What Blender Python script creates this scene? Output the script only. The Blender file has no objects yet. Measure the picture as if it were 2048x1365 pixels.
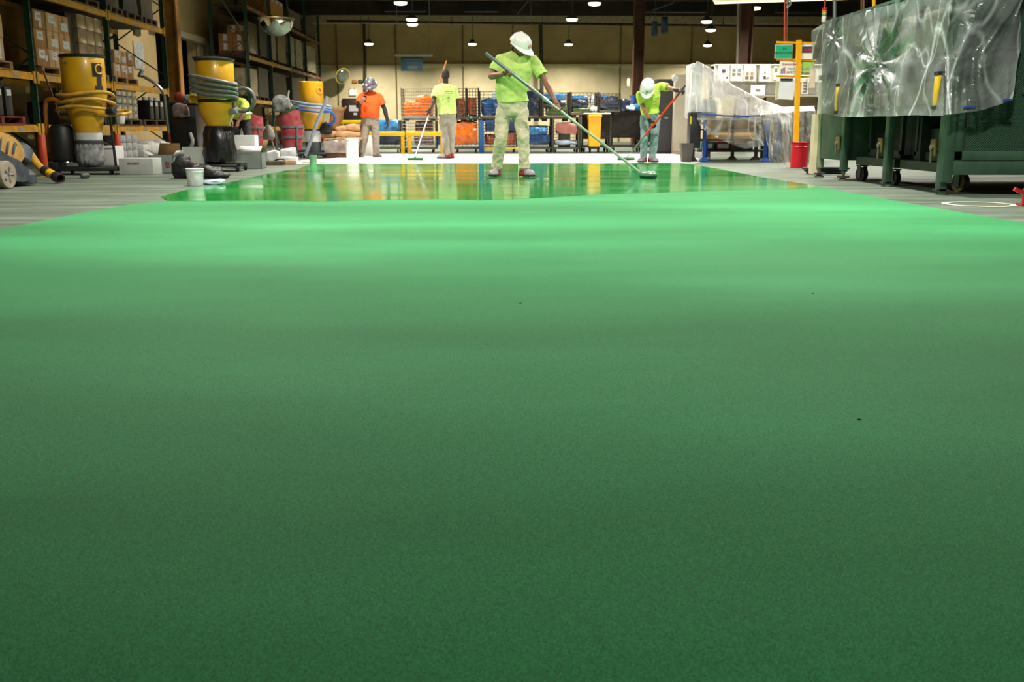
import bpy, bmesh, math, random
from mathutils import Vector, Matrix, noise
PI = math.pi
SC = bpy.context.scene
COL = SC.collection
# ------------------------------------------------------------------ camera
CAM_H, FPX, IW, IH = 0.62, 2000.0, 2048.0, 1365.0
PITCH = math.atan(0.21275); YAW = math.atan(0.0249)
FWD = Vector((math.sin(YAW)*math.cos(PITCH), math.cos(YAW)*math.cos(PITCH), -math.sin(PITCH)))
RGT = Vector((math.cos(YAW), -math.sin(YAW), 0)); UPV = RGT.cross(FWD)
CAMP = Vector((0, 0, CAM_H))
cam_data = bpy.data.cameras.new('camera'); cam = bpy.data.objects.new('camera', cam_data); COL.objects.link(cam)
cam_data.sensor_width = 36.0; cam_data.lens = 36.0*FPX/IW; cam_data.clip_end = 200
cam.matrix_world = Matrix.Translation(CAMP) @ Matrix((RGT, UPV, -FWD)).transposed().to_4x4()
cam_data.dof.use_dof = True; cam_data.dof.focus_distance = 4.2; cam_data.dof.aperture_fstop = 9.0
SC.camera = cam
# ------------------------------------------------------------------ light and exposure
w = bpy.data.worlds.new('world'); SC.world = w; w.use_nodes = True
w.node_tree.nodes['Background'].inputs[0].default_value = (0.80, 0.86, 1.0, 1)
w.node_tree.nodes['Background'].inputs[1].default_value = 0.05
SC.view_settings.view_transform = 'Standard'; SC.view_settings.look = 'None'
SC.view_settings.exposure = 0.0; SC.view_settings.gamma = 1.0
LAMP_W = 260.0                      # watts of one high bay lamp
LAMP_Z = 4.2
LAMPS = [(-2.5, 30.8), (-2.5, 35.3), (-2.6, 37.0), (-5.1, 45.4), (3.2, 30.8), (2.9, 35.2), (3.6, 45.4), (-0.6, 45.4),
         (8.2, 31.8), (7.6, 35.8), (8.4, 38.8), (9.8, 45.8),
         (-2.5, 25.5), (3.1, 25.5), (8.2, 25.5), (-2.5, 20.5), (3.1, 20.5), (8.2, 20.5), (3.1, 15.5), (8.2, 15.5), (-2.5, 15.5),
         (3.1, 10.5), (-2.5, 10.5), (3.1, 6.6), (-1.2, 6.6), (-5.6, 27.5)]  # matte-floor pair and side-wall lamp: unseen lamps added to brighten those areas
random.seed(7)

def ray(px, py):
    return (FWD*FPX + RGT*(px-IW/2) + UPV*(IH/2-py)).normalized()
def at(px, py, Y):
    d = ray(px, py); return CAMP + d*(Y/d.y)
def fl(px, py, z=0.0):
    d = ray(px, py); return CAMP + d*((z-CAM_H)/d.z)
def xz(px, X):                                # depth at which world X is seen at pixel column px near eye height
    d = ray(px, 257); return X/d.x*d.y
def V(*a): return Vector(a)

# ------------------------------------------------------------------ materials
def lin(c):
    if isinstance(c, str):
        c = tuple(int(c[i:i+2], 16)/255 for i in (0, 2, 4))
    return tuple((v/12.92 if v <= .04045 else ((v+.055)/1.055)**2.4) for v in c[:3])
MATS = {}
def M(name, col='888888', rough=.5, metal=0., var=.12, scale=6., bump=0., bscale=60., coat=0., spec=.5, col2=None, trans=0., alpha=1., detail=4.):
    if name in MATS: return MATS[name]
    m = bpy.data.materials.new(name); m.use_nodes = True; nt = m.node_tree; b = nt.nodes['Principled BSDF']
    c = lin(col); c2 = lin(col2) if col2 else tuple(v*(1-var*2.2) for v in c)
    tc = nt.nodes.new('ShaderNodeTexCoord'); nz = nt.nodes.new('ShaderNodeTexNoise'); nz.inputs['Scale'].default_value = scale
    nz.inputs['Detail'].default_value = detail
    nt.links.new(tc.outputs['Object'], nz.inputs['Vector'])
    mx = nt.nodes.new('ShaderNodeMix'); mx.data_type = 'RGBA'
    mx.inputs['A'].default_value = (*c, 1); mx.inputs['B'].default_value = (*c2, 1)
    rp = nt.nodes.new('ShaderNodeValToRGB'); rp.color_ramp.elements[0].position = .35; rp.color_ramp.elements[1].position = .72
    nt.links.new(nz.outputs['Fac'], rp.inputs[0]); nt.links.new(rp.outputs[0], mx.inputs['Factor'])
    nt.links.new(mx.outputs['Result'], b.inputs['Base Color'])
    b.inputs['Roughness'].default_value = rough; b.inputs['Metallic'].default_value = metal
    b.inputs['Specular IOR Level'].default_value = spec
    if coat: b.inputs['Coat Weight'].default_value = coat; b.inputs['Coat Roughness'].default_value = .15
    if bump:
        n2 = nt.nodes.new('ShaderNodeTexNoise'); n2.inputs['Scale'].default_value = bscale; n2.inputs['Detail'].default_value = 4
        nt.links.new(tc.outputs['Object'], n2.inputs['Vector'])
        bp = nt.nodes.new('ShaderNodeBump'); bp.inputs['Strength'].default_value = bump; bp.inputs['Distance'].default_value = .01
        nt.links.new(n2.outputs['Fac'], bp.inputs['Height']); nt.links.new(bp.outputs[0], b.inputs['Normal'])
    MATS[name] = m; return m
def emis(name, col, strength):
    if name in MATS: return MATS[name]
    m = bpy.data.materials.new(name); m.use_nodes = True; b = m.node_tree.nodes['Principled BSDF']
    b.inputs['Base Color'].default_value = (.8, .8, .8, 1); b.inputs['Emission Color'].default_value = (*lin(col), 1); b.inputs['Emission Strength'].default_value = strength
    MATS[name] = m; return m
def film(name, col='e8eef2', op=.35, rough=.25, haze=.5, opvar=.25, scale=3.0):
    """thin clear plastic: see-through with milky scatter and a gloss"""
    if name in MATS: return MATS[name]
    m = bpy.data.materials.new(name); m.use_nodes = True; nt = m.node_tree; nt.nodes.clear()
    out = nt.nodes.new('ShaderNodeOutputMaterial'); tr = nt.nodes.new('ShaderNodeBsdfTransparent')
    tr.inputs[0].default_value = (.93, .95, .96, 1)
    df = nt.nodes.new('ShaderNodeBsdfDiffuse'); df.inputs[0].default_value = (*lin(col), 1)
    tl = nt.nodes.new('ShaderNodeBsdfTranslucent'); tl.inputs[0].default_value = (*lin(col), 1)
    gl = nt.nodes.new('ShaderNodeBsdfGlossy'); gl.inputs['Roughness'].default_value = rough; gl.inputs[0].default_value = (.9, .93, .95, 1)
    a1 = nt.nodes.new('ShaderNodeMixShader'); a1.inputs[0].default_value = haze
    nt.links.new(df.outputs[0], a1.inputs[1]); nt.links.new(tl.outputs[0], a1.inputs[2])
    nz = nt.nodes.new('ShaderNodeTexNoise'); nz.inputs['Scale'].default_value = scale; nz.inputs['Detail'].default_value = 5
    tc = nt.nodes.new('ShaderNodeTexCoord'); nt.links.new(tc.outputs['Object'], nz.inputs['Vector'])
    mr = nt.nodes.new('ShaderNodeMapRange'); mr.inputs[1].default_value = .35; mr.inputs[2].default_value = .7
    mr.inputs[3].default_value = max(0, op-opvar); mr.inputs[4].default_value = min(1, op+opvar)
    nt.links.new(nz.outputs['Fac'], mr.inputs[0])
    op_out = mr.outputs[0]
    for (sc_, wd, amt, st) in ((1.5, .012, .5, (1, .5, .22)), (2.2, .018, .25, (.35, .9, .5)), (1.8, .010, .35, (.8, .8, .3))):     # whitened crease lines
        mpp = nt.nodes.new('ShaderNodeMapping'); mpp.inputs['Scale'].default_value = st; mpp.inputs['Rotation'].default_value = (.6*sc_, .9*sc_, .5); nt.links.new(tc.outputs['Object'], mpp.inputs[0])
        nn = nt.nodes.new('ShaderNodeTexNoise'); nn.inputs['Scale'].default_value = sc_; nn.inputs['Detail'].default_value = 1; nn.inputs['Distortion'].default_value = .0; nt.links.new(mpp.outputs[0], nn.inputs['Vector'])
        s1 = nt.nodes.new('ShaderNodeMath'); s1.operation = 'SUBTRACT'; s1.inputs[1].default_value = .5; nt.links.new(nn.outputs['Fac'], s1.inputs[0])
        s2 = nt.nodes.new('ShaderNodeMath'); s2.operation = 'ABSOLUTE'; nt.links.new(s1.outputs[0], s2.inputs[0])
        s3 = nt.nodes.new('ShaderNodeMapRange'); s3.inputs[1].default_value = 0; s3.inputs[2].default_value = wd; s3.inputs[3].default_value = amt; s3.inputs[4].default_value = 0; nt.links.new(s2.outputs[0], s3.inputs[0])
        s4 = nt.nodes.new('ShaderNodeMath'); s4.operation = 'ADD'; s4.use_clamp = True; nt.links.new(op_out, s4.inputs[0]); nt.links.new(s3.outputs[0], s4.inputs[1]); op_out = s4.outputs[0]
    a2 = nt.nodes.new('ShaderNodeMixShader'); nt.links.new(op_out, a2.inputs[0])
    nt.links.new(tr.outputs[0], a2.inputs[1]); nt.links.new(a1.outputs[0], a2.inputs[2])
    n3 = nt.nodes.new('ShaderNodeTexNoise'); n3.inputs['Scale'].default_value = 9; n3.inputs['Detail'].default_value = 6; n3.inputs['Distortion'].default_value = 1.6; nt.links.new(tc.outputs['Object'], n3.inputs['Vector'])
    bp = nt.nodes.new('ShaderNodeBump'); bp.inputs['Strength'].default_value = .5; bp.inputs['Distance'].default_value = .03; nt.links.new(n3.outputs['Fac'], bp.inputs['Height'])
    for q in (df, tl, gl): nt.links.new(bp.outputs[0], q.inputs['Normal'])
    lw = nt.nodes.new('ShaderNodeFresnel'); nt.links.new(bp.outputs[0], lw.inputs['Normal']); lw.inputs['IOR'].default_value = 1.5
    a3 = nt.nodes.new('ShaderNodeMixShader'); nt.links.new(lw.outputs[0], a3.inputs[0])
    nt.links.new(a2.outputs[0], a3.inputs[1]); nt.links.new(gl.outputs[0], a3.inputs[2])
    nt.links.new(a3.outputs[0], out.inputs[0]); MATS[name] = m; return m

def nvec(p): return Vector((noise.noise(p), noise.noise(p+Vector((31.4, 7.7, 2.3))), noise.noise(p+Vector((-11.9, 17.1, 41.3)))))
# ------------------------------------------------------------------ mesh builder
def frame_of(d, hint=None):
    d = Vector(d).normalized(); h = Vector(hint) if hint is not None else (V(0, 0, 1) if abs(d.z) < .9 else V(0, 1, 0))
    a = h.cross(d)
    if a.length < 1e-6: a = V(1, 0, 0).cross(d)
    a.normalize(); b = d.cross(a).normalized(); return a, b, d
class MB:
    def __init__(s): s.v = []; s.f = []; s.mi = []; s.m = 0
    def add(s, vs, fs):
        b = len(s.v); s.v += [Vector(v) for v in vs]; s.f += [tuple(b+i for i in f) for f in fs]; s.mi += [s.m]*len(fs); return s
    def box(s, c, size, rz=0., R=None, bev=0.):
        c = Vector(c); hx, hy, hz = [k/2 for k in size]
        if R is None: R = Matrix.Rotation(rz, 3, 'Z')
        if bev <= 0:
            vs = [c+R@V(x*hx, y*hy, z*hz) for x in (-1, 1) for y in (-1, 1) for z in (-1, 1)]
            return s.add(vs, [(0,1,3,2),(4,6,7,5),(0,4,5,1),(2,3,7,6),(0,2,6,4),(1,5,7,3)])
        b = min(bev, hx*.9, hy*.9, hz*.9); bm = bmesh.new()
        bmesh.ops.create_cube(bm, size=1.0); bmesh.ops.scale(bm, vec=V(*size), verts=bm.verts)
        bmesh.ops.bevel(bm, geom=bm.edges[:], offset=b, segments=2, affect='EDGES', profile=.5)
        bm.verts.ensure_lookup_table(); vs = [c+R@v.co for v in bm.verts]; fs = [tuple(v.index for v in f.verts) for f in bm.faces]; bm.free()
        return s.add(vs, fs)
    def bb(s, lo, hi, bev=0.):
        lo, hi = Vector(lo), Vector(hi); return s.box((lo+hi)/2, [abs(hi[i]-lo[i]) for i in range(3)], bev=bev)
    def loft(s, rings, cap=True, close=True):
        n = len(rings[0]); vs = [p for r in rings for p in r]; fs = []
        for i in range(len(rings)-1):
            for j in range(n if close else n-1):
                k = (j+1) % n; fs.append((i*n+j, i*n+k, (i+1)*n+k, (i+1)*n+j))
        if cap and close: fs.append(tuple(range(n-1, -1, -1))); fs.append(tuple((len(rings)-1)*n+j for j in range(n)))
        return s.add(vs, fs)
    def cyl(s, p0, p1, r0, r1=None, n=12, cap=True):
        p0, p1 = Vector(p0), Vector(p1); r1 = r0 if r1 is None else r1; a, b, d = frame_of(p1-p0)
        R = lambda p, r: [p+(a*math.cos(2*PI*k/n)+b*math.sin(2*PI*k/n))*r for k in range(n)]
        return s.loft([R(p0, r0), R(p1, r1)], cap)
    def tube(s, pts, r, n=8, cap=True, smooth=0):
        pts = [Vector(p) for p in pts]
        for _ in range(smooth):
            q = [pts[0]]
            for i in range(len(pts)-1): q += [pts[i].lerp(pts[i+1], .25), pts[i].lerp(pts[i+1], .75)]
            pts = q+[pts[-1]]
        rs = r if isinstance(r, (list, tuple)) else None
        a = None; rings = []
        for i, p in enumerate(pts):
            d = (pts[min(i+1, len(pts)-1)]-pts[max(i-1, 0)])
            if d.length < 1e-9: d = V(0, 0, 1)
            d.normalize()
            if a is None: a, b, _ = frame_of(d)
            else:
                a = a-d*a.dot(d)
                a = a.normalized() if a.length > 1e-6 else frame_of(d)[0]
            b = d.cross(a)
            if rs is None: rr = r
            else:
                t = i/(len(pts)-1)*(len(rs)-1); k = min(int(t), len(rs)-2); rr = rs[k]+(rs[k+1]-rs[k])*(t-k)
            rings.append([p+(a*math.cos(2*PI*k/n)+b*math.sin(2*PI*k/n))*rr for k in range(n)])
        return s.loft(rings, cap)
    def lathe(s, prof, c=(0, 0, 0), n=24, axis=(0, 0, 1), sx=1., sy=1., cap=True):
        a, b, d = (V(1, 0, 0), V(0, 1, 0), V(0, 0, 1)) if tuple(axis) == (0, 0, 1) else frame_of(axis)
        c = Vector(c)
        return s.loft([[c+d*h+(a*math.cos(2*PI*k/n)*sx+b*math.sin(2*PI*k/n)*sy)*max(r, 1e-4) for k in range(n)] for r, h in prof], cap)
    def ell(s, c, r, R=None, nu=14, nv=9):
        c = Vector(c); R = R or Matrix.Identity(3)
        r = (r, r, r) if not hasattr(r, '__len__') else r
        rings = []
        for i in range(nv+1):
            t = PI*i/nv; z = -math.cos(t); q = max(math.sin(t), 1e-3)
            rings.append([c+R@V(r[0]*q*math.cos(2*PI*k/nu), r[1]*q*math.sin(2*PI*k/nu), r[2]*z) for k in range(nu)])
        return s.loft(rings)
    def torus(s, c, R, r, axis=(0, 0, 1), n=28, m=8, a0=0., a1=2*PI):
        a, b, d = frame_of(axis); c = Vector(c); full = abs(a1-a0-2*PI) < 1e-6; N = n if full else n+1; rings = []
        for i in range(N):
            t = a0+(a1-a0)*i/n; o = a*math.cos(t)+b*math.sin(t)
            rings.append([c+o*(R+r*math.cos(2*PI*k/m))+d*r*math.sin(2*PI*k/m) for k in range(m)])
        if full: rings.append(rings[0])
        return s.loft(rings, not full)
    def lump(s, lo, hi, seed=0, amp=.05, rnd=.5, n=7, fs=3.):
        """soft rounded block with dents: sacks and filled bags"""
        lo, hi = Vector(lo), Vector(hi); c = (lo+hi)/2; h = (hi-lo)/2; vm = {}; vs = []; fsx = []
        def vid(p):
            k = tuple(round(x, 4) for x in p)
            if k not in vm:
                q = Vector(p); sp = q.normalized(); bx = q
                e = bx.lerp(sp*1.18, rnd); o = V(e.x*h.x, e.y*h.y, e.z*h.z)
                nn = nvec((c+o)*fs+V(seed*7.1, 0, 0))*amp+nvec((c+o)*fs*3+V(seed*3.1, 5, 0))*amp*.45
                o += nn
                o = V(max(-h.x, min(h.x, o.x)), max(-h.y, min(h.y, o.y)), max(-h.z, o.z)); vm[k] = len(vs); vs.append(c+o)
            return vm[k]
        for ax in range(3):
            for sg in (-1, 1):
                for i in range(n):
                    for j in range(n):
                        q = []
                        for (di, dj) in ((0, 0), (1, 0), (1, 1), (0, 1)):
                            p = [0, 0, 0]; p[ax] = sg; p[(ax+1) % 3] = -1+2*(i+di)/n; p[(ax+2) % 3] = -1+2*(j+dj)/n; q.append(vid(p))
                        fsx.append(tuple(q if sg > 0 else q[::-1]))
        return s.add(vs, fsx)
    def grid(s, fn, nu, nv):
        vs = [fn(i/nu, j/nv) for j in range(nv+1) for i in range(nu+1)]
        return s.add(vs, [(j*(nu+1)+i, j*(nu+1)+i+1, (j+1)*(nu+1)+i+1, (j+1)*(nu+1)+i) for j in range(nv) for i in range(nu)])
    def poly(s, pts, z0, z1):
        n = len(pts); vs = [V(p[0], p[1], z0) for p in pts]+[V(p[0], p[1], z1) for p in pts]
        return s.add(vs, [tuple(range(n-1, -1, -1)), tuple(range(n, 2*n))]+[(i, (i+1) % n, n+(i+1) % n, n+i) for i in range(n)])
    def build(s, name, mat, parent=None, origin=None, smooth=None, kind=None):
        if parent is not None:
            r = parent
            while r.parent: r = r.parent
            off = r.location.copy()
        else: off = Vector(origin) if origin is not None else V(0, 0, 0)
        if parent is None and origin is None and s.v:
            lo = [min(v[i] for v in s.v) for i in range(3)]; hi = [max(v[i] for v in s.v) for i in range(2)]
            off = V((lo[0]+hi[0])/2, (lo[1]+hi[1])/2, lo[2])
        me = bpy.data.meshes.new(name); me.from_pydata([tuple(v-off) for v in s.v], [], s.f)
        for mm in (mat if isinstance(mat, (list, tuple)) else [mat]): me.materials.append(mm)
        if max(s.mi, default=0): me.polygons.foreach_set('material_index', s.mi)
        bm = bmesh.new(); bm.from_mesh(me); bmesh.ops.recalc_face_normals(bm, faces=bm.faces); bm.to_mesh(me); bm.free()
        me.polygons.foreach_set('use_smooth', [True]*len(me.polygons))
        me.set_sharp_from_angle(angle=math.radians(38 if smooth is None else smooth))
        o = bpy.data.objects.new(name, me); COL.objects.link(o)
        if parent is not None: o.parent = parent
        else: o.location = off
        if kind: o['kind'] = kind
        return o
def tag(o, label, cat, group=None, kind=None):
    o['label'] = label; o['category'] = cat
    if group: o['group'] = group
    if kind: o['kind'] = kind
    return o
def thing(name, label, cat, loc=(0, 0, 0), group=None):
    o = bpy.data.objects.new(name, None); COL.objects.link(o); o.location = Vector(loc); o.empty_display_size = .1
    return tag(o, label, cat, group)
def struct(name, mb, mat, label=None):
    o = mb.build(name, mat, origin=(0, 0, 0)); o['kind'] = 'structure'
    if label: o['label'] = label
    return o
def copy_tree(o, parent=None):
    c = o.copy(); COL.objects.link(c)
    if parent is not None: c.parent = parent
    for ch in [x for x in o.children]: copy_tree(ch, c)
    return c
def text(body, loc, size, mat, parent, face=(0, -1, 0), right=(1, 0, 0), name='lettering', align='CENTER', ext=.001, sx=1.):
    cu = bpy.data.curves.new(name, 'FONT'); cu.body = body; cu.size = size; cu.align_x = align; cu.align_y = 'CENTER'; cu.extrude = ext
    cu.materials.append(mat); cu.resolution_u = 2
    o = bpy.data.objects.new(name, cu); COL.objects.link(o)
    r = parent
    while r.parent: r = r.parent
    x = Vector(right).normalized(); z = Vector(face).normalized(); y = z.cross(x)
    dg = bpy.context.evaluated_depsgraph_get(); me = bpy.data.meshes.new_from_object(o.evaluated_get(dg)); bpy.data.objects.remove(o); bpy.data.curves.remove(cu)
    me.transform(Matrix.Translation(Vector(loc)-r.location) @ Matrix((x*sx, y, z)).transposed().to_4x4())
    o = bpy.data.objects.new(name, me); COL.objects.link(o); o.parent = parent
    if not me.materials: me.materials.append(mat)
    return o
def soften(o, voxel, disp=0., tscale=.12, smooth=2, seed=0):
    m = o.modifiers.new('remesh', 'REMESH'); m.mode = 'VOXEL'; m.voxel_size = voxel; m.use_smooth_shade = True
    if smooth: s = o.modifiers.new('smooth', 'SMOOTH'); s.iterations = smooth; s.factor = .6
    if disp:
        t = bpy.data.textures.new('folds', 'CLOUDS'); t.noise_scale = tscale; t.noise_depth = 2
        d = o.modifiers.new('folds', 'DISPLACE'); d.texture = t; d.strength = disp; d.mid_level = .5; d.texture_coords = 'GLOBAL'
    return o
# ================================================================== setting
def floor_mat(name, colA, colB, colC=None, rough=.5, rvar=.1, stretch=(1, 1, 1), scale=1.2, grain=0., gscale=900., spec=.5, coat=0., big=None, grainmix=.0):
    m = bpy.data.materials.new(name); m.use_nodes = True; nt = m.node_tree; b = nt.nodes['Principled BSDF']; L = nt.links.new
    tc = nt.nodes.new('ShaderNodeTexCoord'); mp = nt.nodes.new('ShaderNodeMapping'); mp.inputs['Scale'].default_value = stretch
    L(tc.outputs['Object'], mp.inputs['Vector'])
    n1 = nt.nodes.new('ShaderNodeTexNoise'); n1.inputs['Scale'].default_value = scale; n1.inputs['Detail'].default_value = 5; L(mp.outputs[0], n1.inputs['Vector'])
    rp = nt.nodes.new('ShaderNodeValToRGB'); e = rp.color_ramp.elements
    e[0].position = .33; e[0].color = (*lin(colA), 1); e[1].position = .68; e[1].color = (*lin(colB), 1)
    if colC: k = e.new(.5); k.color = (*lin(colC), 1)
    L(n1.outputs['Fac'], rp.inputs[0]); col = rp.outputs[0]
    if grain or grainmix:
        g = nt.nodes.new('ShaderNodeTexNoise'); g.inputs['Scale'].default_value = gscale; g.inputs['Detail'].default_value = 3; L(tc.outputs['Object'], g.inputs['Vector'])
        if grainmix:
            gr = nt.nodes.new('ShaderNodeMapRange'); gr.inputs[1].default_value = .36; gr.inputs[2].default_value = .64
            gr.inputs[3].default_value = 1-grainmix; gr.inputs[4].default_value = 1+grainmix; L(g.outputs['Fac'], gr.inputs[0])
            mm = nt.nodes.new('ShaderNodeVectorMath'); mm.operation = 'SCALE'; L(col, mm.inputs[0]); L(gr.outputs[0], mm.inputs['Scale']); col = mm.outputs[0]
        bp = nt.nodes.new('ShaderNodeBump'); bp.inputs['Strength'].default_value = grain; bp.inputs['Distance'].default_value = .002
        L(g.outputs['Fac'], bp.inputs['Height']); L(bp.outputs[0], b.inputs['Normal'])
    L(col, b.inputs['Base Color'])
    n2 = nt.nodes.new('ShaderNodeTexNoise'); n2.inputs['Scale'].default_value = big or .7; n2.inputs['Detail'].default_value = 3; L(mp.outputs[0], n2.inputs['Vector'])
    mr = nt.nodes.new('ShaderNodeMapRange'); mr.inputs[1].default_value = .35; mr.inputs[2].default_value = .65
    mr.inputs[3].default_value = rough-rvar; mr.inputs[4].default_value = rough+rvar; L(n2.outputs['Fac'], mr.inputs[0]); L(mr.outputs[0], b.inputs['Roughness'])
    b.inputs['Specular IOR Level'].default_value = spec
    if coat: b.inputs['Coat Weight'].default_value = coat; b.inputs['Coat Roughness'].default_value = .1
    return m
concrete = floor_mat('green_tinted_concrete', '4b584e', '6c776d', '5a665c', rough=.5, rvar=.12, stretch=(.6, 2.4, 1), scale=1.6, grain=.25, gscale=60, spec=.22)
matte_green = floor_mat('matte_green_coating', '1c7642', '369c62', '2a8850', rough=.75, rvar=.06, stretch=(.45, 1.3, 1), scale=.55, grain=.3, gscale=480, grainmix=.5, spec=.5, big=.35)
matte_green.node_tree.nodes['Principled BSDF'].inputs['IOR'].default_value = 1.14; matte_green.node_tree.nodes['Principled BSDF'].inputs['Sheen Weight'].default_value = .45; matte_green.node_tree.nodes['Principled BSDF'].inputs['Sheen Roughness'].default_value = .35
wet_green = floor_mat('wet_green_coating', '14882f', '229c48', '1a903c', rough=.10, rvar=.05, stretch=(.5, 2.6, 1), scale=.8, grain=.05, gscale=7, spec=.6, big=.5)
primer = floor_mat('white_primer', 'e9e8e2', 'f6f4ee', rough=.45, rvar=.08, scale=1.1)
mb = MB(); mb.bb((-16, -6, -.2), (18, 49, 0)); struct('floor', mb, concrete)
# matte coating: from behind the camera to the wet edge
wet_edge = [fl(x, y) for x, y in ((335, 403), (420, 403), (520, 402), (640, 404), (760, 401), (880, 399), (960, 402), (1060, 398), (1180, 391), (1300, 387), (1420, 383), (1540, 379), (1625, 377))]
def edge_l(Y, k=0): return -3.02+.05*math.sin(Y*1.7)+.03*math.sin(Y*4.1)
def edge_r(Y, k=0): return 3.58+.03*math.sin(Y*1.3)
mb = MB(); pts = [(-3.05, -5), (3.6, -5)]+[(edge_r(y), y) for y in (2, 4, 6, 8, 9.5)]+[(edge_r(11.0), 11.0)]+[(p.x, p.y) for p in reversed(wet_edge)]+[(edge_l(y), y) for y in (8.4, 7.5, 6.5, 5, 3, 1)]
mb.poly(pts, 0.0, .003); o = struct('floor_coating_matte', mb, matte_green)
mb = MB(); pts = [(p.x, p.y) for p in wet_edge]+[(edge_r(11.0), 11.0), (edge_r(13), 13), (edge_r(16), 16), (edge_r(18.4), 18.4)]
pts += [(3.58-6.6*t, 18.4+.06*math.sin(t*23)+.05*math.sin(t*51)-.2*t) for t in [i/26 for i in range(1, 26)]]
pts += [(edge_l(y), y) for y in (18.1, 16, 14, 12, 10.5, 9.4)]
mb.poly(pts, 0.0, .0045); struct('floor_coating_wet', mb, wet_green)
mb = MB(); pts = [(-3.5, 18.25), (-1, 18.3), (2, 18.3), (3.75, 18.3), (4.4, 20), (4.6, 24.9), (-2.6, 24.9), (-3.0, 22.5), (-3.7, 20.2)]
mb.poly(pts, 0.0, .0025); struct('floor_primer_strip', mb, primer)
mb = MB(); mb.bb((-2.7, 24.95, 0), (6, 25.25, .003)); struct('floor_line_red', mb, M('red_line_paint', 'b0706a', .5, var=.3))
# white ring painted on the slab
mb = MB(); c = fl(1958, 409); N = 40; rx = .30
vs = [c+V(math.cos(2*PI*i/N)*r, math.sin(2*PI*i/N)*r, .003) for r in (.235, .29) for i in range(N)]
mb.add(vs, [(i, (i+1) % N, N+(i+1) % N, N+i) for i in range(N)])
tag(mb.build('floor_ring_marking', M('white_floor_paint', 'dcdcc8', .5)), 'thin white ring painted on the bare floor beside the green machine', 'floor marking', kind='structure')
# small specks of grit on the fresh coating
for px, py, sz, lab in ((1041, 609, .0045, 'dark speck of grit on the green floor, middle of the matte coating'), (1626, 590, .0035, 'reddish speck of grit on the matte green floor toward the machine side'), (1718, 843, .003, 'small dark speck on the green floor closest to the camera')):
    mb = MB(); c = fl(px, py)+V(0, 0, .004); mb.ell(c, (sz*1.5, sz, sz*.6), nu=7, nv=4)
    tag(mb.build('grit_speck', M('dark_grit', '20261c', .8)), lab, 'speck')
cream = M('cream_block_wall', 'ecdcb0', .75, var=.08, scale=1.5, bump=.2, bscale=30)
cream2 = M('cream_panel_wall', 'c4ab78', .78, var=.08, scale=1.2, bump=.2, bscale=30)
mb = MB(); mb.bb((-16, 48.0, 0), (18, 48.3, 3.5)); mb.m = 1
mb.bb((-16, 48.03, 3.5), (18, 48.3, 7.2))
struct('wall_back', mb, [cream, M('brown_upper_wall', 'c4a870', .8, var=.1, scale=1.2, bump=.2, bscale=30)])
mb = MB(); mb.bb((-3.4, 47.86, 3.44), (18, 48.0, 3.54)); struct('trim_1', mb, cream)
mb = MB()
for x in (-6.9, -4.2, -1.1, 1.2, 6.2, 9.5): mb.bb((x, 47.97, 0), (x+.05, 48.0, 6.2))
struct('trim_2', mb, M('wall_joint', '7b6a44', .8))
# side wall with a dark doorway
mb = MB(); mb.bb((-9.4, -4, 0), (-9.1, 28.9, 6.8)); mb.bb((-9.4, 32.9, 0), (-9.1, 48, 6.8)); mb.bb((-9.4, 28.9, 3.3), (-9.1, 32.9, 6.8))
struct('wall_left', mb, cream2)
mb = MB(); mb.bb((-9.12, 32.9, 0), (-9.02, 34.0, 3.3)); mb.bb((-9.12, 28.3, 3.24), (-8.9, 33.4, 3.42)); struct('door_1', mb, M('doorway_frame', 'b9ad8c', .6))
mb = MB(); mb.bb((-13.6, 27.5, 0), (-13.4, 33.8, 4)); mb.bb((-13.6, 33.6, 0), (-9.4, 33.8, 4)); mb.bb((-13.6, 27.5, 3.9), (-9.4, 33.8, 4.0)); struct('wall_corridor', mb, M('shaded_room_wall', '2a2420', .8))  # room walls coloured near black to give the doorway its shade
mb = MB(); mb.bb((17, -5, 0), (17.3, 48, 6.8)); struct('wall_right', mb, cream2)
# low roof with deep girders and joists
rust = M('dark_roof_steel', '3a2a1c', .7, var=.3, scale=3)
black = M('black_duct', '12110f', .7, var=.1)
mb = MB(); mb.bb((-16, -6, 6.6), (18, 48.3, 6.8))
for i in range(120): mb.box((1, -5.5+i*.45, 6.58), (34, .12, .05))
struct('ceiling', mb, M('corrugated_roof_deck', '6b5c40', .7, var=.15))
def joist(Y, z0, z1, x0=-16, x1=18, label=''):
    mb = MB(); mb.box(((x0+x1)/2, Y, z0), (x1-x0, .12, .07)); mb.box(((x0+x1)/2, Y, z1), (x1-x0, .12, .07)); n = int((x1-x0)/.55)
    for i in range(n):
        a = x0+(x1-x0)*i/n; b = x0+(x1-x0)*(i+1)/n
        p, q = (z0, z1) if i % 2 == 0 else (z1, z0); mb.cyl((a, Y, p), (b, Y, q), .02, n=5)
    return struct('ceiling_joist', mb, rust)
for Y, z0, z1 in ((22, 5.0, 5.6), (27, 5.0, 5.6), (32, 5.05, 5.65), (37, 5.15, 5.75), (41, 5.55, 6.1)): joist(Y, z0, z1)
mb = MB(); mb.bb((-16, 43.8, 5.25), (18, 44.0, 5.95)); struct('ceiling_girder', mb, rust)
mb = MB(); mb.bb((-16, 47.3, 5.28), (18, 48.0, 5.9)); struct('trim_3', mb, M('eaves_band', 'c4b48c', .7))
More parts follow.
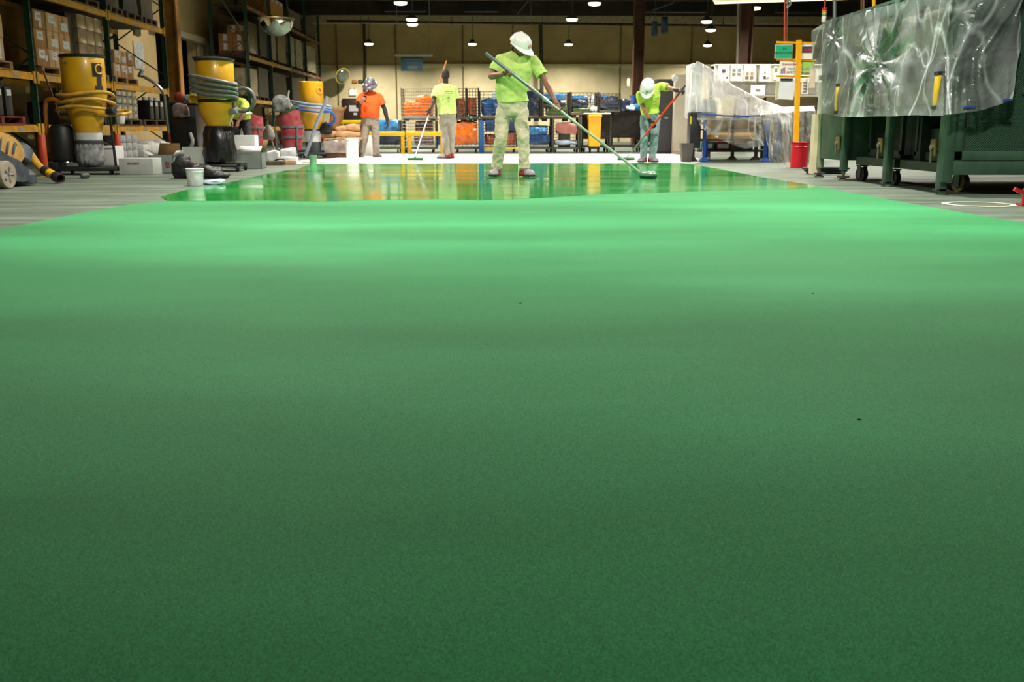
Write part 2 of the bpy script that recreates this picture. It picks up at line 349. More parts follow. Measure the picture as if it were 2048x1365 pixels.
for x0, x1 in ((-4.2, -2.5), (-.9, .5), (6.5, 9.2), (12.1, 14.2)):
    mb = MB(); mb.bb((x0, 43.3, 5.35), (x1, 43.7, 5.85), .03); mb.bb((x0+.1, 43.25, 5.42), (x1-.1, 43.32, 5.78))
    mb.cyl((x0+.2, 43.5, 5.8), (x0+.2, 43.5, 6.55), .02); mb.cyl((x1-.2, 43.5, 5.8), (x1-.2, 43.5, 6.55), .02)
    n = {-4.2: 'over the orange-shirted worker', -.9: 'over the white helmet at mid hall', 6.5: 'above the plastic-draped bench', 12.1: 'above the yellow sign stand'}[x0]
    tag(mb.build('duct_unit', black), 'black rectangular duct unit hung under the roof '+n, 'duct', 'duct units under the roof')
# long pipe across the hall under the girder, with hangers
t = thing('sprinkler_pipe', 'rust-brown sprinkler pipe running across the hall just below the roof girder', 'pipe', (0, 46, 5.2))
mb = MB(); mb.cyl((-7, 46, 5.22), (17, 46, 5.02), .055, n=10); mb.build('pipe', M('rust_pipe', '4a2c1c', .6, var=.3), t)
for x in (-5.5, -1.5, 2.5, 6.5, 10.5):
    mb = MB(); mb.cyl((x, 46, 5.1), (x, 46, 6.6), .012, n=6); mb.torus((x, 46, 5.15), .065, .012, (1, 0, 0), n=14, m=5); mb.build('hanger', rust, t)
shade_m = M('lamp_housing', '55524c', .5, metal=.4); glow = emis('lamp_diffuser_glow', 'fff4dc', 3.2)
def lampname(x, y):
    row = {45.4: 'against the back wall', 45.8: 'against the back wall', 30.8: 'in the front row in view', 31.8: 'in the front row in view', 35.3: 'in the second row in view', 35.2: 'in the second row in view', 35.8: 'in the second row in view',
           37.0: 'in the third row in view', 38.8: 'in the third row in view', 25.5: 'behind the white strip', 20.5: 'over the front of the white strip', 15.5: 'above the middle of the wet coating', 10.5: 'above the wet edge', 6.6: 'added unseen over the matte coating', 27.5: 'added out of view to light the side wall'}[y]
    side = 'rack side' if x < -3.5 else 'column over the orange-shirted man' if x < -2 else 'column above the cages' if x < 1 else 'column by the long pole' if x < 5 else 'column over the workbenches'
    return 'round high bay lamp '+row+', '+side
lampproto = None
for i, (x, y) in enumerate(LAMPS):
    if lampproto is None:
        r = thing('high_bay_lamp', lampname(x, y), 'lamp', (0, 0, 0), 'high bay lamps')
        mb = MB(); mb.lathe([(.02, .24), (.07, .22), (.10, .14), (.20, .08), (.215, .04), (.205, .035), (.19, .05)], n=28); mb.build('housing', shade_m, r)
        mb = MB(); mb.lathe([(.01, -.045), (.10, -.042), (.165, -.028), (.188, .0), (.19, .045), (.01, .05)], n=28); mb.build('diffuser', glow, r)
        mb = MB(); mb.cyl((0, 0, .22), (0, 0, 2.3), .008, n=6); mb.tube([(.02, 0, .25), (.05, .02, .9), (-.03, 0, 1.5), (.03, 0, 2.3)], .008, 5, smooth=2); mb.build('hanging_cord', M('grey_cord', '55554f', .6), r)
        lampproto = r
    else: r = copy_tree(lampproto); r['label'] = lampname(x, y)
    zl = 5.6 if y == 27.5 else LAMP_Z; r.location = (x, y, zl)  # added side-wall lamp hangs higher to reach the upper wall
    ld = bpy.data.lights.new('high_bay_light', 'AREA'); ld.shape = 'DISK'; ld.size = .36; ld.energy = LAMP_W; ld.color = (1.0, .93, .80); ld.spread = math.radians(150)
    lo = bpy.data.objects.new('high_bay_light', ld); COL.objects.link(lo); lo.location = (x, y, zl-.06)
# long fluorescent fixture above the workbenches
a, b = at(1427, 1, 21.0), at(1700, 4, 20.2)
t = thing('fluorescent_fixture', 'long glowing strip light hung above the plastic-draped workbench', 'lamp', ((a+b)/2))
mid = (a+b)/2; L = (b-a).length; ang = math.atan2((b-a).y, (b-a).x)
mb = MB(); mb.box(mid+V(0, 0, .06), (L, .22, .06), rz=ang); mb.build('housing', M('white_fixture', 'b9b49c', .5), t)
mb = MB(); mb.box(mid+V(0, 0, .015), (L*.985, .17, .04), rz=ang, bev=.015); mb.build('diffuser', emis('warm_tube', 'ffd98c', 2.2), t)
mb = MB(); [mb.cyl(mid+V(k*L*.4, 0, .09), mid+V(k*L*.4, 0, 3.2), .008, n=5) for k in (-1, 1)]; mb.build('hanging_cord', MATS['grey_cord'], t)
for k in (-1, 1):
    ld = bpy.data.lights.new('strip_light', 'AREA'); ld.shape = 'RECTANGLE'; ld.size = L*.48; ld.size_y = .16; ld.energy = 90; ld.color = (1, .93, .8)
    lo = bpy.data.objects.new('strip_light', ld); COL.objects.link(lo); lo.location = mid+V(k*L*.25, 0, -.02); lo.rotation_euler.z = ang
# hanging tube light over the teal sign
Y = 40.; a, b = at(790, 111, Y), at(865, 111, Y)
t = thing('tube_light', 'thin white tube light hung on two rods above the teal sign', 'lamp', (a+b)/2)
mb = MB(); mb.bb(a+V(0, -.06, -.03), b+V(0, .06, .03)); mb.build('tube', M('white_enamel', 'd8d4c8', .4), t)
mb = MB(); [mb.cyl(p, p+V(0, 0, 3.2), .012, n=5) for p in (a+V(.1, 0, 0), b-V(.1, 0, 0))]; mb.build('rod', M('pale_rod', '9a9484', .5), t)
p0, p1 = at(802, 142, Y+.1), at(845, 114, Y+.1)
t = thing('hanging_sign', 'teal rectangular sign hanging below the thin tube light', 'sign', ((p0.x+p1.x)/2, Y+.1, p0.z))
mb = MB(); mb.bb(p0, p1+V(0, .04, 0)); mb.build('board', M('teal_sign', '1d5468', .5, var=.1), t)
mb = MB(); k = p1.z-p0.z; w_ = p1.x-p0.x
for zz, ww, hh in ((.78, .7, .07), (.55, .45, .06)): mb.bb((p0.x+w_*(.5-ww/2), Y+.09, p0.z+k*zz), (p0.x+w_*(.5+ww/2), Y+.1, p0.z+k*(zz+hh)))
mb.bb((p0.x+w_*.3, Y+.09, p0.z+k*.12), (p0.x+w_*.75, Y+.1, p0.z+k*.38)); mb.build('printed_lines', M('faded_print', '6b7a80', .6), t)
# columns
def column(px, Y, wd, mat, lab, top=6.6, z0=0, cap=True):
    p = at(px, 250, Y); mb = MB()
    for dx in (-1, 1): mb.bb((p.x+dx*wd/2-.02, Y-wd/2, z0), (p.x+dx*wd/2+.02, Y+wd/2, top))
    mb.bb((p.x-wd/2, Y-.02, z0), (p.x+wd/2, Y+.02, top)); mb.bb((p.x-wd*.8, Y-wd*.8, 0), (p.x+wd*.8, Y+wd*.8, .03))
    if cap: mb.bb((p.x-wd*.8, Y-wd*.8, top-.5), (p.x+wd*.8, Y+wd*.8, top-.42))
    return tag(mb.build('steel_column', mat), lab, 'column', kind='structure')
rc = M('rust_brown_column', '5a2f1a', .6, var=.25, scale=4); oc = M('ochre_column', 'c4883c', .55, var=.3, scale=3)
column(357, 25.2, .28, oc, 'ochre steel column at the end of the front storage rack')
column(573.5, 45.5, .28, oc, 'ochre steel column behind the back storage rack')
column(1273, 34.5, .30, rc, 'dark brown steel column behind the wire cages')
column(1482, 28.5, .32, rc, 'dark brown steel column behind the paper-covered shelves')
# wall pipes and conduit
def pipe(name, pts, r, mat, lab, cat='pipe', n=8, sm=0):
    mb = MB(); mb.tube(pts, r, n, smooth=sm); return tag(mb.build(name, mat), lab, cat)
gp = M('grey_conduit', '4a5048', .5, metal=.3, var=.2); sp = M('steel_pipe', '8f9aa0', .35, metal=.7)
pipe('wall_pipe', [at(728, 45, 47.7), at(730, 120, 47.7), at(730, 200, 47.7)], .07, M('dark_wall_pipe', '3e3a2c', .6), 'dark vertical pipe on the back wall above the orange-shirted worker')
pipe('wall_pipe', [at(1081, 50, 47.5), at(1083, 130, 47.5), at(1084, 240, 47.5)], .09, gp, 'grey-green vertical pipe on the back wall behind the white helmet')
pipe('conduit', [at(1477, 0, 28.2), at(1474, 130, 28.2), at(1472, 260, 28.2)], .035, M('pale_conduit', '8f8672', .5), 'pale conduit running up the front of the brown column')
pipe('drop_pipe', [at(1572, -8, 19.5), at(1571, 84, 19.5)], .035, M('orange_pipe', 'b2441c', .45), 'orange drop pipe above the yellow sign stand')
pipe('drop_hose', [at(1573, 6, 19.4), at(1580, -4, 19.4), at(1581, 10, 19.4), at(1574, 14, 19.4)], .018, M('white_hose', 'c8c4b8', .5), 'white air hose looped at the top of the orange drop pipe', 'hose', sm=2)
pipe('drop_pipe', [at(1669, -8, 13.0), at(1669, 52, 13.0)], .022, sp, 'bare steel drop pipe just behind the covered green machine')
pipe('drop_pipe', [at(1725, -8, 16.0), at(1725, 40, 16.0)], .03, M('rusty_pipe', '6a4014', .5), 'rusty drop pipe over the draped green machine')
pipe('drop_pipe', [at(1748, -8, 12.6), at(1747, 40, 12.6)], .022, M('yellow_pipe', 'd9a514', .4), 'yellow drop pipe entering the top of the draped green machine')
# blue banners hung from the roof
for (x0, x1, y0, y1, lab) in ((1303, 1315, 43, 72, 'smaller blue banner hanging from the roof beside the brown column'), (1322, 1336, 34, 68, 'larger blue banner hanging from the roof, higher than its neighbour')):
    Y = 38.; mb = MB(); a, b = at(x0, y1, Y), at(x1, y0, Y)
    mb.grid(lambda u, v: V(a.x+(b.x-a.x)*u, Y+.04*math.sin(u*5+v*4)-.05*u, a.z+(b.z-a.z)*v), 6, 8)
    mb.cyl((a.x, Y, b.z), (b.x, Y, b.z), .012, n=5); mb.cyl(((a.x+b.x)/2, Y, b.z), ((a.x+b.x)/2, Y, 6.6), .008, n=5); o = mb.build('hanging_banner', M('blue_banner', '2a3a5c', .6, col2='56708c', scale=2.5)); s = o.modifiers.new('s', 'SOLIDIFY'); s.thickness = .01
    tag(o, lab, 'banner')
# dark ceiling wires
for k, (pts, lab) in enumerate((([(1034, 28), (1052, 6), (1064, -6)], 'loose grey cable hanging from the roof above the white helmet'), ([(1058, -5), (1063, 20), (1060, 33)], 'short straight cable end dangling from the roof above the white helmet'), ([(1300, 35), (1305, 20), (1345, 6), (1352, -5)], 'bent grey conduit under the roof above the blue banners'))):
    pipe('roof_cable', [at(x, y, 36) for x, y in pts], .03, M('cable_grey', '4c4a44', .5), lab, 'cable')
# ================================================================== people
def lerp(a, b, t): return a+(b-a)*t
def basis(f, u):
    f = Vector(f).normalized(); u = Vector(u); u = (u-f*u.dot(f)).normalized(); r = f.cross(u)    # r = the figure's own right when f forward, u up
    return Matrix((r, f, u)).transposed()
def ering(c, ax, ay, n=18, sq=2.0):
    out = []
    for k in range(n):
        t = 2*PI*k/n; cc, ss = math.cos(t), math.sin(t)
        q = 1/((abs(cc)**sq+abs(ss)**sq)**(1/sq)); out.append(c+ax*cc*q+ay*ss*q)
    return out
def limb(mb, pts, rs, n=12):
    """capsule chain with a radius per joint, rounded at each joint"""
    for i in range(len(pts)-1):
        a, b, ra, rb = Vector(pts[i]), Vector(pts[i+1]), rs[i], rs[i+1]
        mb.cyl(a, b, ra, rb, n=n)
    for p, r in zip(pts, rs): mb.ell(p, r, nu=n, nv=8)
def muscle(mb, a, b, r0, rm, r1, tm=.35, n=14):
    a, b = Vector(a), Vector(b); rings = []; u, v, d = frame_of(b-a)
    for i in range(9):
        t = i/8; r = lerp(r0, rm, (1-math.cos(PI*min(t/tm, 1)))/2) if t < tm else lerp(rm, r1, (1-math.cos(PI*(t-tm)/(1-tm)))/2)
        c = a.lerp(b, t); rings.append([c+(u*math.cos(2*PI*k/n)+v*math.sin(2*PI*k/n))*r for k in range(n)])
    mb.loft(rings); mb.ell(a, r0, nu=n, nv=8); mb.ell(b, r1, nu=n, nv=8)
def hand(mb, wrist, d, nrm, side, curl=(.9, 1.0, .6), s=1.0, spread=.0):
    """five-fingered hand: d = along the hand, nrm = out of the palm, side=+1 thumb toward d x nrm"""
    d = Vector(d).normalized(); nrm = Vector(nrm); nrm = (nrm-d*nrm.dot(d)).normalized(); ac = d.cross(nrm)*side
    R = Matrix((ac, d, nrm)).transposed()
    pc = wrist+d*.048*s; mb.ell(pc, (.042*s, .055*s, .017*s), R, nu=12, nv=8); mb.ell(wrist+d*.082*s, (.040*s, .016*s, .013*s), R, nu=12, nv=6)
    mb.cyl(wrist-d*.03*s, wrist+d*.03*s, .027*s, .031*s)
    tips = []
    for i, (off, ln) in enumerate(((.031, .92), (.0105, 1.0), (-.0105, .95), (-.030, .76))):
        p = wrist+ac*off*s+d*(.090-.004*abs(i-1))*s; ang = 0; L = [.043*ln*s, .026*ln*s, .021*ln*s]; r = .0092*s
        for k in range(3):
            ang += curl[k]; q = p+(d*math.cos(ang)+nrm*math.sin(ang)+ac*spread*(1.5-i)*.3).normalized()*L[k]
            mb.cyl(p, q, r, r*.92, n=8); mb.ell(p, r, nu=8, nv=6); mb.ell(q, r*.92, nu=8, nv=6); p = q; r *= .92
    p = wrist+ac*.030*s+d*.025*s; q = p+(ac*.75+d*.55+nrm*.45).normalized()*.042*s; e = q+(ac*.1+d*.6+nrm*.85).normalized()*.032*s
    limb(mb, [p, q, e], [.014*s, .0115*s, .0095*s], 8)
    return pc
def head(mb, c, f, u, s=1.0, beard=False):
    """skull, jaw, nose, ears, lips, brow: c = middle of the head"""
    R = basis(f, u); P = lambda x, y, z: c+R@V(x*s, y*s, z*s)
    mb.ell(P(0, -.012, .03), (.074*s, .093*s, .090*s), R, 18, 12)
    rings = []
    for z, hx, fy, by in ((-.115, .022, .082, .035), (-.105, .036, .088, -.0), (-.08, .050, .086, -.03), (-.045, .060, .084, -.06), (-.01, .066, .086, -.08), (.03, .070, .088, -.09)):
        rings.append(ering(P(0, (fy+by)/2, z), R@V(hx*s, 0, 0), R@V(0, (fy-by)/2*s, 0), 18, 2.3))
    mb.loft(rings)
    mb.loft([ering(P(0, .084, .018), R@V(.007*s, 0, 0), R@V(0, .008*s, 0), 8), ering(P(0, .094, -.005), R@V(.010*s, 0, 0), R@V(0, .012*s, 0), 8), ering(P(0, .098, -.024), R@V(.016*s, 0, 0), R@V(0, .014*s, 0), 8), ering(P(0, .084, -.032), R@V(.012*s, 0, 0), R@V(0, .008*s, 0), 8)])
    for sx in (-1, 1):
        mb.ell(P(sx*.074, -.008, -.008), (.010*s, .019*s, .030*s), R, 10, 8); mb.ell(P(sx*.03, .078, .028), (.022*s, .012*s, .008*s), R, 10, 6)
    mb.ell(P(0, .086, -.055), (.024*s, .010*s, .006*s), R, 10, 6); mb.ell(P(0, .083, -.066), (.019*s, .011*s, .006*s), R, 10, 6)
    return R, P
def hard_hat(par, c, f, u, mat, s=1.0, name='hard_hat', full_brim=False, decal=None):
    R = basis(f, u); P = lambda x, y, z: c+R@V(x*s, y*s, z*s); mb = MB(); rings = []
    for z, rx, ry in ((.0, .122, .146), (.025, .120, .142), (.06, .112, .130), (.095, .092, .108), (.118, .062, .075), (.128, .028, .035), (.130, .002, .002)):
        rings.append([P(rx*math.cos(2*PI*k/28), ry*math.sin(2*PI*k/28)-.008, z) for k in range(28)])
    rings = [[P(.100*math.cos(2*PI*k/28), .122*math.sin(2*PI*k/28)-.008, .004) for k in range(28)]]+rings
    mb.loft(rings)
    mb.loft([ering(P(0, -.008, .062), R@V(.018*s, 0, 0), R@V(0, .132*s, 0), 20), ering(P(0, -.006, .136), R@V(.011*s, 0, 0), R@V(0, .060*s, 0), 20)])
    o = mb.build(name, mat, par, smooth=60)
    mb = MB(); up, dn = [], []
    for k in range(25):
        a = (-.12+1.24*k/24)*PI if not full_brim else 2*PI*k/24
        e = (max(0, math.sin(a))**1.3)*.062+.014 if not full_brim else .05
        for (t, z) in ((0, .006), (1, -.012-.014*max(0, math.sin(a)))):
            (up).append(P((.118+e*t*(.55 if not full_brim else 1))*math.cos(a), (.142+e*t)*math.sin(a)-.008, z)); dn.append(P((.118+e*t*(.55 if not full_brim else 1))*math.cos(a), (.142+e*t)*math.sin(a)-.008, z-.006))
    rg = [[up[2*k], up[2*k+1], dn[2*k+1], dn[2*k]] for k in range(25)]; mb.loft(rg); mb.build('brim', mat, o, smooth=60)
    if decal:
        for (ang, z, sz, m_) in decal:
            mb = MB(); q = V(.122*math.cos(ang), .144*math.sin(ang)-.008, z); sc_ = 1-(z/.13)**2*.28; q = V(q.x*sc_, q.y*sc_, z); nn = V(math.cos(ang), math.sin(ang), .5).normalized()
            mb.cyl(P(*(q-nn*.006)), P(*(q+nn*.006)), sz*s, n=14); mb.build('helmet_sticker', m_, o)
    return o
skin_d = M('skin_brown', '8a5a46', .5, var=.1, scale=8); skin_l = M('skin_tan', 'a86f50', .5, var=.1, scale=8); skin_dd = M('skin_dark', '3a2118', .5, var=.1)
hi_vis = M('lime_shirt_cloth', 'bcd878', .8, var=.07, scale=9, bump=.3, bscale=45); orange_sh = M('orange_shirt_cloth', 'ff5a14', .8, var=.06, scale=9, bump=.3)
khaki = M('khaki_trouser_cloth', 'a3a283', .85, var=.10, scale=9, bump=.35, bscale=50); khaki_st = M('stained_khaki_cloth', 'd0c2ac', .85, var=.1, scale=5, bump=.35, bscale=50, col2='b4ac94')
greyp = M('grey_trouser_cloth', '9a9688', .85, var=.14, scale=7, bump=.35); taup = M('taupe_trouser_cloth', '8d8378', .85, var=.12, scale=9, bump=.3)
denim = M('pale_denim', '8aa2aa', .85, var=.2, scale=10, bump=.35); hair_m = M('black_hair', '14100e', .7, bump=.5, bscale=150); glove_m = M('black_glove', '15171a', .6, bump=.3)
white_hat = M('white_helmet_shell', 'f2eff2', .28, var=.02, coat=.5); shoe_red = M('red_shoe_leather', 'a3202c', .6, var=.3, scale=15); shoe_white = M('pale_shoe_toe', '9c949c', .55, var=.15, scale=14); sole_m = M('black_sole', '1a1b1c', .7)
def shoe(par, ankle, toe_dir, m_body=None, m_toe=None, s=1.0, name='spiked_shoe', spikes=True):
    d = V(toe_dir[0], toe_dir[1], 0).normalized(); r = V(d.y, -d.x, 0); g = V(ankle.x, ankle.y, 0.008 if spikes else 0)
    zf = .022 if spikes else .004
    mb = MB(); rings = []
    for y, hw, hz in ((-.085, .020, .05), (-.075, .036, .075), (-.04, .042, .095), (.0, .043, .098), (.05, .043, .078)):
        rings.append([g+d*y*s+r*x*hw*s+V(0, 0, zf+z*hz*s) for x, z in ((-1, 0), (-1.02, .35), (-.85, .75), (-.4, 1), (.4, 1), (.85, .75), (1.02, .35), (1, 0))])
    mb.loft(rings); mb.cyl(ankle-V(0, 0, .02), V(g.x, g.y, zf+.08), .042*s, .045*s)
    o = mb.build(name, m_body or shoe_red, par, smooth=60)
    mb = MB(); rings = []
    for y, hw, hz in ((.045, .0445, .080), (.09, .049, .068), (.135, .050, .060), (.165, .042, .050), (.182, .022, .032), (.186, .008, .02)):
        rings.append([g+d*y*s+r*x*hw*s+V(0, 0, zf+z*hz*s) for x, z in ((-1, 0), (-1.02, .35), (-.85, .75), (-.4, 1), (.4, 1), (.85, .75), (1.02, .35), (1, 0))])
    mb.loft(rings); mb.build('toe_cap', m_toe or shoe_white, o, smooth=60)
    mb = MB(); pr = [(-.09, .026), (-.05, .042), (.03, .044), (.10, .053), (.15, .052), (.185, .028), (.193, .0)]
    out = [g+d*y*s+r*w_*s for y, w_ in pr]+[g+d*y*s-r*w_*s for y, w_ in reversed(pr[:-1])]; mb.poly([(p.x, p.y) for p in out], zf-.008, zf+.014); mb.build('sole', sole_m, o)
    if spikes:
        mb = MB()
        for y in (-.06, 0, .06, .12):
            for x in (-.03, .03): mb.cyl(g+d*y+r*x+V(0, 0, zf-.006), V((g+d*y+r*x).x, (g+d*y+r*x).y, .003), .006, .003, n=6)
        mb.build('cleat', M('steel_spike', '8c8c88', .4, metal=.8), o)
        mb = MB(); mb.tube([g+d*.02+r*.047+V(0, 0, .02), g+d*.02+r*.045+V(0, 0, .07), g+d*.02+V(0, 0, .112), g+d*.02-r*.045+V(0, 0, .07), g+d*.02-r*.047+V(0, 0, .02)], .009, 6, smooth=1)
        mb.build('strap', M('red_strap', 'b5202c', .6), o)
    return o
def person(label, J, skin, shirt, pants, shoes, hat=None, hair=True, voxel=.006, belly=0., gloves=(), sleeves=None, group=None, chest_w=.19, hip_w=.175, base=None, face=True, build=1.0, hem=0.10, stain=None):
    """J: joints in metres. hipL/R, kneeL/R, ankL/R, chest, neck, shoL/R, elbL/R, wriL/R, head, hf (face dir), hu (head up), tf (torso facing), toeL/R, hands spec"""
    root = thing('person', label, 'person', base or V((J['ankL'].x+J['ankR'].x)/2, (J['ankL'].y+J['ankR'].y)/2, 0), group)
    b = build; pelvis = (J['hipL']+J['hipR'])/2; tf = Vector(J['tf']).normalized()
    hr = (J['hipR']-J['hipL']).normalized(); sr = (J['shoR']-J['shoL']).normalized()
    neck = J['neck']; spine = [pelvis-V(0, 0, .06), pelvis+(neck-pelvis)*.16, J.get('waist', pelvis+(neck-pelvis)*.42), J.get('chest', pelvis+(neck-pelvis)*.74), pelvis+(neck-pelvis)*.92, neck+(neck-pelvis).normalized()*.0]
    wid = [hip_w*.80, hip_w*.97, (hip_w+chest_w)*.46, chest_w, chest_w*.84, .07]; dep = [.10, .115, .105+belly, .125+belly*.4, .095, .065]
    def torso(mb, off=0., i0=0, i1=6, flare=0.):
        rings = []
        for i in range(i0, i1):
            t = i/5; rr = hr.lerp(sr, min(1, t*1.1)).normalized(); ax = rr; up = (spine[min(i+1, 5)]-spine[max(i-1, 0)]).normalized()
            ax = (ax-up*ax.dot(up)).normalized(); ay = up.cross(ax).normalized()
            fo = ay if ay.dot(tf) > 0 else -ay
            c = spine[i]+fo*(belly*.5 if i == 2 else belly*.2 if i == 3 else 0)
            ex = off+(flare if i == i0 else 0); rings.append(ering(c, ax*(wid[i]*b+ex), ay*(dep[i]*b+ex), 22, 2.5))
        mb.loft(rings)
    mb = MB(); torso(mb)
    mb.cyl(neck-V(0, 0, .02), J['head']-Vector(J['hu']).normalized()*.06, .060*b, .054*b, n=14)
    HR, HP = head(mb, J['head'], J['hf'], J['hu'], 1.0)
    mb.cyl(neck-V(0, 0, .0), HP(0, -.03, -.05), .058*b, .052*b, n=14)
    for S in 'LR':
        hp, kn, an = J['hip'+S], J['knee'+S], J['ank'+S]; muscle(mb, hp, kn, .082*b, .080*b, .052*b, .3); muscle(mb, kn, an, .052*b, .055*b, .036*b, .35)
        mb.ell(an+V(0, 0, -.03), (.035, .04, .03))
        sh, el, wr = J['sho'+S], J['elb'+S], J['wri'+S]; limb(mb, [spine[4], sh], [.07*b, .056*b]); muscle(mb, sh, el, .054*b, .053*b, .040*b, .35); muscle(mb, el, wr, .041*b, .044*b, .027*b, .25)
        dr, nr, sd, cu = J['hand'+S]
        if S not in gloves: hand(mb, wr, dr, nr, sd, cu, s=1.05)
        else: mb.ell(wr+Vector(dr).normalized()*.05, (.03, .03, .05))
    body = mb.build('body', skin, root); soften(body, voxel, smooth=2)
    for S in gloves:
        mb = MB(); dr, nr, sd, cu = J['hand'+S]; hand(mb, J['wri'+S], dr, nr, sd, cu, s=1.16)
        L_ = (J['elb'+S]-J['wri'+S]).normalized(); mb.cyl(J['wri'+S]-L_*.01, J['wri'+S]+L_*.06, .036, .039, n=14); o = mb.build('glove', glove_m, root); soften(o, .0045, smooth=1)
    if sleeves:
        for S in sleeves:
            mb = MB(); muscle(mb, J['sho'+S].lerp(J['elb'+S], .55), J['elb'+S], .052*b, .050*b, .045*b); muscle(mb, J['elb'+S], J['wri'+S].lerp(J['elb'+S], .06), .046*b, .050*b, .033*b, .25); o = mb.build('under_sleeve', glove_m, root); soften(o, voxel, disp=.006, tscale=.03)
    if hair:
        mb = MB(); mb.ell(HP(0, -.028, .035), (.081, .090, .093), HR, 18, 12); mb.ell(HP(0, -.06, -.02), (.066, .055, .06), HR, 14, 8); o = mb.build('hair', hair_m, root); soften(o, .006, disp=.008, tscale=.02)
    if face:
        for sx in (-1, 1):
            mb = MB(); mb.ell(HP(sx*.030, .080, .012), (.013, .009, .008), HR, 10, 8); mb.build('eye', M('eye_white', 'c9c0b8', .3), root)
            mb = MB(); mb.ell(HP(sx*.030, .087, .012), .0052, nu=8, nv=6); mb.build('iris', M('dark_iris', '1c120c', .2), root)
    # shirt
    mb = MB(); torso(mb, .020*b, 1, 6, flare=.006)
    i0 = spine[1]; 
    for S in 'LR':
        sh, el = J['sho'+S], J['elb'+S]; end = sh.lerp(el, .66)
        limb(mb, [spine[4], sh], [.088*b, .072*b]); mb.cyl(sh, end, .072*b, .084*b, n=18)
    mb.ell(spine[4], (.10*b, .085*b, .06*b), Matrix((sr, tf, sr.cross(tf))).transposed(), 14, 8)
    o = mb.build('shirt', shirt, root); soften(o, voxel, disp=.030, tscale=.11, smooth=3)
    # trousers
    mb = MB(); torso(mb, .016*b, 0, 2)
    for S in 'LR':
        hp, kn, an = J['hip'+S], J['knee'+S], J['ank'+S]
        limb(mb, [hp, kn, an.lerp(kn, .06)], [.098*b, .082*b, .072*b], 16); mb.cyl(an.lerp(kn, .10), an.lerp(kn, .0), .070*b, .076*b, n=16)
        mb.cyl(hp, hp.lerp(kn, .5), .104*b, .092*b, n=16)
    limb(mb, [J['hipL'], J['hipR']], [.10*b, .10*b])
    o = mb.build('trousers', pants, root); soften(o, voxel, disp=.032, tscale=.085, smooth=2)
    mb = MB(); c = spine[1]; 
    if hat: hat(root, HR, HP)
    shoes(root, J)
    return root, HR, HP
def grip(pole_dir, palm_n):   # hand direction that lets fingers close round a pole
    d = Vector(pole_dir).normalized().cross(Vector(palm_n)); return d.normalized()
# --- worker in the middle of the wet floor
Y0 = 13.2
PT, PB = at(971, 106, 12.82), at(1290, 353, 12.95); PD = (PB-PT).normalized()
def on_pole(A, B, px):      # point of a pole seen at pixel column px
    lo, hi = 0., 1.
    for _ in range(30):
        m = (lo+hi)/2; q = A.lerp(B, m)-CAMP; x = q.dot(RGT)/q.dot(FWD)*FPX+IW/2
        if (x < px) == (B.x > A.x): lo = m
        else: hi = m
    return A.lerp(B, lo)
g1, g2 = on_pole(PT, PB, 1019), on_pole(PT, PB, 1117)
n1 = V(.25, .55, .75); h1 = V(.80, -.30, .25).normalized(); h2 = V(.45, -.15, -.9).normalized()
J = dict(hipL=at(1041, 222, Y0+.02), hipR=at(1007, 222, Y0+.02), kneeL=at(1046, 276, Y0-.06), kneeR=at(1002, 276, Y0-.04), ankL=at(1049, 336, Y0-.02), ankR=at(993, 335, Y0+.1),
         neck=at(1033, 106, Y0), waist=at(1022, 182, Y0), chest=at(1030, 138, Y0-.02), shoL=at(1067, 122, Y0-.02), shoR=at(1000, 120, Y0), elbL=at(1092, 166, Y0-.08), elbR=at(983, 153, Y0-.02),
         wriL=g2+V(-.035, .03, .095), wriR=g1+V(-.085, .06, -.03), head=at(1039, 96, Y0-.07), hf=V(.62, -.52, -.42), hu=V(.22, -.30, .9), tf=V(.12, -1, 0),
         handL=(V(.30, -.22, -.9), V(.25, -.75, -.55), 1, (.5, .9, .7)), handR=(V(.85, -.35, .30), V(.1, -.6, -.75), -1, (1.0, 1.1, .7)))
def hatA(root, R, P):
    o = hard_hat(root, P(0, .002, .050), R@V(0, 1, -.10), R@V(0, .10, 1), white_hat, 1.06, decal=[(PI*.93, .045, .016, M('helmet_logo', '8fa0a8', .5)), (PI*.5, .05, .02, M('helmet_front_mark', 'd8a49c', .5))])
    mb = MB()
    for sx in (-1, 1):
        mb.ell(P(sx*.032, .098, .012), (.030, .006, .019), R, 14, 8)
        mb.tube([P(sx*.060, .09, .016), P(sx*.080, .05, .015), P(sx*.082, -.01, .008)], .0035, 6)
    mb.tube([P(-.012, .103, .016), P(.012, .103, .016)], .003, 6); mb.build('safety_glasses', M('clear_lens', 'c8d2d4', .08, var=.02, spec=.8), root)
    mb = MB(); rings = []
    for z, hx, fy, by in ((-.122, .024, .086, .03), (-.105, .041, .094, .01), (-.078, .054, .090, .0), (-.052, .061, .070, -.005), (-.03, .065, .04, -.01)):
        rings.append(ering(P(0, (fy+by)/2, z), R@V(hx, 0, 0), R@V(0, (fy-by)/2, 0), 18, 2.3))
    mb.loft(rings); mb.build('beard', hair_m, root, smooth=60)
def shoesA(root, J):
    shoe(root, J['ankL'], (.55, -.8), s=1.03); shoe(root, J['ankR'], (-.35, -.9), s=1.03)
person('worker in white hard hat and lime T-shirt pushing a long grey pole on wet floor', J, skin_d, hi_vis, khaki_st, shoesA, hat=hatA, hair=True, voxel=.0055, chest_w=.205, hip_w=.185)
t = thing('floor_roller', 'long grey pole with roller head held by the worker with the tall white helmet', 'floor tool', (PB.x, PB.y, 0))
alu = M('aluminium_pole', '9aa5ab', .3, metal=.75, var=.08); M('pale_green_pole', 'c8d8c0', .4)
mb = MB(); k = PT.lerp(PB, .36); mb.cyl(PT, k, .021, n=14); mb.build('upper_handle', M('grey_fibreglass', '6f7c84', .35, metal=.3), t)
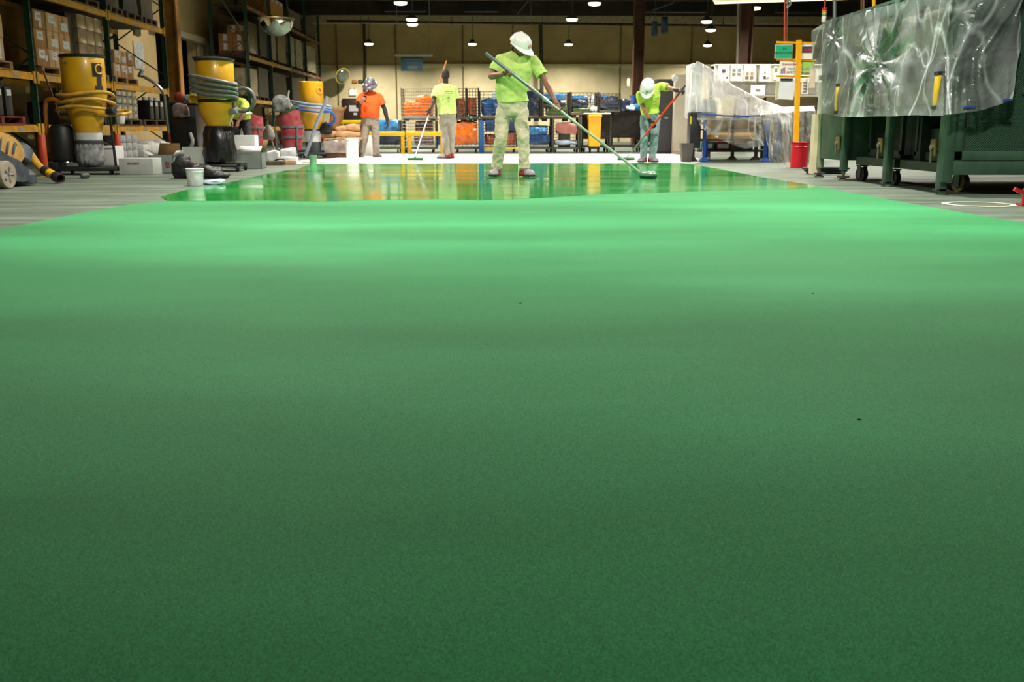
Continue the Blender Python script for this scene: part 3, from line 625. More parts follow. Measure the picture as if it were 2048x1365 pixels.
mb = MB(); mb.cyl(k, PB-PD*.05, .0165, n=14); mb.cyl(k-PD*.02, k+PD*.06, .023, n=14); mb.build('pole', M('silver_pole_green', 'b4c2b8', .35, metal=.4), t)
mb = MB(); hd = fl(1296, 358); e = V(.62, -.78, 0).normalized()
mb.tube([PB-PD*.14, PB-PD*.02, hd+V(0, 0, .07)-e*.02], .013, 8); mb.tube([PB-PD*.05, hd-e*.10+V(0, 0, .06)], .008, 6); mb.build('yoke', alu, t)
mb = MB(); mb.cyl(hd-e*.12+V(0, 0, .034), hd+e*.12+V(0, 0, .034), .032, n=14); mb.build('roller_sleeve', M('wet_dark_nap', '1e3a34', .3, bump=.4), t)
mb = MB(); mb.lathe([(.012, -.15), (.036, -.12), (.040, .02), (.030, .12), (.012, .14)], hd+V(-.01, .01, .060), 14, axis=tuple(e)); mb.box(hd+V(0, 0, .075), (.2, .05, .02), rz=math.atan2(e.y, e.x), bev=.008); mb.build('roller_cover', M('silver_cover', 'a8b8b4', .25, metal=.6), t)
# --- worker bent over the red pole
Y0 = 18.6
PT, PB = at(1371, 171, 17.95), at(1262, 306, 18.5); PD = (PB-PT).normalized(); g1, g2 = on_pole(PT, PB, 1361), on_pole(PT, PB, 1306)
J = dict(hipL=at(1311, 236, Y0), hipR=at(1290, 236, Y0), kneeL=at(1309, 277, Y0-.08), kneeR=at(1289, 277, Y0-.08), ankL=at(1304, 316, Y0), ankR=at(1287, 314, Y0+.02),
         neck=at(1300, 176, Y0-.22), waist=at(1299, 214, Y0-.05), chest=at(1300, 190, Y0-.16), shoL=at(1322, 172, Y0-.18), shoR=at(1279, 190, Y0-.18), elbL=at(1341, 177, Y0-.42), elbR=at(1287, 217, Y0-.30),
         wriL=at(1354, 181, Y0-.60), wriR=at(1299, 238, Y0-.42), head=at(1295, 176, Y0-.36), hf=V(-.15, -.45, -.9), hu=V(-.12, -.80, .50), tf=V(0, -1, -.15),
         handL=(V(.9, -.3, -.1), V(.2, .7, -.6), 1, (.9, 1.1, .7)), handR=(V(.55, .1, -.85), V(.3, -.8, -.3), -1, (.9, 1.1, .7)))
J['wriL'] = g1+V(-.075, -.03, .02); J['wriR'] = g2+V(-.05, .03, .075)
def hatB(root, R, P):
    hard_hat(root, P(0, .0, .045), R@V(0, 1, 0), R@V(0, 0, 1), white_hat, 1.04, decal=[(PI*.5, .06, .022, M('green_helmet_badge', '9db08c', .5))])
def shoesB(root, J):
    gm = M('grey_shoe_upper', '8f8a90', .6, var=.2, scale=14); shoe(root, J['ankL'], (.3, -.95), shoe_red, gm, 1.1); shoe(root, J['ankR'], (-.5, -.86), shoe_red, gm, 1.1)
person('worker in white hard hat, lime T-shirt and pale jeans bent over an orange-red pole', J, skin_l, M('bright_lime_cloth', 'c2e45c', .8, var=.06, scale=9, bump=.3), denim, shoesB, hat=hatB, hair=False, voxel=.0065, gloves='LR', chest_w=.185, hip_w=.155, build=.92, face=False)
t = thing('floor_squeegee', 'orange-red pole with green-stained brush head held by the bent worker in jeans', 'floor tool', (PB.x, PB.y, 0))
mb = MB(); k = PT.lerp(PB, .10); k2 = PT.lerp(PB, .74); mb.cyl(k, k2, .019, n=12); mb.build('handle', M('red_orange_pole', 'e0401c', .4, var=.05), t)
mb = MB(); mb.cyl(PT, k, .013, n=10); mb.build('grip_end', glove_m, t)
mb = MB(); mb.cyl(k2, PB, .014, n=10); hd = fl(1252, 321); mb.tube([PB, hd+V(.06, 0, .10), hd+V(0, 0, .05)], .012, 8); mb.build('extension', M('grey_green_pole', '7c8f84', .4, metal=.4), t)
mb = MB(); mb.box(hd+V(0, 0, .045), (.34, .08, .03), rz=.15, bev=.01); mb.build('head_block', M('green_stained_block', '4f7a54', .5, var=.2), t)
mb = MB(); mb.box(hd+V(0, 0, .018), (.35, .05, .034), rz=.15, bev=.008); mb.build('bristles', M('green_bristles', '1f5a2c', .6, bump=.6, bscale=200), t)
# --- worker seen from behind with a squeegee
Y0 = 21.2
PT, PB = at(893, 122, 21.85), at(830, 314, 20.15); PD = (PB-PT).normalized(); g1 = on_pole(PT, PB, 858)
J = dict(hipR=at(904, 240, Y0), hipL=at(887, 240, Y0), kneeR=at(903, 276, Y0+.05), kneeL=at(891, 277, Y0), ankR=at(900, 309, Y0+.05), ankL=at(893, 309, Y0-.2),
         neck=at(891, 168, Y0+.02), waist=at(893, 212, Y0), chest=at(891, 190, Y0), shoR=at(908, 179, Y0), shoL=at(873, 178, Y0-.02), elbR=at(915, 207, Y0+.03), elbL=at(867, 203, Y0-.12),
         wriR=at(914, 232, Y0+.06), wriL=g1+V(.02, -.02, .09), head=at(891, 152, Y0+.03), hf=V(-.25, .95, -.15), hu=V(0, 0, 1), tf=V(-.15, 1, 0),
         handR=(V(-.05, .15, -1), V(-.9, .2, 0), 1, (.35, .4, .3)), handL=(V(-.25, .1, -.95), V(-.3, .8, 0), -1, (.8, 1.0, .7)))
def hatC(root, R, P): pass
def shoesC(root, J): shoe(root, J['ankR'], (-.5, .4), shoe_red, shoe_white, 1.1); shoe(root, J['ankL'], (-.85, -.3), shoe_red, shoe_white, 1.1)
r3, _, _ = person('bareheaded worker in a lime T-shirt seen from behind, holding a wooden-topped squeegee pole', J, skin_dd, M('pale_lime_cloth', 'c4e084', .8, var=.06, scale=9, bump=.3), greyp, shoesC, hair=True, hat=hatC, voxel=.007, chest_w=.20, hip_w=.175)
c = at(897, 183, Y0-.155)
for k, (sz, body) in enumerate(((.05, 'Concrete'), (.03, 'CONCRETE FLOORS'))):
    pass
mb = MB()
for dz, wd in ((.0, .16), (-.035, .20), (-.13, .05), (-.19, .04)): mb.box(c+V(-.0, .0, dz), (wd, .004, .012))
mb.build('back_print', M('dark_print', '3c5a30', .7), r3)
t = thing('floor_squeegee', 'squeegee with green head and wooden handle held by the worker seen from behind', 'floor tool', (PB.x, PB.y, 0))
mb = MB(); k = PT.lerp(PB, .60); mb.cyl(PT, k, .017, .015, n=10); mb.build('wooden_handle', M('orange_wood', 'b8743c', .5, var=.2), t)
mb = MB(); mb.cyl(k, PB, .014, n=10); hd = fl(830, 321); mb.cyl(PB, hd+V(0, .02, .05), .015, .03, n=8); mb.build('pole', alu, t)
mb = MB(); mb.box(hd+V(0, 0, .04), (.31, .06, .03), rz=-.05, bev=.01); mb.build('head_block', M('green_head_block', '2f7d43', .5, var=.2), t)
mb = MB(); mb.box(hd+V(0, 0, .016), (.31, .025, .030), rz=-.05); mb.build('blade', M('green_rubber', '256a38', .5), t)
# --- man in orange with a phone
Y0 = 22.4
J = dict(hipL=at(749, 245, Y0), hipR=at(731, 245, Y0), kneeL=at(752, 276, Y0-.05), kneeR=at(729, 276, Y0-.05), ankL=at(752, 309, Y0), ankR=at(722, 309, Y0),
         neck=at(740, 184, Y0), waist=at(741, 225, Y0), chest=at(741, 204, Y0-.02), shoL=at(758, 193, Y0), shoR=at(723, 193, Y0), elbL=at(769, 218, Y0), elbR=at(716, 213, Y0-.12),
         wriL=at(775, 241, Y0-.05), wriR=at(722, 205, Y0-.34), head=at(740, 173, Y0-.05), hf=V(-.15, -.85, -.5), hu=V(0, -.35, .95), tf=V(0, -1, 0),
         handL=(V(.1, -.1, -1), V(-.9, .2, 0), -1, (.4, .5, .3)), handR=(V(.65, -.1, .75), V(.2, .75, .3), -1, (.7, .8, .5)))
def hatD(root, R, P):
    pm = M('patterned_helmet', '2c2f38', .3, col2='8d93a6', scale=14, coat=.5)
    hard_hat(root, P(0, .0, .048), R@V(0, 1, 0), R@V(0, 0, 1), pm, 1.02, full_brim=True, decal=[(PI*.40, .05, .028, M('red_white_sticker', 'd8b8b8', .5)), (PI*.62, .07, .018, M('red_sticker', 'b8342c', .5))])
def shoesD(root, J):
    bm_ = M('tan_work_boot', '6f6556', .7, var=.2); shoe(root, J['ankL'], (.55, -.8), bm_, bm_, 1.1, 'work_boot', False); shoe(root, J['ankR'], (.1, -.98), bm_, bm_, 1.1, 'work_boot', False)
r4, _, _ = person('man in orange T-shirt and patterned hard hat looking down at a phone', J, skin_d, orange_sh, taup, shoesD, hat=hatD, hair=False, voxel=.007, belly=.05, gloves='L', sleeves='LR', chest_w=.20, hip_w=.18)
w_ = J['wriR']; d = V(.65, -.1, .75).normalized(); mb = MB(); c = w_+d*.09+V(.02, .055, .01)
mb.box(c, (.075, .012, .15), R=basis(V(.2, .7, .35), V(.3, -.3, .9)), bev=.006); tag(mb.build('phone', M('black_phone', '15161a', .2)), 'black phone held up by the man in the orange shirt', 'phone')
# --- worker bending down behind the second dust extractor, mostly hidden
Y0 = 20.6
J = dict(hipL=at(492, 243, Y0), hipR=at(474, 243, Y0), kneeL=at(497, 275, Y0-.25), kneeR=at(470, 275, Y0-.2), ankL=at(494, 300, Y0+.05), ankR=at(473, 300, Y0+.05),
         neck=at(474, 200, Y0-.18), waist=at(482, 228, Y0-.06), chest=at(478, 212, Y0-.12), shoL=at(487, 204, Y0-.2), shoR=at(462, 206, Y0-.15), elbL=at(488, 228, Y0-.34), elbR=at(458, 228, Y0-.3),
         wriL=at(476, 244, Y0-.42), wriR=at(464, 246, Y0-.42), head=at(468, 192, Y0-.28), hf=V(-.3, -.6, -.7), hu=V(-.2, -.6, .7), tf=V(-.2, -1, -.2),
         handL=(V(-.2, -.3, -.9), V(-.5, .3, 0), 1, (.5, .6, .4)), handR=(V(.1, -.3, -.9), V(.5, .3, 0), -1, (.5, .6, .4)))
def shoesE(root, J): bm_ = MATS['tan_work_boot']; shoe(root, J['ankL'], (.3, -.9), bm_, bm_, 1.1, 'work_boot', False); shoe(root, J['ankR'], (-.3, -.9), bm_, bm_, 1.1, 'work_boot', False)
r5, _, _ = person('worker in lime vest and black trousers stooping behind the dust extractor with grey hoses', J, skin_d, M('lime_vest_cloth', 'c4dc58', .7, bump=.3), M('black_trouser_cloth', '17181c', .8, bump=.3), shoesE, hair=True, voxel=.008)
mb = MB(); a = at(474, 226, Y0-.25); mb.torus(a.lerp(at(486, 228, Y0), .5)+V(.02, .0, .0), .20, .022, n=24, m=6); mb.build('reflective_band', M('reflective_tape', 'c9cdd0', .3, metal=.3), r5)
# ================================================================== storage racks
RX, RB = -7.5, -8.6                      # aisle face and rear face
green_st = M('rack_green_paint', '1f4a3a', .5, var=.2, scale=12); yel = M('rack_yellow_paint', 'd99c12', .45, var=.2, scale=7); pinkb = M('faded_red_beam', '8c5a44', .6, var=.25, scale=5)
guard = M('orange_post_guard', 'd8481a', .45, var=.15); wood = M('pallet_wood', '9c7a4e', .8, var=.3, scale=9, bump=.3); wood_d = M('dark_pallet_wood', '5c4430', .85, var=.3, scale=9); wood_r = M('red_pallet_wood', '8a3a2c', .8, var=.3)
deckm = M('rack_deck_boards', '4a3c2c', .8, var=.3, scale=8)
def upright(parent, y, x0=RX, x1=RB, h=6.3, guards=True):
    for x in (x0, x1):
        mb = MB(); mb.bb((x-.045, y-.04, 0), (x+.045, y-.025, h)); mb.bb((x-.045, y+.025, 0), (x+.045, y+.04, h)); mb.bb((x-.045, y-.04, 0), (x-.03, y+.04, h)) if x == x1 else mb.bb((x+.028, y-.04, 0), (x+.045, y+.04, h))
        mb.bb((x-.08, y-.07, 0), (x+.08, y+.07, .012))
        o = mb.build('upright', green_st, parent)
        if x == x0:
            mb = MB()
            for k in range(int(h/.15)): mb.bb((x+.0455, y-.012, .1+k*.15), (x+.047, y+.012, .14+k*.15))
            mb.build('slot_holes', M('slot_dark', '0c1a14', .8), o)
    mb = MB(); z = .25; s = 0
    while z < h-.9:
        mb.cyl((x0, y, z if s % 2 == 0 else z+.75), (x1, y, z+.75 if s % 2 == 0 else z), .016, n=6); z += .78; s += 1
    mb.build('lattice_brace', green_st, parent)
    if guards:
        mb = MB(); mb.lathe([(.07, 0), (.07, .5), (.055, .52)], (x0+.03, y, 0), 14); mb.build('post_guard', guard, parent)
def beam(parent, y0, y1, z, mat, x=RX, stickers=0):
    mb = MB(); mb.bb((x-.03, y0+.04, z-.06), (x+.045, y1-.04, z+.03)); mb.bb((x-.03, y0+.04, z+.03), (x+.02, y1-.04, z+.06))
    mb.bb((x+.03, y0+.03, z-.11), (x+.055, y0+.10, z+.08)); mb.bb((x+.03, y1-.10, z-.11), (x+.055, y1-.03, z+.08)); o = mb.build('beam', mat, parent)
    for k in range(stickers):
        mb = MB(); yy = y0+(y1-y0)*(k+.6)/(stickers+.3); mb.bb((x+.0455, yy-.09, z-.035), (x+.049, yy+.09, z+.02)); mb.build('location_sticker', M('sticker_grey', 'a8a8a0', .5, var=.3, scale=40), o)
def rack(label, ys, lv, mats, h=6.3):
    t = thing('pallet_rack', label, 'storage rack', (RX, ys[0], 0))
    for y in ys: upright(t, y, h=h)
    for i in range(len(ys)-1):
        for k, z in enumerate(lv):
            m_ = mats(i, k); beam(t, ys[i], ys[i+1], z, m_, RX, 3 if i < 4 else 0); beam(t, ys[i], ys[i+1], z, m_, RB, 0)
            mb = MB(); mb.bb((RB+.03, ys[i]+.06, z+.035), (RX-.03, ys[i+1]-.06, z+.055)); mb.build('deck', deckm, t)
    return t
r1 = rack('front pallet rack with green posts, yellow beams and orange post guards beside the grinder', (10.4, 13.9, 17.3, 20.8, 24.4), (.62, 1.46, 2.82), lambda i, k: yel)
# cross brace of the end bay
mb = MB(); mb.cyl((-8.58, 20.9, 1.9), (-8.55, 24.3, 2.72), .03, n=6); mb.cyl((-8.6, 24.3, 3.0), (-8.6, 20.9, 4.6), .03, n=6); mb.build('diagonal_brace', M('dark_brace', '1c2a26', .6), r1)
r2 = rack('tall back pallet rack with green posts and faded beams reaching the back wall', (32.8, 36.3, 39.8, 43.3, 46.8), (.62, 1.48, 2.82, 4.35), lambda i, k: yel if (k == 0 or (i < 2 and k < 3)) else pinkb, h=6.4)
mb = MB(); mb.cyl((-8.5, 32.7, 5.0), (-7.6, 32.7, 3.6), .025, n=6); mb.cyl((-8.6, 32.9, 4.3), (-8.6, 36.2, 3.1), .02, n=6); mb.cyl((-8.6, 32.9, 4.4), (-8.6, 39.2, 4.4), .015, n=6); mb.build('diagonal_brace', M('pale_brace', '6f8078', .5), r2)
# --- pallets and cartons
card = [M('carton_tan', 'b98a58', .8, var=.14, scale=5), M('carton_brown', 'a2723f', .8, var=.14, scale=5), M('carton_pale', 'c49c6c', .8, var=.12, scale=5)]
wlab = M('white_paper_label', 'd9dadd', .6, var=.25, scale=30); tape = M('brown_tape', '8f6a3c', .4); wraps = M('stretch_wrap_film', 'b8b2a4', .22, var=.35, scale=5, coat=.6, bump=.4, bscale=14)
def pallet(x0, x1, y0, y1, z, lab, mat=None, group='wooden pallets on the racks'):
    mat = mat or wood; t = thing('wooden_pallet', lab, 'pallet', ((x0+x1)/2, (y0+y1)/2, z), group); mb = MB(); n = 6
    for i in range(n):
        a = x0+(x1-x0)*i/(n-1)*.9; mb.bb((a, y0, z+.105), (a+(x1-x0)*.1, y1, z+.125))
    for a in (x0, (x0+x1)/2-.04, x1-.08): mb.bb((a, y0, z), (a+.08, y1, z+.018))
    mb.build('deck_boards', mat, t)
    for k, a in enumerate((y0, (y0+y1)/2-.05, y1-.10)):
        mb = MB(); mb.bb((x0, a, z+.018), (x1, a+.10, z+.105)); mb.build('stringer', mat, t)
    return t
def carton(x0, x1, y0, y1, z0, z1, lab, k=0, group=None, label_side=True, mat=None, corner=False):
    mb = MB(); mb.bb((x0, y0, z0), (x1, y1, z1), .006); mb.m = 1
    mb.bb((x1-.002, (y0+y1)/2-.025, z0+.004), (x1+.0015, (y0+y1)/2+.025, z1-.004)); mb.bb((x0+.004, y0-.0015, (z0+z1)/2-.02), (x1-.004, y0+.002, (z0+z1)/2+.02)) if corner else None
    mb.m = 2
    if label_side:
        h = z1-z0; w = y1-y0; f = random.uniform(.0, .15)
        pat = random.randint(0, 3)
        if pat < 3: mb.bb((x1-.002, y0+w*(.12+f), z0+h*.42), (x1+.002, y0+w*(.62+f), z0+h*.9))
        if pat == 1: mb.bb((x1-.002, y0+w*(.40+f), z0+h*.08), (x1+.002, y0+w*(.62+f), z0+h*.42))
        if pat == 2: mb.bb((x1-.002, y0+w*(.66+f), z0+h*.30), (x1+.002, y0+w*(.84+f), z0+h*.6))
        if pat == 3: mb.bb((x1-.002, y0+w*.3, z0+h*.15), (x1+.002, y0+w*.9, z0+h*.6))
        mb.m = 3; mb.bb((x1, y0+w*.33, z0+h*.6), (x1+.0025, y0+w*.6, z0+h*.64)); mb.bb((x1, y0+w*.33, z0+h*.7), (x1+.0025, y0+w*.6, z0+h*.73))
    o = mb.build('carton', [mat or card[k % 3], tape, wlab, M('label_ink', '4a4a52', .7)])
    return tag(o, lab, 'box', group)
rowname = ['bottom', 'second', 'third', 'top', 'fifth']; colname = ['first', 'second', 'third', 'fourth', 'fifth']
def stack(x1, y0, z, cw, ch, cols, rows, where, group, depth=.45, skip=(), k0=0, mat=None, labels=True, gap=.012, jit=.02):
    n = 0
    for r in range(rows):
        for c in range(cols):
            if (c, r) in skip: continue
            j = random.uniform(-jit, jit); a = y0+c*(cw+gap); rn = 'bottom' if r == 0 else 'top' if r == rows-1 else rowname[r]
            carton(x1-depth+j, x1+j, a, a+cw, z+r*(ch+.003), z+r*(ch+.003)+ch, '%s-row carton, %s from the camera end, %s' % (rn, colname[c], where), k=n+k0, group=group, label_side=labels, mat=mat); n += 1
# front rack, level above the 1.46 beam
zf = 1.52
pallet(-8.45, -7.45, 14.6, 16.5, zf, 'wooden pallet under the wrapped cartons at the rack end closest to the camera, middle beam')
stack(-7.47, 15.0, zf+.13, .42, .34, 3, 3, 'at the camera end of the front rack', 'wrapped cartons at the camera end of the front rack', k0=0)
mb = MB(); mb.lump((-8.3, 15.0, zf+.13+1.04), (-7.5, 16.3, zf+.13+1.3), 3, .03, .3); tag(mb.build('wrapped_bundle', wraps), 'crumpled film-wrapped bundle on the carton stack at the camera end of the front rack', 'bundle')
pallet(-8.45, -7.45, 17.55, 19.05, zf, 'wooden pallet under the white-labelled cartons above the dust extractor hose')
stack(-7.47, 17.45, zf+.13, .46, .30, 3, 3, 'beside the black case', 'white-labelled cartons in the second bay of the front rack', skip=((1, 3),), k0=1)
mb = MB(); mb.bb((-8.2, 18.95, zf+.13), (-7.55, 19.3, zf+1.15), .02); tag(mb.build('black_drum_case', M('black_plastic_case', '1c1c1e', .5)), 'tall black case standing between the labelled cartons and the film-wrapped load', 'case')
pallet(-8.45, -7.45, 19.35, 20.6, zf, 'wooden pallet under the film-wrapped tan load behind the dust extractor top', wood)
mb = MB()
for r in range(4):
    for c in range(3): mb.bb((-8.3, 19.36+c*.41, zf+.13+r*.26), (-7.5, 19.36+c*.41+.40, zf+.13+r*.26+.255), .015)
t = tag(mb.build('wrapped_pallet_load', M('wrapped_tan_cartons', 'a98f6c', .3, var=.25, scale=5, coat=.6)), 'film-wrapped tan load between the black case and the second green post', 'wrapped load')
pallet(-8.45, -7.45, 20.95, 22.3, zf, 'wooden pallet under the white-labelled cartons in the end bay of the front rack')
stack(-7.47, 20.98, zf+.13, .38, .26, 3, 2, 'end bay of the front rack', 'white-labelled cartons in the end bay', k0=2)
mb = MB(); 
for k in range(5): mb.bb((-8.75+k*.03, 21.3+k*.14, 1.75), (-8.70+k*.03, 21.42+k*.14, 2.55))
tag(mb.build('louvred_panel', M('dark_louvre', '2c2618', .7)), 'dark louvred panel standing behind the labelled cartons in the end bay', 'panel')
# level .68
zf = .68
pallet(-8.45, -7.45, 15.2, 16.75, zf, 'red-painted pallet under the black canisters with white caps by the grinder', wood_r)
def canister(x, y, z, h, lab, group, capc=None, s=.13):
    t = thing('canister', lab, 'canister', (x, y, z), group); mb = MB(); mb.bb((x-s, y-s*.9, z), (x+s, y+s*.9, z+h*.86), .02); mb.build('body', M('black_canister', '1b1b1e', .4), t)
    mb = MB(); mb.bb((x+s-.001, y-s*.6, z+h*.60), (x+s+.003, y+s*.6, z+h*.78)); mb.build('paper_label', wlab, t)
    mb = MB(); mb.cyl((x, y, z+h*.86), (x, y, z+h), s*.45, n=12); mb.build('cap', capc or M('black_cap', '222226', .4), t)
for k in range(4): canister(-7.62, 15.35+k*.33, zf+.13, .52, '%s black canister from the camera end, on the red pallet behind the grinder' % colname[k], 'black canisters on the red pallet')
for k in range(3): canister(-7.62, 23.15+k*.36, zf+.13, .50, '%s white-capped black canister counted from the grey wrapped load' % colname[k], 'white-capped black canisters', M('white_cap', 'e8e8ea', .4), .14)
mb = MB(); mb.bb((-8.4, 22.55, zf+.13), (-7.85, 23.0, zf+.62), .02); tag(mb.build('storage_crate', M('black_crate', '111113', .5)), 'plain black crate beside the white-capped canisters', 'crate')
pallet(-8.45, -7.45, 22.5, 24.2, zf, 'dark pallet under the white-capped canisters', wood_d)
pallet(-8.45, -7.45, 21.0, 22.35, zf, 'dark pallet under the grey wrapped load in the end bay', wood_d)
mb = MB()
for r in range(4):
    for c in range(4): mb.bb((-8.2, 21.05+c*.31, zf+.13+r*.155), (-7.5, 21.05+c*.31+.30, zf+.13+r*.155+.15), .02)
tag(mb.build('wrapped_pallet_load', M('wrapped_grey_cans', '9a9688', .25, var=.3, scale=14, coat=.7, bump=.3, bscale=12)), 'grey film-wrapped load of cans in the end bay, above the low yellow beam', 'wrapped load')
mb = MB(); mb.lump((-7.75, 20.9, zf), (-7.38, 21.15, zf+.30), 2, .03, .6); tag(mb.build('white_sack', M('white_sack', 'e4e4e2', .7)), 'white crumpled sack against the second green post on the low yellow beam', 'sack')
# dark sheeted stock in bay 2 low level
mb = MB(); mb.lump((-8.4, 18.9, zf), (-7.6, 20.5, zf+.42), 5, .05, .3); tag(mb.build('dark_sheeted_stock', M('dark_brown_sheet', '2a1c18', .7)), 'dark sheeted stock on the low beam behind the dust extractor', 'sheeted stock')
# top level loads at 2.88
for k, (y0, y1, h, mt, lab) in enumerate(((17.5, 18.9, .9, M('dark_wrapped', '3a3630', .35, var=.3, scale=6, coat=.5), 'dark wrapped load on the top beam before the second green post'), (19.2, 20.4, .8, M('grey_foil_load', '6c6c62', .3, var=.4, scale=6, coat=.5), 'grey foil-wrapped load on the top beam beside the second green post'),
        (20.95, 21.7, .9, M('tan_foil_load', '7c6c54', .3, var=.4, scale=6, coat=.5), 'tan foil-wrapped load on the top beam just past the second green post'), (21.9, 22.9, 1.0, M('dark_green_load', '2c302c', .5, var=.2), 'dark green-grey load on the top beam in the end bay'), (23.05, 23.9, 1.0, M('brown_top_load', '57482e', .5, var=.3), 'brown wrapped load on the top beam next to the end post'))):  # load by the end post is a mottled brown
    pallet(-8.45, -7.45, y0, y1, 2.88, 'dark pallet under the '+lab.split(' on the')[0].strip(), wood_d); mb = MB(); mb.lump((-8.35, y0+.04, 3.01), (-7.52, y1-.04, 3.01+h), k, .04, .12); tag(mb.build('wrapped_pallet_load', mt), lab, 'wrapped load', 'loads on the top beam of the front rack')
# ground level, end bay
for k in range(3):
    for r in range(3):
        mb = MB(); a = 21.1+k*.34; mb.bb((-7.86, a, .02+r*.155), (-7.50, a+.31, .02+r*.155+.15), .01); tag(mb.build('paper_carton', M('white_carton_side', 'c6c8cc', .5, var=.25, scale=9)), '%s-row white can box, %s from the orange guard, under the end bay' % (rowname[r], colname[k]), 'box', 'white wrapped can boxes under the end bay')
for k in range(5):
    mb = MB(); y = 22.25+k*.40; mb.lump((-7.95, y, .0), (-7.40, y+.42, .30+.05*(k % 2)), 11+k, .03, .55); tag(mb.build('white_sack', MATS['white_sack']), '%s white sack from the can boxes, in the row on the floor' % colname[k], 'sack', 'white sacks under the end bay')
# wall chart and switch behind the rack
a, b = at(292, 138, 27.3), at(311, 86, 27.6)
mb = MB(); mb.bb((-9.1, 27.0, a.z), (-9.07, 27.0+.75, b.z)); o = mb.build('wall_chart', M('wall_chart_paper', 'c4c4c0', .6, var=.25, scale=9)); tag(o, 'tall pale chart on the side wall behind the end of the front rack', 'poster')
mb = MB(); mb.bb((-9.06, 27.1, 3.0), (-9.055, 27.6, 3.25)); mb.build('printed_block', M('dark_photo', '44443f', .5), o)
mb = MB(); mb.bb((-9.1, 27.0, 3.25), (-9.0, 27.2, 3.5), .02); tag(mb.build('fire_alarm_bell', M('dark_bell', '2a1c16', .6)), 'small dark alarm box on the side wall above the tall chart', 'alarm')
# --- back rack stock
zf = 2.88
pallet(-8.45, -7.55, 33.0, 34.75, zf-.0, 'reddish pallet under the white-tagged cartons in the first bay of the back rack', M('rusty_pallet_wood', '6a3c26', .8, var=.2))
for k, (xa_, za_, lab) in enumerate(((-8.43, 0, 'bottom-row carton by the rear post, first bay of the back rack'), (-7.99, 0, 'bottom-row carton by the aisle post, first bay of the back rack'), (-8.43, .27, 'second-row carton by the rear post, first bay of the back rack'), (-7.99, .27, 'second-row carton by the aisle post, first bay of the back rack'), (-8.15, .54, 'single carton on top of the two rows in the first bay of the back rack'))):
    z_ = zf+.13+za_; mb = MB(); mb.bb((xa_, 33.02, z_), (xa_+.43, 33.5, z_+.265), .006); mb.m = 1; mb.bb((xa_+.15, 33.015, z_+.05), (xa_+.27, 33.022, z_+.24)); tag(mb.build('carton', [card[1], wlab]), lab, 'box', 'cartons in the first bay of the back rack')
mb = MB(); mb.bb((-8.4, 33.55, zf+.13), (-7.58, 34.72, zf+1.1), .03); tag(mb.build('wrapped_pallet_load', M('brown_wrapped_load', '6e5a40', .4, var=.2, coat=.3)), 'brown wrapped load behind the white-tagged cartons on the back rack', 'wrapped load')
for k, (y0, y1, z0, h, mt, lab) in enumerate((
    (34.9, 36.1, zf, 1.25, M('black_crate_stack', '171717', .5, var=.5, scale=9, col2='3a3a34'), 'stack of black crates under the dome mirror'),
    (36.5, 37.5, zf, .95, M('pale_sack_load', 'a39a88', .4, var=.3, scale=5, coat=.4), 'pale wrapped sacks beside the black crate stack'), (37.9, 39.4, zf, 1.15, M('tan_sheet_load', '8c744c', .5, var=.2, scale=3), 'tan wrapped load before the fourth post of the back rack'),
    (40.0, 41.1, zf, 1.1, M('cream_bag_load', 'b0a88c', .6, var=.3, scale=6), 'cream bag load just past the fourth post of the back rack'), (41.5, 42.9, zf, 1.1, MATS['cream_bag_load'], 'second cream bag load past the fourth post of the back rack'), (43.6, 46.2, zf, 1.05, MATS['cream_bag_load'], 'long cream bag load at the wall end of the back rack'),
    (37.0, 39.2, 4.41, .62, M('gaylord_box', 'b8803c', .8, var=.1), 'big orange-brown carton on the top beam of the back rack'), (40.0, 42.8, 4.41, .6, M('brown_grey_load', '6c5f50', .7, var=.2), 'grey-brown load on the top beam beside the big carton'), (43.95, 46.3, 4.41, .55, M('brown_grey_load_b', '5f5446', .7, var=.25), 'dull brown load at the wall end of the top beam'),
    (33.2, 34.3, 1.54, .85, M('cream_sheet_load', 'b5a684', .7, var=.2), 'cream boxed load on the second beam of the back rack'), (34.5, 36.0, 1.54, .95, M('dark_grey_load', '4a463e', .6, var=.3, scale=9), 'dark grey mixed load on the second beam of the back rack'),
    (36.7, 39.2, 1.54, .9, M('dark_rack_load', '2c2822', .6, var=.3), 'dark load on the second beam behind the small yellow extractor'), (40.2, 42.9, 1.54, .9, M('brown_rack_load', '55432f', .6, var=.3), 'brown load on the second beam toward the back wall'))):
    mb = MB(); mb.lump((-8.4, y0, z0+.11), (-7.55, y1, z0+.13+h), 20+k, .025, .06, n=6); tag(mb.build('wrapped_pallet_load', mt), lab, 'wrapped load', 'wrapped loads on the back rack')
    pallet(-8.4, -7.55, y0, y1, z0, 'pallet under the '+lab.replace(' on the top beam of the back rack', ''), wood_d)
for k in range(3):
    mb = MB(); y = 37.1+k*.75; mb.bb((-7.58, y, 5.02), (-7.54, y+.42, 5.14)); tag(mb.build('paper_tag', wlab), '%s white paper tag from the camera end, on the big orange-brown carton' % colname[k], 'label', 'paper tags on the big carton')
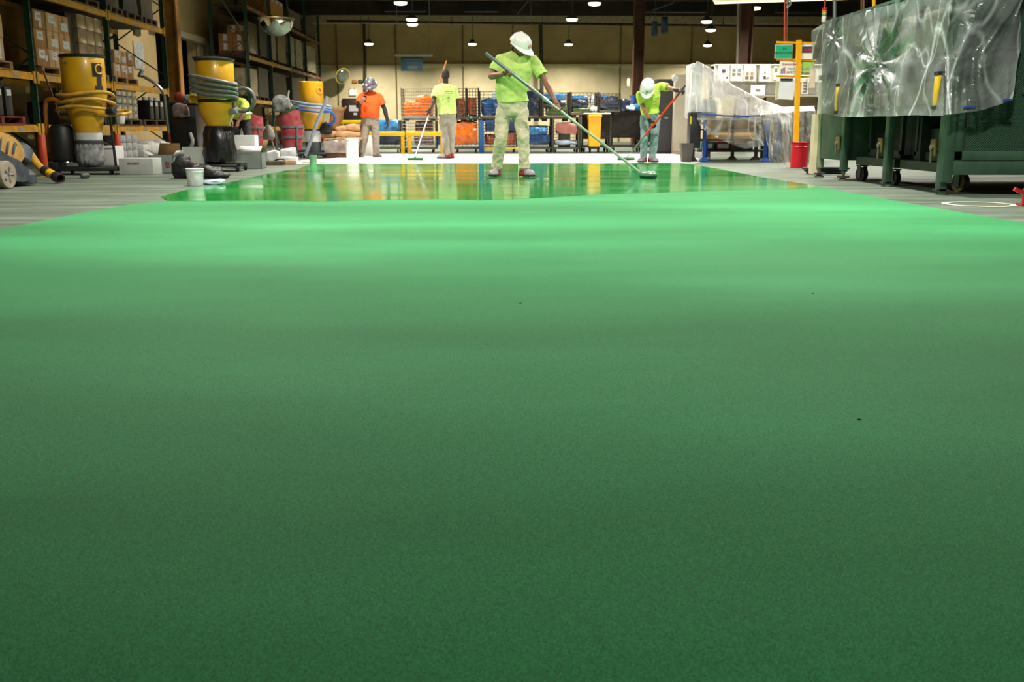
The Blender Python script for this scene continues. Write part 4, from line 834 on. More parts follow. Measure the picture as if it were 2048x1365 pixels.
# dome mirror
c = at(552, 38, 30.3); t = thing('dome_mirror', 'half-dome safety mirror hanging in front of the tall back rack', 'mirror', (c.x, c.y, c.z))
mb = MB(); prof = [(.50*math.cos(a), -.48*math.sin(a)) for a in [PI/2*k/12 for k in range(12, -1, -1)]]
mb.lathe(prof, c, 36, cap=False); mb.build('mirror_dome', M('mirror_chrome', 'cfd4cc', .06, metal=1., var=.02), t, smooth=80)
mb = MB(); mb.torus(c, .505, .018, n=36); mb.build('rim', M('brass_rim', '8a7448', .4, metal=.5), t)
mb = MB(); mb.lathe([(.5, 0), (.45, .03), (.02, .03)], c, 36); mb.build('back_plate', M('dark_plate', '2a2620', .6), t)
mb = MB(); [mb.cyl(c+V(dx, dy, .02), c+V(0, 0, 2.4), .006, n=4) for dx, dy in ((.4, 0), (-.3, .3), (-.3, -.3))]; mb.build('hanging_chain', rust, t)
# round wall mirror
c = at(685, 152, 47.2); t = thing('convex_mirror', 'round convex mirror with yellow rim tilted on the back wall near the orange-shirted worker', 'mirror', c)
nn = V(.55, -.75, -.35).normalized(); mb = MB(); mb.lathe([(.34, 0), (.30, .06), (.18, .11), (.01, .13)], c, 28, axis=tuple(nn)); mb.build('mirror_face', M('grey_mirror', 'a8aca4', .15, metal=.8), t, smooth=80)
mb = MB(); mb.torus(c, .345, .035, axis=tuple(nn), n=28); mb.build('rim', M('yellow_rim', 'c9b848', .5), t)
mb = MB(); mb.cyl(c, c+V(-.3, .75, .2), .02, n=6); mb.lathe([(.35, -.02), (.3, -.06), (.01, -.07)], c, 24, axis=tuple(nn)); mb.build('bracket', M('mirror_back', '5a4c2c', .7), t)
# bulletin / switch items on the back wall
Yw = 47.99
def wallbox(x0, x1, y0, y1, mat, name, lab, cat, d=.08, Y=Yw):
    a, b = at(x0, y1, Y), at(x1, y0, Y); mb = MB(); mb.bb((a.x, Y-d, a.z), (b.x, Y, b.z), .01); return tag(mb.build(name, mat), lab, cat), a, b
o, a, b = wallbox(687, 722, 197, 247, M('dark_brown_board', '2c1c16', .6), 'notice_board', 'dark brown board with a white notice on the back wall beside the orange-shirted worker', 'board', .12)
mb = MB(); mb.bb((a.x+.30, Yw-.13, a.z+.55), (a.x+.72, Yw-.12, a.z+.82)); mb.bb((a.x+.5, Yw-.13, a.z+.38), (a.x+.66, Yw-.12, a.z+.48)); mb.build('white_notice', wlab, o)
wallbox(705, 715, 160, 166, M('orange_plate', 'c98a2c', .5), 'wall_plate', 'small orange plate on the back wall above the exit sign', 'plate'); wallbox(717, 727, 160, 166, M('dark_plate_b', '4c4430', .5), 'wall_plate', 'small dark plate on the back wall beside the orange plate', 'plate')
a, b = at(699, 191, Yw), at(712, 179, Yw); t = thing('exit_sign', 'lit EXIT sign with red letters on the back wall above the dark brown board', 'exit sign', ((a.x+b.x)/2, Yw, a.z))
mb = MB(); mb.bb((a.x, Yw-.08, a.z), (b.x, Yw, b.z), .01); mb.build('housing', emis('exit_face', 'e8dcd0', .5), t)
text('EXIT', ((a.x+b.x)/2, Yw-.085, (a.z+b.z)/2), .16, emis('exit_red', 'e02418', 1.0), t, sx=.8)
mb = MB()
for sx in (-1, 1): mb.cyl(((a.x+b.x)/2+sx*.10, Yw-.1, b.z+.03), ((a.x+b.x)/2+sx*.10, Yw-.02, b.z+.03), .05, n=10)
mb.build('emergency_lamp_head', M('cream_plastic', 'cfc8b4', .5), t)
# ================================================================== machines and clutter on the rack side
ymach = M('machine_yellow', 'd8a010', .4, var=.12, scale=4, coat=.2); blk = M('machine_black', '1a1a1c', .5, var=.15); rub = M('black_rubber', '141414', .7)
def caster(par, c, r=.05, rz=0., name='caster_wheel', m_=None):
    mb = MB(); d = V(math.cos(rz), math.sin(rz), 0); c = Vector((c[0], c[1], 0)); mb.cyl(c+V(0, 0, r)-d*r*.35, c+V(0, 0, r)+d*r*.35, r, n=18); o = mb.build(name, m_ or rub, par)
    mb = MB(); mb.cyl(c+V(0, 0, r)-d*r*.42, c+V(0, 0, r)+d*r*.42, r*.45, n=12)
    for s in (-1, 1): mb.box(c+V(0, 0, r*1.35)+d*s*r*.5, (r*.12, r*.8, r*1.6), rz=rz)
    mb.box(c+V(0, 0, r*2.2), (r*1.2, r*1.2, r*.18), rz=rz); mb.build('fork', M('zinc_fork', '55575a', .4, metal=.6), o); return o
def coil(pts, r, mat, par, name='hose', n=10, sm=2, ribs=True):
    mb = MB(); P = [Vector(p) for p in pts]
    for _ in range(sm):
        q = [P[0]]
        for i in range(len(P)-1): q += [P[i].lerp(P[i+1], .25), P[i].lerp(P[i+1], .75)]
        P = q+[P[-1]]
    if ribs:      # resample and corrugate
        L = [0]
        for i in range(1, len(P)): L.append(L[-1]+(P[i]-P[i-1]).length)
        N = max(8, int(L[-1]/.018)); Q = []; j = 0
        for k in range(N+1):
            s = L[-1]*k/N
            while j < len(P)-2 and L[j+1] < s: j += 1
            Q.append(P[j].lerp(P[j+1], min(1, (s-L[j])/max(1e-6, L[j+1]-L[j]))))
        mb.tube(Q, [r*(1.0 if i % 2 else .90) for i in range(len(Q))], n)
    else: mb.tube(P, r, n)
    return mb.build(name, mat, par, smooth=70)
# --- dust extractor A
C = V(at(171, 200, 14.2).x, 14.2, 0)
t = thing('dust_extractor', 'large yellow drum dust extractor wrapped in yellow hose, white bag underneath', 'dust extractor', C, 'yellow dust extractors')
mb = MB(); mb.lathe([(.275, 1.06), (.283, 1.07), (.283, 1.56), (.275, 1.57)], C, 40); mb.build('drum', ymach, t, smooth=50)
mb = MB(); mb.lathe([(.29, 1.555), (.295, 1.56), (.295, 1.585), (.27, 1.60), (.05, 1.61)], C, 40); mb.build('lid', blk, t, smooth=50)
mb = MB(); mb.lathe([(.175, .56), (.18, .57), (.283, 1.06), (.283, 1.075)], C, 40); mb.build('cone', ymach, t, smooth=50)
mb = MB(); mb.lathe([(.175, .46), (.18, .47), (.175, .58), (.16, .59)], C, 30); mb.build('collar', M('white_collar', 'cfd0d2', .5), t)
mb = MB(); mb.lathe([(.186, .41), (.188, .42), (.188, .455), (.18, .46)], C, 30); mb.build('clamp_strap', M('dark_strap', '3a3c40', .5), t)
mb = MB(); prof = [(.05, .105), (.15, .12), (.185, .2), (.178, .3), (.185, .38), (.18, .42)]
n = 40; rings = [[C+V(math.cos(2*PI*k/n)*(r+.012*math.sin(k*2.9+h*14)), math.sin(2*PI*k/n)*(r+.012*math.cos(k*3.7+h*9)), h) for k in range(n)] for r, h in prof]; mb.loft(rings)
mb.build('collection_bag', M('clear_grey_bag', '9a9fa2', .25, var=.3, scale=12, coat=.5), t, smooth=60)
mb = MB(); mb.box(C+V(0, 0, .075), (.92, .62, .05), bev=.02); mb.box(C+V(-.42, -.1, .12), (.14, .3, .1), bev=.02)
for sx in (-1, 1): mb.cyl(C+V(sx*.25, .25, .09), C+V(sx*.22, .22, 1.1), .02, n=8)
mb.build('base_frame', blk, t)
for sx, sy in ((-1, -1), (1, -1), (1, 1), (-1, 1)): caster(t, C+V(sx*.36, sy*.24, 0), .045, 0)
mb = MB(); mb.lathe([(.15, .18), (.16, .2), (.16, .62), (.13, .66), (.05, .68)], C+V(-.36, .0, 0), 20); mb.build('motor_housing', blk, t)
mb = MB(); mb.torus(C+V(-.33, -.05, .165), .17, .010, n=30); mb.build('chrome_ring', M('chrome_wire', 'b8bcc0', .15, metal=1., var=.02), t)
a = PI*1.79; mb = MB(); R_ = .286   # logo panel curved on the drum
def patch(mb, a0, a1, z0, z1, R=.286):
    k = 6; vs = []
    for i in range(k+1):
        q = a0+(a1-a0)*i/k
        for z in (z0, z1): vs.append(C+V(R*math.cos(q), R*math.sin(q), z))
    mb.add(vs, [(2*i, 2*i+2, 2*i+3, 2*i+1) for i in range(k)])
patch(mb, -.80, -.25, 1.30, 1.48); patch(mb, -.60, -.32, 1.18, 1.31); patch(mb, -.72, -.25, 1.09, 1.18); mb.build('black_logo_panel', M('decal_black', '2a2422', .5, var=.3, scale=20), t)
mb = MB(); q = -.45; cc = C+V(.288*math.cos(q), .288*math.sin(q), 1.40); mb.torus(cc, .06, .012, axis=(math.cos(q), math.sin(q), 0), n=20); mb.build('ring_emblem', M('decal_orange', 'd89a3c', .5), t)
mb = MB(); patch(mb, -2.2, -1.95, 1.46, 1.49); mb.build('rating_plate', M('plate_grey', '8c9086', .4), t)
hm = M('yellow_hose', 'c79a3a', .5, var=.2, scale=10); pts = []
for k in range(46):
    a = -2.6+2*PI*k/15.5; zz = 1.08-.095*k/15.5-.035*math.sin(a-1.0)-.02*math.sin(k*.9); rr = .345+.02*math.sin(a*2+1)+.025*(k/46); pts.append(C+V(rr*math.cos(a), rr*math.sin(a), zz))
pts += [C+V(.52, -.25, .80), C+V(.60, .02, .83), C+V(.50, .2, .86), C+V(.35, .18, .86)]
coil(pts, .024, hm, t, sm=1)
mb = MB(); mb.lathe([(.05, 0), (.05, .11), (.04, .12)], C+V(.36, -.18, .845), 14, axis=(.9, -.4, .1)); mb.build('inlet_coupling', M('dark_coupling', '26242e', .4), t)
mb = MB(); mb.tube([C+V(-.60, .1, .30), C+V(-.58, .05, .95), C+V(-.50, 0, 1.02), C+V(-.30, 0, .98)], .03, 8, smooth=2); mb.build('push_handle', M('orange_lever', 'b06a1c', .5), t)
pipe('red_hose', [C+V(-.62, .2, 1.40), C+V(-.52, .22, 1.02), C+V(-.45, .2, .72), C+V(-.42, .15, .5)], .014, M('dark_red_cable', '6a1c14', .6), 'dark red cable looping down beside the large yellow dust extractor', 'cable', sm=2)
# --- floor grinder at the far end of the aisle side
wc = fl(12, 378); 
t = thing('floor_grinder', 'dusty floor grinder with yellow hood and grey wheel at the edge of the picture', 'floor grinder', (wc.x, wc.y, 0))
wz = .145; dust = M('dusty_grey_rubber', '8f8574', .85, var=.2); dk = M('dusty_dark_metal', '3c444c', .6, var=.3, scale=9); hoodm = M('dusty_yellow_hood', 'b98f48', .55, var=.2, scale=5)
ax = V(.99, -.12, 0).normalized(); fw = V(.12, .99, 0)
for k, off in enumerate((0, -.55)):
    c = wc+ax*off+V(0, 0, wz); mb = MB(); mb.lathe([(.085, -.045), (.135, -.05), (.147, -.03), (.147, .03), (.135, .05), (.085, .045)], c, 32, axis=tuple(ax)); o = mb.build('wheel', dust, t)
    mb = MB(); mb.lathe([(.02, -.04), (.088, -.03), (.088, .02), (.05, .035), (.02, .045)], c, 24, axis=tuple(ax)); 
    for j in range(5): q = 2*PI*j/5; e = (V(0, 0, 1)*math.sin(q)+fw*math.cos(q)); mb.cyl(c+ax*.03+e*.02, c+ax*.045+e*.08, .016, n=6)
    mb.build('hub', M('grey_hub', '6f7478', .5, metal=.4), o)
B = wc-ax*.27; 
def gp_(u, v, z): return B+fw*u+ax*v+V(0, 0, z)
mb = MB(); secs = [(-.10, .10, .42), (.0, .08, .50), (.35, .09, .40), (.62, .07, .22)]
rings = []
for u, z0, z1 in [(-.22, .16, .50), (.0, .10, .46), (.22, .07, .36), (.42, .05, .30), (.56, .05, .20)]: rings.append([gp_(u, v, z) for v, z in ((-.21, z0), (.21, z0), (.21, z1-.03), (.17, z1), (-.17, z1), (-.21, z1-.03))])
mb.loft(rings); mb.build('chassis', dk, t)
mb = MB(); rings = []
for k in range(10):
    a = PI*k/9; rings.append([gp_(.24+(.30*math.cos(a))*1.0, v, .38-.06*math.cos(a)+.22*math.sin(a)**.8*(1-.15*abs(v)/.2)) for v in (-.19, -.1, 0, .1, .19)]+[gp_(.24+.22*math.cos(a), v, .26) for v in (.19, -.19)])
mb.loft(rings); hd_ = mb.build('hood', hoodm, t, smooth=60)
mb = MB()
for v0 in (.196,):
    for u in (.10, .24, .36): mb.tube([gp_(u-.05, .20, .36), gp_(u, .198, .47), gp_(u+.06, .17, .56-.4*abs(u-.05))], .016, 6, smooth=1)
mb.build('dark_stripe', dk, hd_)
mb = MB(); mb.lathe([(.10, 0), (.12, .02), (.12, .16), (.08, .20), (.02, .22)], gp_(.72, .0, .26), 20, axis=(fw.x*.5, fw.y*.5, .8)); mb.build('motor', M('dusty_motor', '4c5560', .6, var=.3, scale=9), t)
mb = MB(); mb.lathe([(.21, .02), (.22, .03), (.22, .12), (.17, .17), (.05, .2)], gp_(.62, .0, 0), 24); mb.build('grinding_shroud', dk, t)
mb = MB(); mb.tube([gp_(-.2, -.16, .40), gp_(-.35, -.15, .75), gp_(-.6, -.15, 1.0)], .022, 8, smooth=2); mb.tube([gp_(-.2, .16, .40), gp_(-.35, .15, .75), gp_(-.6, .15, 1.0)], .022, 8, smooth=2); mb.cyl(gp_(-.6, -.22, 1.0), gp_(-.6, .22, 1.0), .02); mb.build('handlebar', dk, t)
mb = MB(); mb.bb(gp_(-.30, -.16, .45)-V(.1, .1, 0), gp_(-.20, .12, .74)+V(.05, .05, 0), .03); mb.build('control_box', M('dusty_blue_box', '44505c', .6, var=.2), t)
# loose hose nozzle on the floor
a, b = at(80, 333, 11.9), fl(121, 368)+V(0, 0, .055)
t = thing('hose_nozzle', 'yellow and black hose end lying on the floor in front of the grinder', 'hose', (b.x, b.y, 0)); a = V(a.x, a.y, .17)
mb = MB(); mb.tube([a+V(-.25, .3, .18), a+V(-.1, .1, .08), a, a.lerp(b, .25)], .045, 14, smooth=1); mb.build('hose', hm, t)
mb = MB(); mb.cyl(a.lerp(b, .2), a.lerp(b, .45), .055, n=18); mb.build('joint', M('dark_brown_rubber', '2c211e', .6), t)
mb = MB(); mb.cyl(a.lerp(b, .43), a.lerp(b, .76), .05, n=18); mb.build('yellow_band', M('bright_yellow_band', 'd8a416', .45), t)
mb = MB(); n_ = 18; u_, v_, w_ = frame_of(b-a); 
rg = lambda p, r: [p+(u_*math.cos(2*PI*k/n_)+v_*math.sin(2*PI*k/n_))*r for k in range(n_)]
mb.loft([rg(a.lerp(b, .74), .057), rg(b, .060), rg(b+w_*.01, .058), rg(b, .045), rg(a.lerp(b, .8), .040)]); mb.build('cuff', M('purple_black_rubber', '2a2028', .5), t)
o = pipe('cable_connector', [fl(128, 357)+V(0, 0, .012), fl(160, 357)+V(0, 0, .012)], .010, M('grey_lead', '8a8c88', .5), 'pale electric lead lying in front of the large yellow dust extractor', 'cable')
mb = MB(); p = fl(163, 358)+V(0, 0, .035); q = fl(186, 356)+V(0, 0, .035); mb.lathe([(.02, 0), (.033, .02), (.036, .12), (.028, .16)], p, 12, axis=tuple(q-p)); tag(mb.build('lead_plug', M('dark_plug', '3c3c40', .5)), 'dark plug at the end of the pale lead on the floor', 'plug')
mb = MB(); a, b = fl(45, 361), fl(90, 353); mb.poly([(a.x, a.y-.06), (b.x, b.y-.06), (b.x, b.y+.12), (a.x, a.y+.12)], 0, .004); struct('floor_line_yellow', mb, M('yellow_floor_paint', '9a8420', .6))
# --- dust extractor B
C = V(at(433, 200, 15.2).x, 15.2, 0)
t = thing('dust_extractor', 'tall yellow dust extractor with grey hoses and a black bag underneath', 'dust extractor', C, 'yellow dust extractors')
mb = MB(); mb.lathe([(.262, 1.03), (.270, 1.04), (.270, 1.58), (.262, 1.59)], C, 40); mb.build('drum', ymach, t, smooth=50)
mb = MB(); mb.lathe([(.285, 1.58), (.29, 1.59), (.288, 1.61), (.1, 1.64)], C, 40); mb.box(C+V(-.2, -.1, 1.62), (.16, .06, .03)); mb.build('lid', blk, t, smooth=50)
mb = MB(); mb.lathe([(.27, .99), (.275, 1.0), (.275, 1.03), (.27, 1.035)], C, 40); mb.build('joint_band', blk, t)
mb = MB(); mb.lathe([(.155, .64), (.16, .65), (.265, .86), (.268, 1.0)], C, 40); mb.build('cone', ymach, t, smooth=50)
mb = MB(); prof = [(.12, .105), (.235, .14), (.245, .28), (.215, .42), (.215, .55), (.175, .64), (.18, .655)]
n = 44; mb.loft([[C+V(math.cos(2*PI*k/n)*(r+.016*math.sin(k*2.3+h*15)), math.sin(2*PI*k/n)*(r+.016*math.cos(k*3.1+h*10)), h) for k in range(n)] for r, h in prof]); mb.build('collection_bag', M('black_bag_film', '16161a', .3, var=.2, coat=.5, bump=.5, bscale=14), t, smooth=60)
mb = MB(); mb.loft([[C+V(.12, -.16, .64), C+V(.16, -.18, .60), C+V(.12, -.17, .58)], [C+V(.32, -.15, .64), C+V(.34, -.17, .61), C+V(.30, -.16, .57)]]); mb.build('bag_corner', MATS['black_bag_film'], t)
mb = MB(); mb.box(C+V(.02, 0, .085), (.60, .62, .05), bev=.02); mb.box(C+V(.25, -.18, .12), (.24, .2, .04), bev=.015); mb.build('base_frame', blk, t)
for sx, sy in ((-1, -1), (1, -1), (1, 1), (-1, 1)): caster(t, C+V(sx*.27+.04, sy*.24, 0), .05, .3)
mb = MB(); mb.box(C+V(-.30, -.10, 1.03), (.14, .1, .1), bev=.02); mb.build('handle_bracket', ymach, t)
hg = M('grey_hose', '5c625c', .45, var=.2, scale=14)
for k in range(4):
    z = 1.365-k*.066; o = k*.02
    coil([C+V(-.30, -.24+o, z), C+V(-.26, -.33, z-.01), C+V(-.05, -.36, z-.045-.01*k), C+V(.15, -.34, z-.085), C+V(.30, -.24, z-.12+k*.01), C+V(.33, -.10, z-.13), C+V(.26, .1, z-.1)], .031, hg, t, sm=2)
mb = MB(); pts = [C+V(.40+.17*math.cos(a), -.06+.03*math.sin(a), 1.03+.165*math.sin(a)) for a in [PI*.75-2*PI*k/18*.86 for k in range(19)]]; coil(pts, .030, hg, t, sm=1)
mb = MB(); mb.lathe([(.045, 0), (.045, .10), (.035, .12)], C+V(.22, -.14, .86), 12, axis=(.9, -.3, .1)); mb.build('inlet_coupling', M('zinc_coupling', '9aa09a', .35, metal=.5), t)
# --- black cart machine with curved steel handle
C = V(at(372, 250, 16.0).x, 16.0, 0)
t = thing('tool_cart', 'black tool cart with a tall curved steel handle between the two large dust extractors', 'cart', C)
mb = MB(); mb.bb(C+V(-.20, -.2, .12), C+V(.22, .25, .98), .03); mb.build('cabinet', M('glossy_black_panel', '121214', .35), t)
mb = MB(); mb.bb(C+V(-.22, -.22, .98), C+V(.24, .27, 1.02), .01); mb.bb(C+V(-.22, -.22, .10), C+V(.24, .27, .14), .01); mb.build('frame_edge', blk, t)
mb = MB(); mb.tube([C+V(-.20, -.22, .55), C+V(-.22, -.25, .95), C+V(-.22, -.26, 1.14), C+V(-.30, -.27, 1.26), C+V(-.46, -.28, 1.36), C+V(-.545, -.28, 1.40)], .024, 12, smooth=2); mb.build('handle', M('bright_steel_tube', 'a4a8aa', .2, metal=.9, var=.05), t)
mb = MB(); mb.box(C+V(-.545, -.28, 1.43), (.035, .10, .12), bev=.01, R=Matrix.Rotation(.5, 3, 'Y')); mb.build('grip', M('dark_grip', '3c3e40', .4), t)
for (dx, dz, s, cc, nm) in ((-.05, 1.07, .07, '7a1c14', 'red_rag'), (.08, 1.06, .05, '8c8c8c', 'grey_can'), (.15, 1.10, .06, '6a5a1c', 'olive_jar')):
    mb = MB(); mb.lump(C+V(dx-s, -.05-s, 1.02), C+V(dx+s, -.05+s, 1.02+s*2), int(dx*90), .02, .6); tag(mb.build(nm, M(nm, cc, .5, var=.3)), {'red_rag': 'dark red rag on top of the black tool cart', 'grey_can': 'grey can on top of the black tool cart', 'olive_jar': 'olive jar on top of the black tool cart'}[nm], nm.split('_')[1])
mb = MB(); mb.lump(C+V(-.12, -.27, .78), C+V(.13, -.2, .97), 6, .04, .6); mb.build('tangled_leads', M('lead_tangle', '5c3a34', .5, var=.5, scale=20, col2='8c8480'), t)
mb = MB(); mb.tube([C+V(.12, -.24, .55), C+V(.17, -.26, .42), C+V(.10, -.25, .30)], .03, 8, smooth=1); mb.build('grey_strap', M('grey_webbing', '8a8c86', .6), t)
for sx in (-1, 1): caster(t, C+V(sx*.16, -.15, 0), .05)
# white panel leaning, black sack, bucket and cloth
t_ = MB(); a, b = fl(366, 344), fl(416, 343); R = frame_of(b-a); h = .36
mb = MB(); p0, p1 = V(a.x, a.y, 0), V(b.x, b.y+.05, 0); up = V(0, .05, .355)
mb.add([p0, p1, p1+V(-.01, .05, .35), p0+V(-.01, .05, .355), p0+V(0, .22, 0), p1+V(0, .22, 0), p1+V(0, .26, .35), p0+V(0, .26, .355)], [(0, 1, 2, 3), (5, 4, 7, 6), (4, 0, 3, 7), (1, 5, 6, 2), (3, 2, 6, 7), (4, 5, 1, 0)]); tag(mb.build('white_box', M('off_white_board', 'a8aea6', .6, var=.06)), 'plain grey-white box standing behind the black sack', 'box')
mb = MB(); a = fl(342, 358); mb.lump((a.x, a.y, 0), (a.x+.30, a.y+.33, .20), 3, .05, .5, n=10); mb.lump((a.x+.04, a.y+.05, .10), (a.x+.22, a.y+.26, .27), 8, .04, .9, n=8); mb.lump((a.x+.15, a.y-.02, 0), (a.x+.60, a.y+.25, .15), 5, .05, .8, n=10); mb.lump((a.x+.45, a.y-.02, 0), (a.x+.72, a.y+.15, .07), 6, .03, .8, n=8)
o = mb.build('rubbish_sack', M('matt_black_sack', '121214', .55, var=.2)); soften(o, .012, disp=.02, tscale=.05); tag(o, 'black plastic rubbish sack slumped on the floor behind the white bucket', 'sack')
def bucket(px, py, wpx, hpx, lab, mat, name='bucket', taper=.82, lid=None, grp=None):
    c = fl(px, py); Y = c.y; s = 2045/Y; r = wpx/2/s; h = hpx/(2090/Y); c = V(c.x, c.y+r, 0); t = thing(name, lab, 'bucket', c, grp)
    mb = MB(); mb.lathe([(r*taper*.9, .0), (r*taper, .004), (r*.93, h*.80), (r*.94, h*.97), (r*.90, h*.975), (r*.90, h*.8), (r*taper*.95, .012)], c, 32); mb.build('shell', mat, t, smooth=40)
    mb = MB(); mb.torus(c+V(0, 0, h*.975), r*.965, r*.045, n=32, m=6); mb.torus(c+V(0, 0, h*.82), r*.945, r*.03, n=32, m=5); mb.build('rim', mat, t)
    mb = MB(); mb.tube([c+V(math.cos(q)*r*.99, -math.sin(q)*r*.5, h*.86-math.sin(q)*h*.28) for q in [PI*k/12 for k in range(13)]], .003, 5); mb.build('wire_handle', M('wire_grey', '9a9a9a', .4, metal=.6), t)
    if lid: mb = MB(); mb.lathe([(r*1.0, h*.97), (r*1.02, h*.975), (r*1.02, h*1.01), (r*.9, h*1.02), (.01, h*1.01)], c, 32); mb.build('lid', lid, t)
    return t, c, r, h
bucket(386, 373, 37, 36, 'stained white plastic bucket on bare floor at the edge of the wet coating', M('stained_white_plastic', 'dfe3e6', .4, var=.1, scale=9, col2='9aa6aa'), taper=.80)
mb = MB(); a = fl(404, 371); mb.lump((a.x, a.y, 0), (a.x+.22, a.y+.22, .045), 4, .03, .7, n=10); tag(mb.build('cloth_rag', M('pale_blue_cloth', 'bcd4ea', .8, var=.3, scale=9, bump=.5)), 'pale blue and white rag beside the stained white bucket', 'rag')
# cartons on the floor
def fbox(x0, x1, yb, yt, lab, mat, dy=.35, name='carton', flaps=None, inner=None, rz=0., logo=None, cat='box', Y=None, z0=0.):
    a = fl(x0, yb) if Y is None else V(at(x0, 250, Y).x, Y, 0); b = V(at(x1, 250, a.y).x, a.y, 0); h = max(.03, at(x0, yt, a.y).z)-z0
    t = thing(name, lab, cat, ((a.x+b.x)/2, a.y+dy/2, z0)); mb = MB(); x0_, x1_ = a.x, b.x
    if flaps is None: mb.bb((x0_, a.y, z0), (x1_, a.y+dy, z0+h), .008)
    else:
        th = .008; mb.bb((x0_, a.y, z0), (x1_, a.y+dy, z0+th)); mb.bb((x0_, a.y, z0), (x1_, a.y+th, z0+h)); mb.bb((x0_, a.y+dy-th, z0), (x1_, a.y+dy, z0+h)); mb.bb((x0_, a.y, z0), (x0_+th, a.y+dy, z0+h)); mb.bb((x1_-th, a.y, z0), (x1_, a.y+dy, z0+h))
    mb.build('body', mat, t)
    if flaps:
        for (side, ang, ln, m2) in flaps:
            mb = MB(); c_, s_ = math.cos(ang)*ln, math.sin(ang)*ln; zt = z0+h-.002
            if side == 'f': q = [(x0_, a.y, zt), (x1_, a.y, zt), (x1_-.02, a.y-c_, zt+s_), (x0_+.02, a.y-c_, zt+s_)]
            if side == 'b': q = [(x0_, a.y+dy, zt), (x1_, a.y+dy, zt), (x1_-.02, a.y+dy+c_, zt+s_), (x0_+.02, a.y+dy+c_, zt+s_)]
            if side == 'l': q = [(x0_, a.y, zt), (x0_, a.y+dy, zt), (x0_-c_, a.y+dy-.02, zt+s_), (x0_-c_, a.y+.02, zt+s_)]
            if side == 'r': q = [(x1_, a.y, zt), (x1_, a.y+dy, zt), (x1_+c_, a.y+dy-.02, zt+s_), (x1_+c_, a.y+.02, zt+s_)]
            mb.add(q, [(0, 1, 2, 3)]); o = mb.build('flap', m2, t); s = o.modifiers.new('s', 'SOLIDIFY'); s.thickness = .006
    if logo:
        mb = MB(); lx, lz, lw, lh, m3 = logo; W_ = x1_-x0_; mb.bb((x0_+W_*lx, a.y-.003, z0+h*lz), (x0_+W_*(lx+lw), a.y+.001, z0+h*(lz+lh))); mb.build('printed_mark', m3, t)
    return t
greyw = M('grey_white_carton', 'a7aca8', .7, var=.1, scale=4); brownin = M('carton_inside_brown', '7d6038', .8, var=.15); whitec = M('white_carton', 'dfe0e2', .65, var=.08, scale=4); pinkp = M('pink_print', 'a87a76', .6, var=.5, scale=40); redp = M('red_print', '8a4a48', .6, var=.4, scale=40); greyb = M('blue_grey_carton', '7c8684', .7, var=.1)
fbox(239, 300, 350, 317, 'long grey-white closed carton on bare floor before the open grey carton', greyw, .38, logo=(.25, .62, .35, .14, pinkp))
fbox(302, 342, 347, 311, 'open grey carton with a brown flap raised, beside the long grey-white carton', greyb, .36, flaps=(('b', 1.25, .17, brownin), ('l', .5, .14, MATS['grey_white_carton']), ('r', .9, .08, whitec)), logo=(.62, .3, .2, .35, redp))
fbox(203, 227, 331, 292, 'white carton stacked behind the white bag of the large dust extractor', whitec, .4, logo=(.3, .82, .5, .06, redp))
fbox(228, 240, 318, 290, 'pink-printed white carton behind the long grey-white carton', M('pinkish_carton', 'c2b2aa', .7, var=.2, scale=9), .4)
fbox(455, 492, 318, 250, 'tall white carton behind the black bag of the dust extractor', whitec, .4, flaps=(('l', .6, .12, whitec), ('f', -.9, .10, whitec)))
fbox(462, 508, 312, 271, 'wide white carton with a brown edge behind the grey box', whitec, .3, Y=19.0, logo=(.15, .35, .3, .1, pinkp))
fbox(467, 519, 338, 305, 'open blue-grey carton with brown flaps on bare floor behind the castor of the dust extractor', greyb, .35, flaps=(('l', 1.35, .14, brownin), ('r', 1.3, .20, brownin), ('b', 1.1, .10, whitec)))
mb = MB(); a = fl(523, 330); mb.box(a+V(.03, 0, .10), (.03, .26, .22), R=Matrix.Rotation(-.45, 3, 'Y')); tag(mb.build('cardboard_flap', brownin), 'loose brown cardboard strip leaning against the open blue-grey carton', 'cardboard')
for k, (x0, x1, yb, yt, mt, lab) in enumerate(((526, 562, 331, 323, wood_d, 'dark wooden tray lying flat on the floor beside the open blue-grey carton'), (562, 585, 330, 322, card[0], 'flattened tan cardboard on the floor under the white papers'))): fbox(x0, x1, yb, yt, lab, mt, .25, name='flat_board', cat='board')
for k, (x0, x1, yb, yt, lab) in enumerate(((533, 556, 322, 303, 'crumpled white sack beside the loose cardboard strip'), (552, 592, 326, 312, 'spread of white papers on the floor in front of the red tub'), (560, 588, 317, 298, 'folded white sack at the foot of the red tub'), (540, 562, 310, 297, 'small white bundle behind the crumpled sacks'))):
    a = fl(x0, yb); b = at(x1, yt, a.y); mb = MB(); mb.lump((a.x, a.y, 0), (b.x, a.y+.3, max(.05, b.z)), 30+k, .035, .45, n=9); tag(mb.build('paper_bundle', M('white_paper', 'd8dade', .7, var=.12, scale=8)), lab, 'paper')
mb = MB(); a = fl(550, 328); mb.tube([a+V(0, 0, .06), a+V(.1, -.02, .09), a+V(.18, 0, .07), a+V(.2, .02, .01)], .014, 6, smooth=2); tag(mb.build('black_strap', blk), 'black strap curled over the white papers', 'strap')
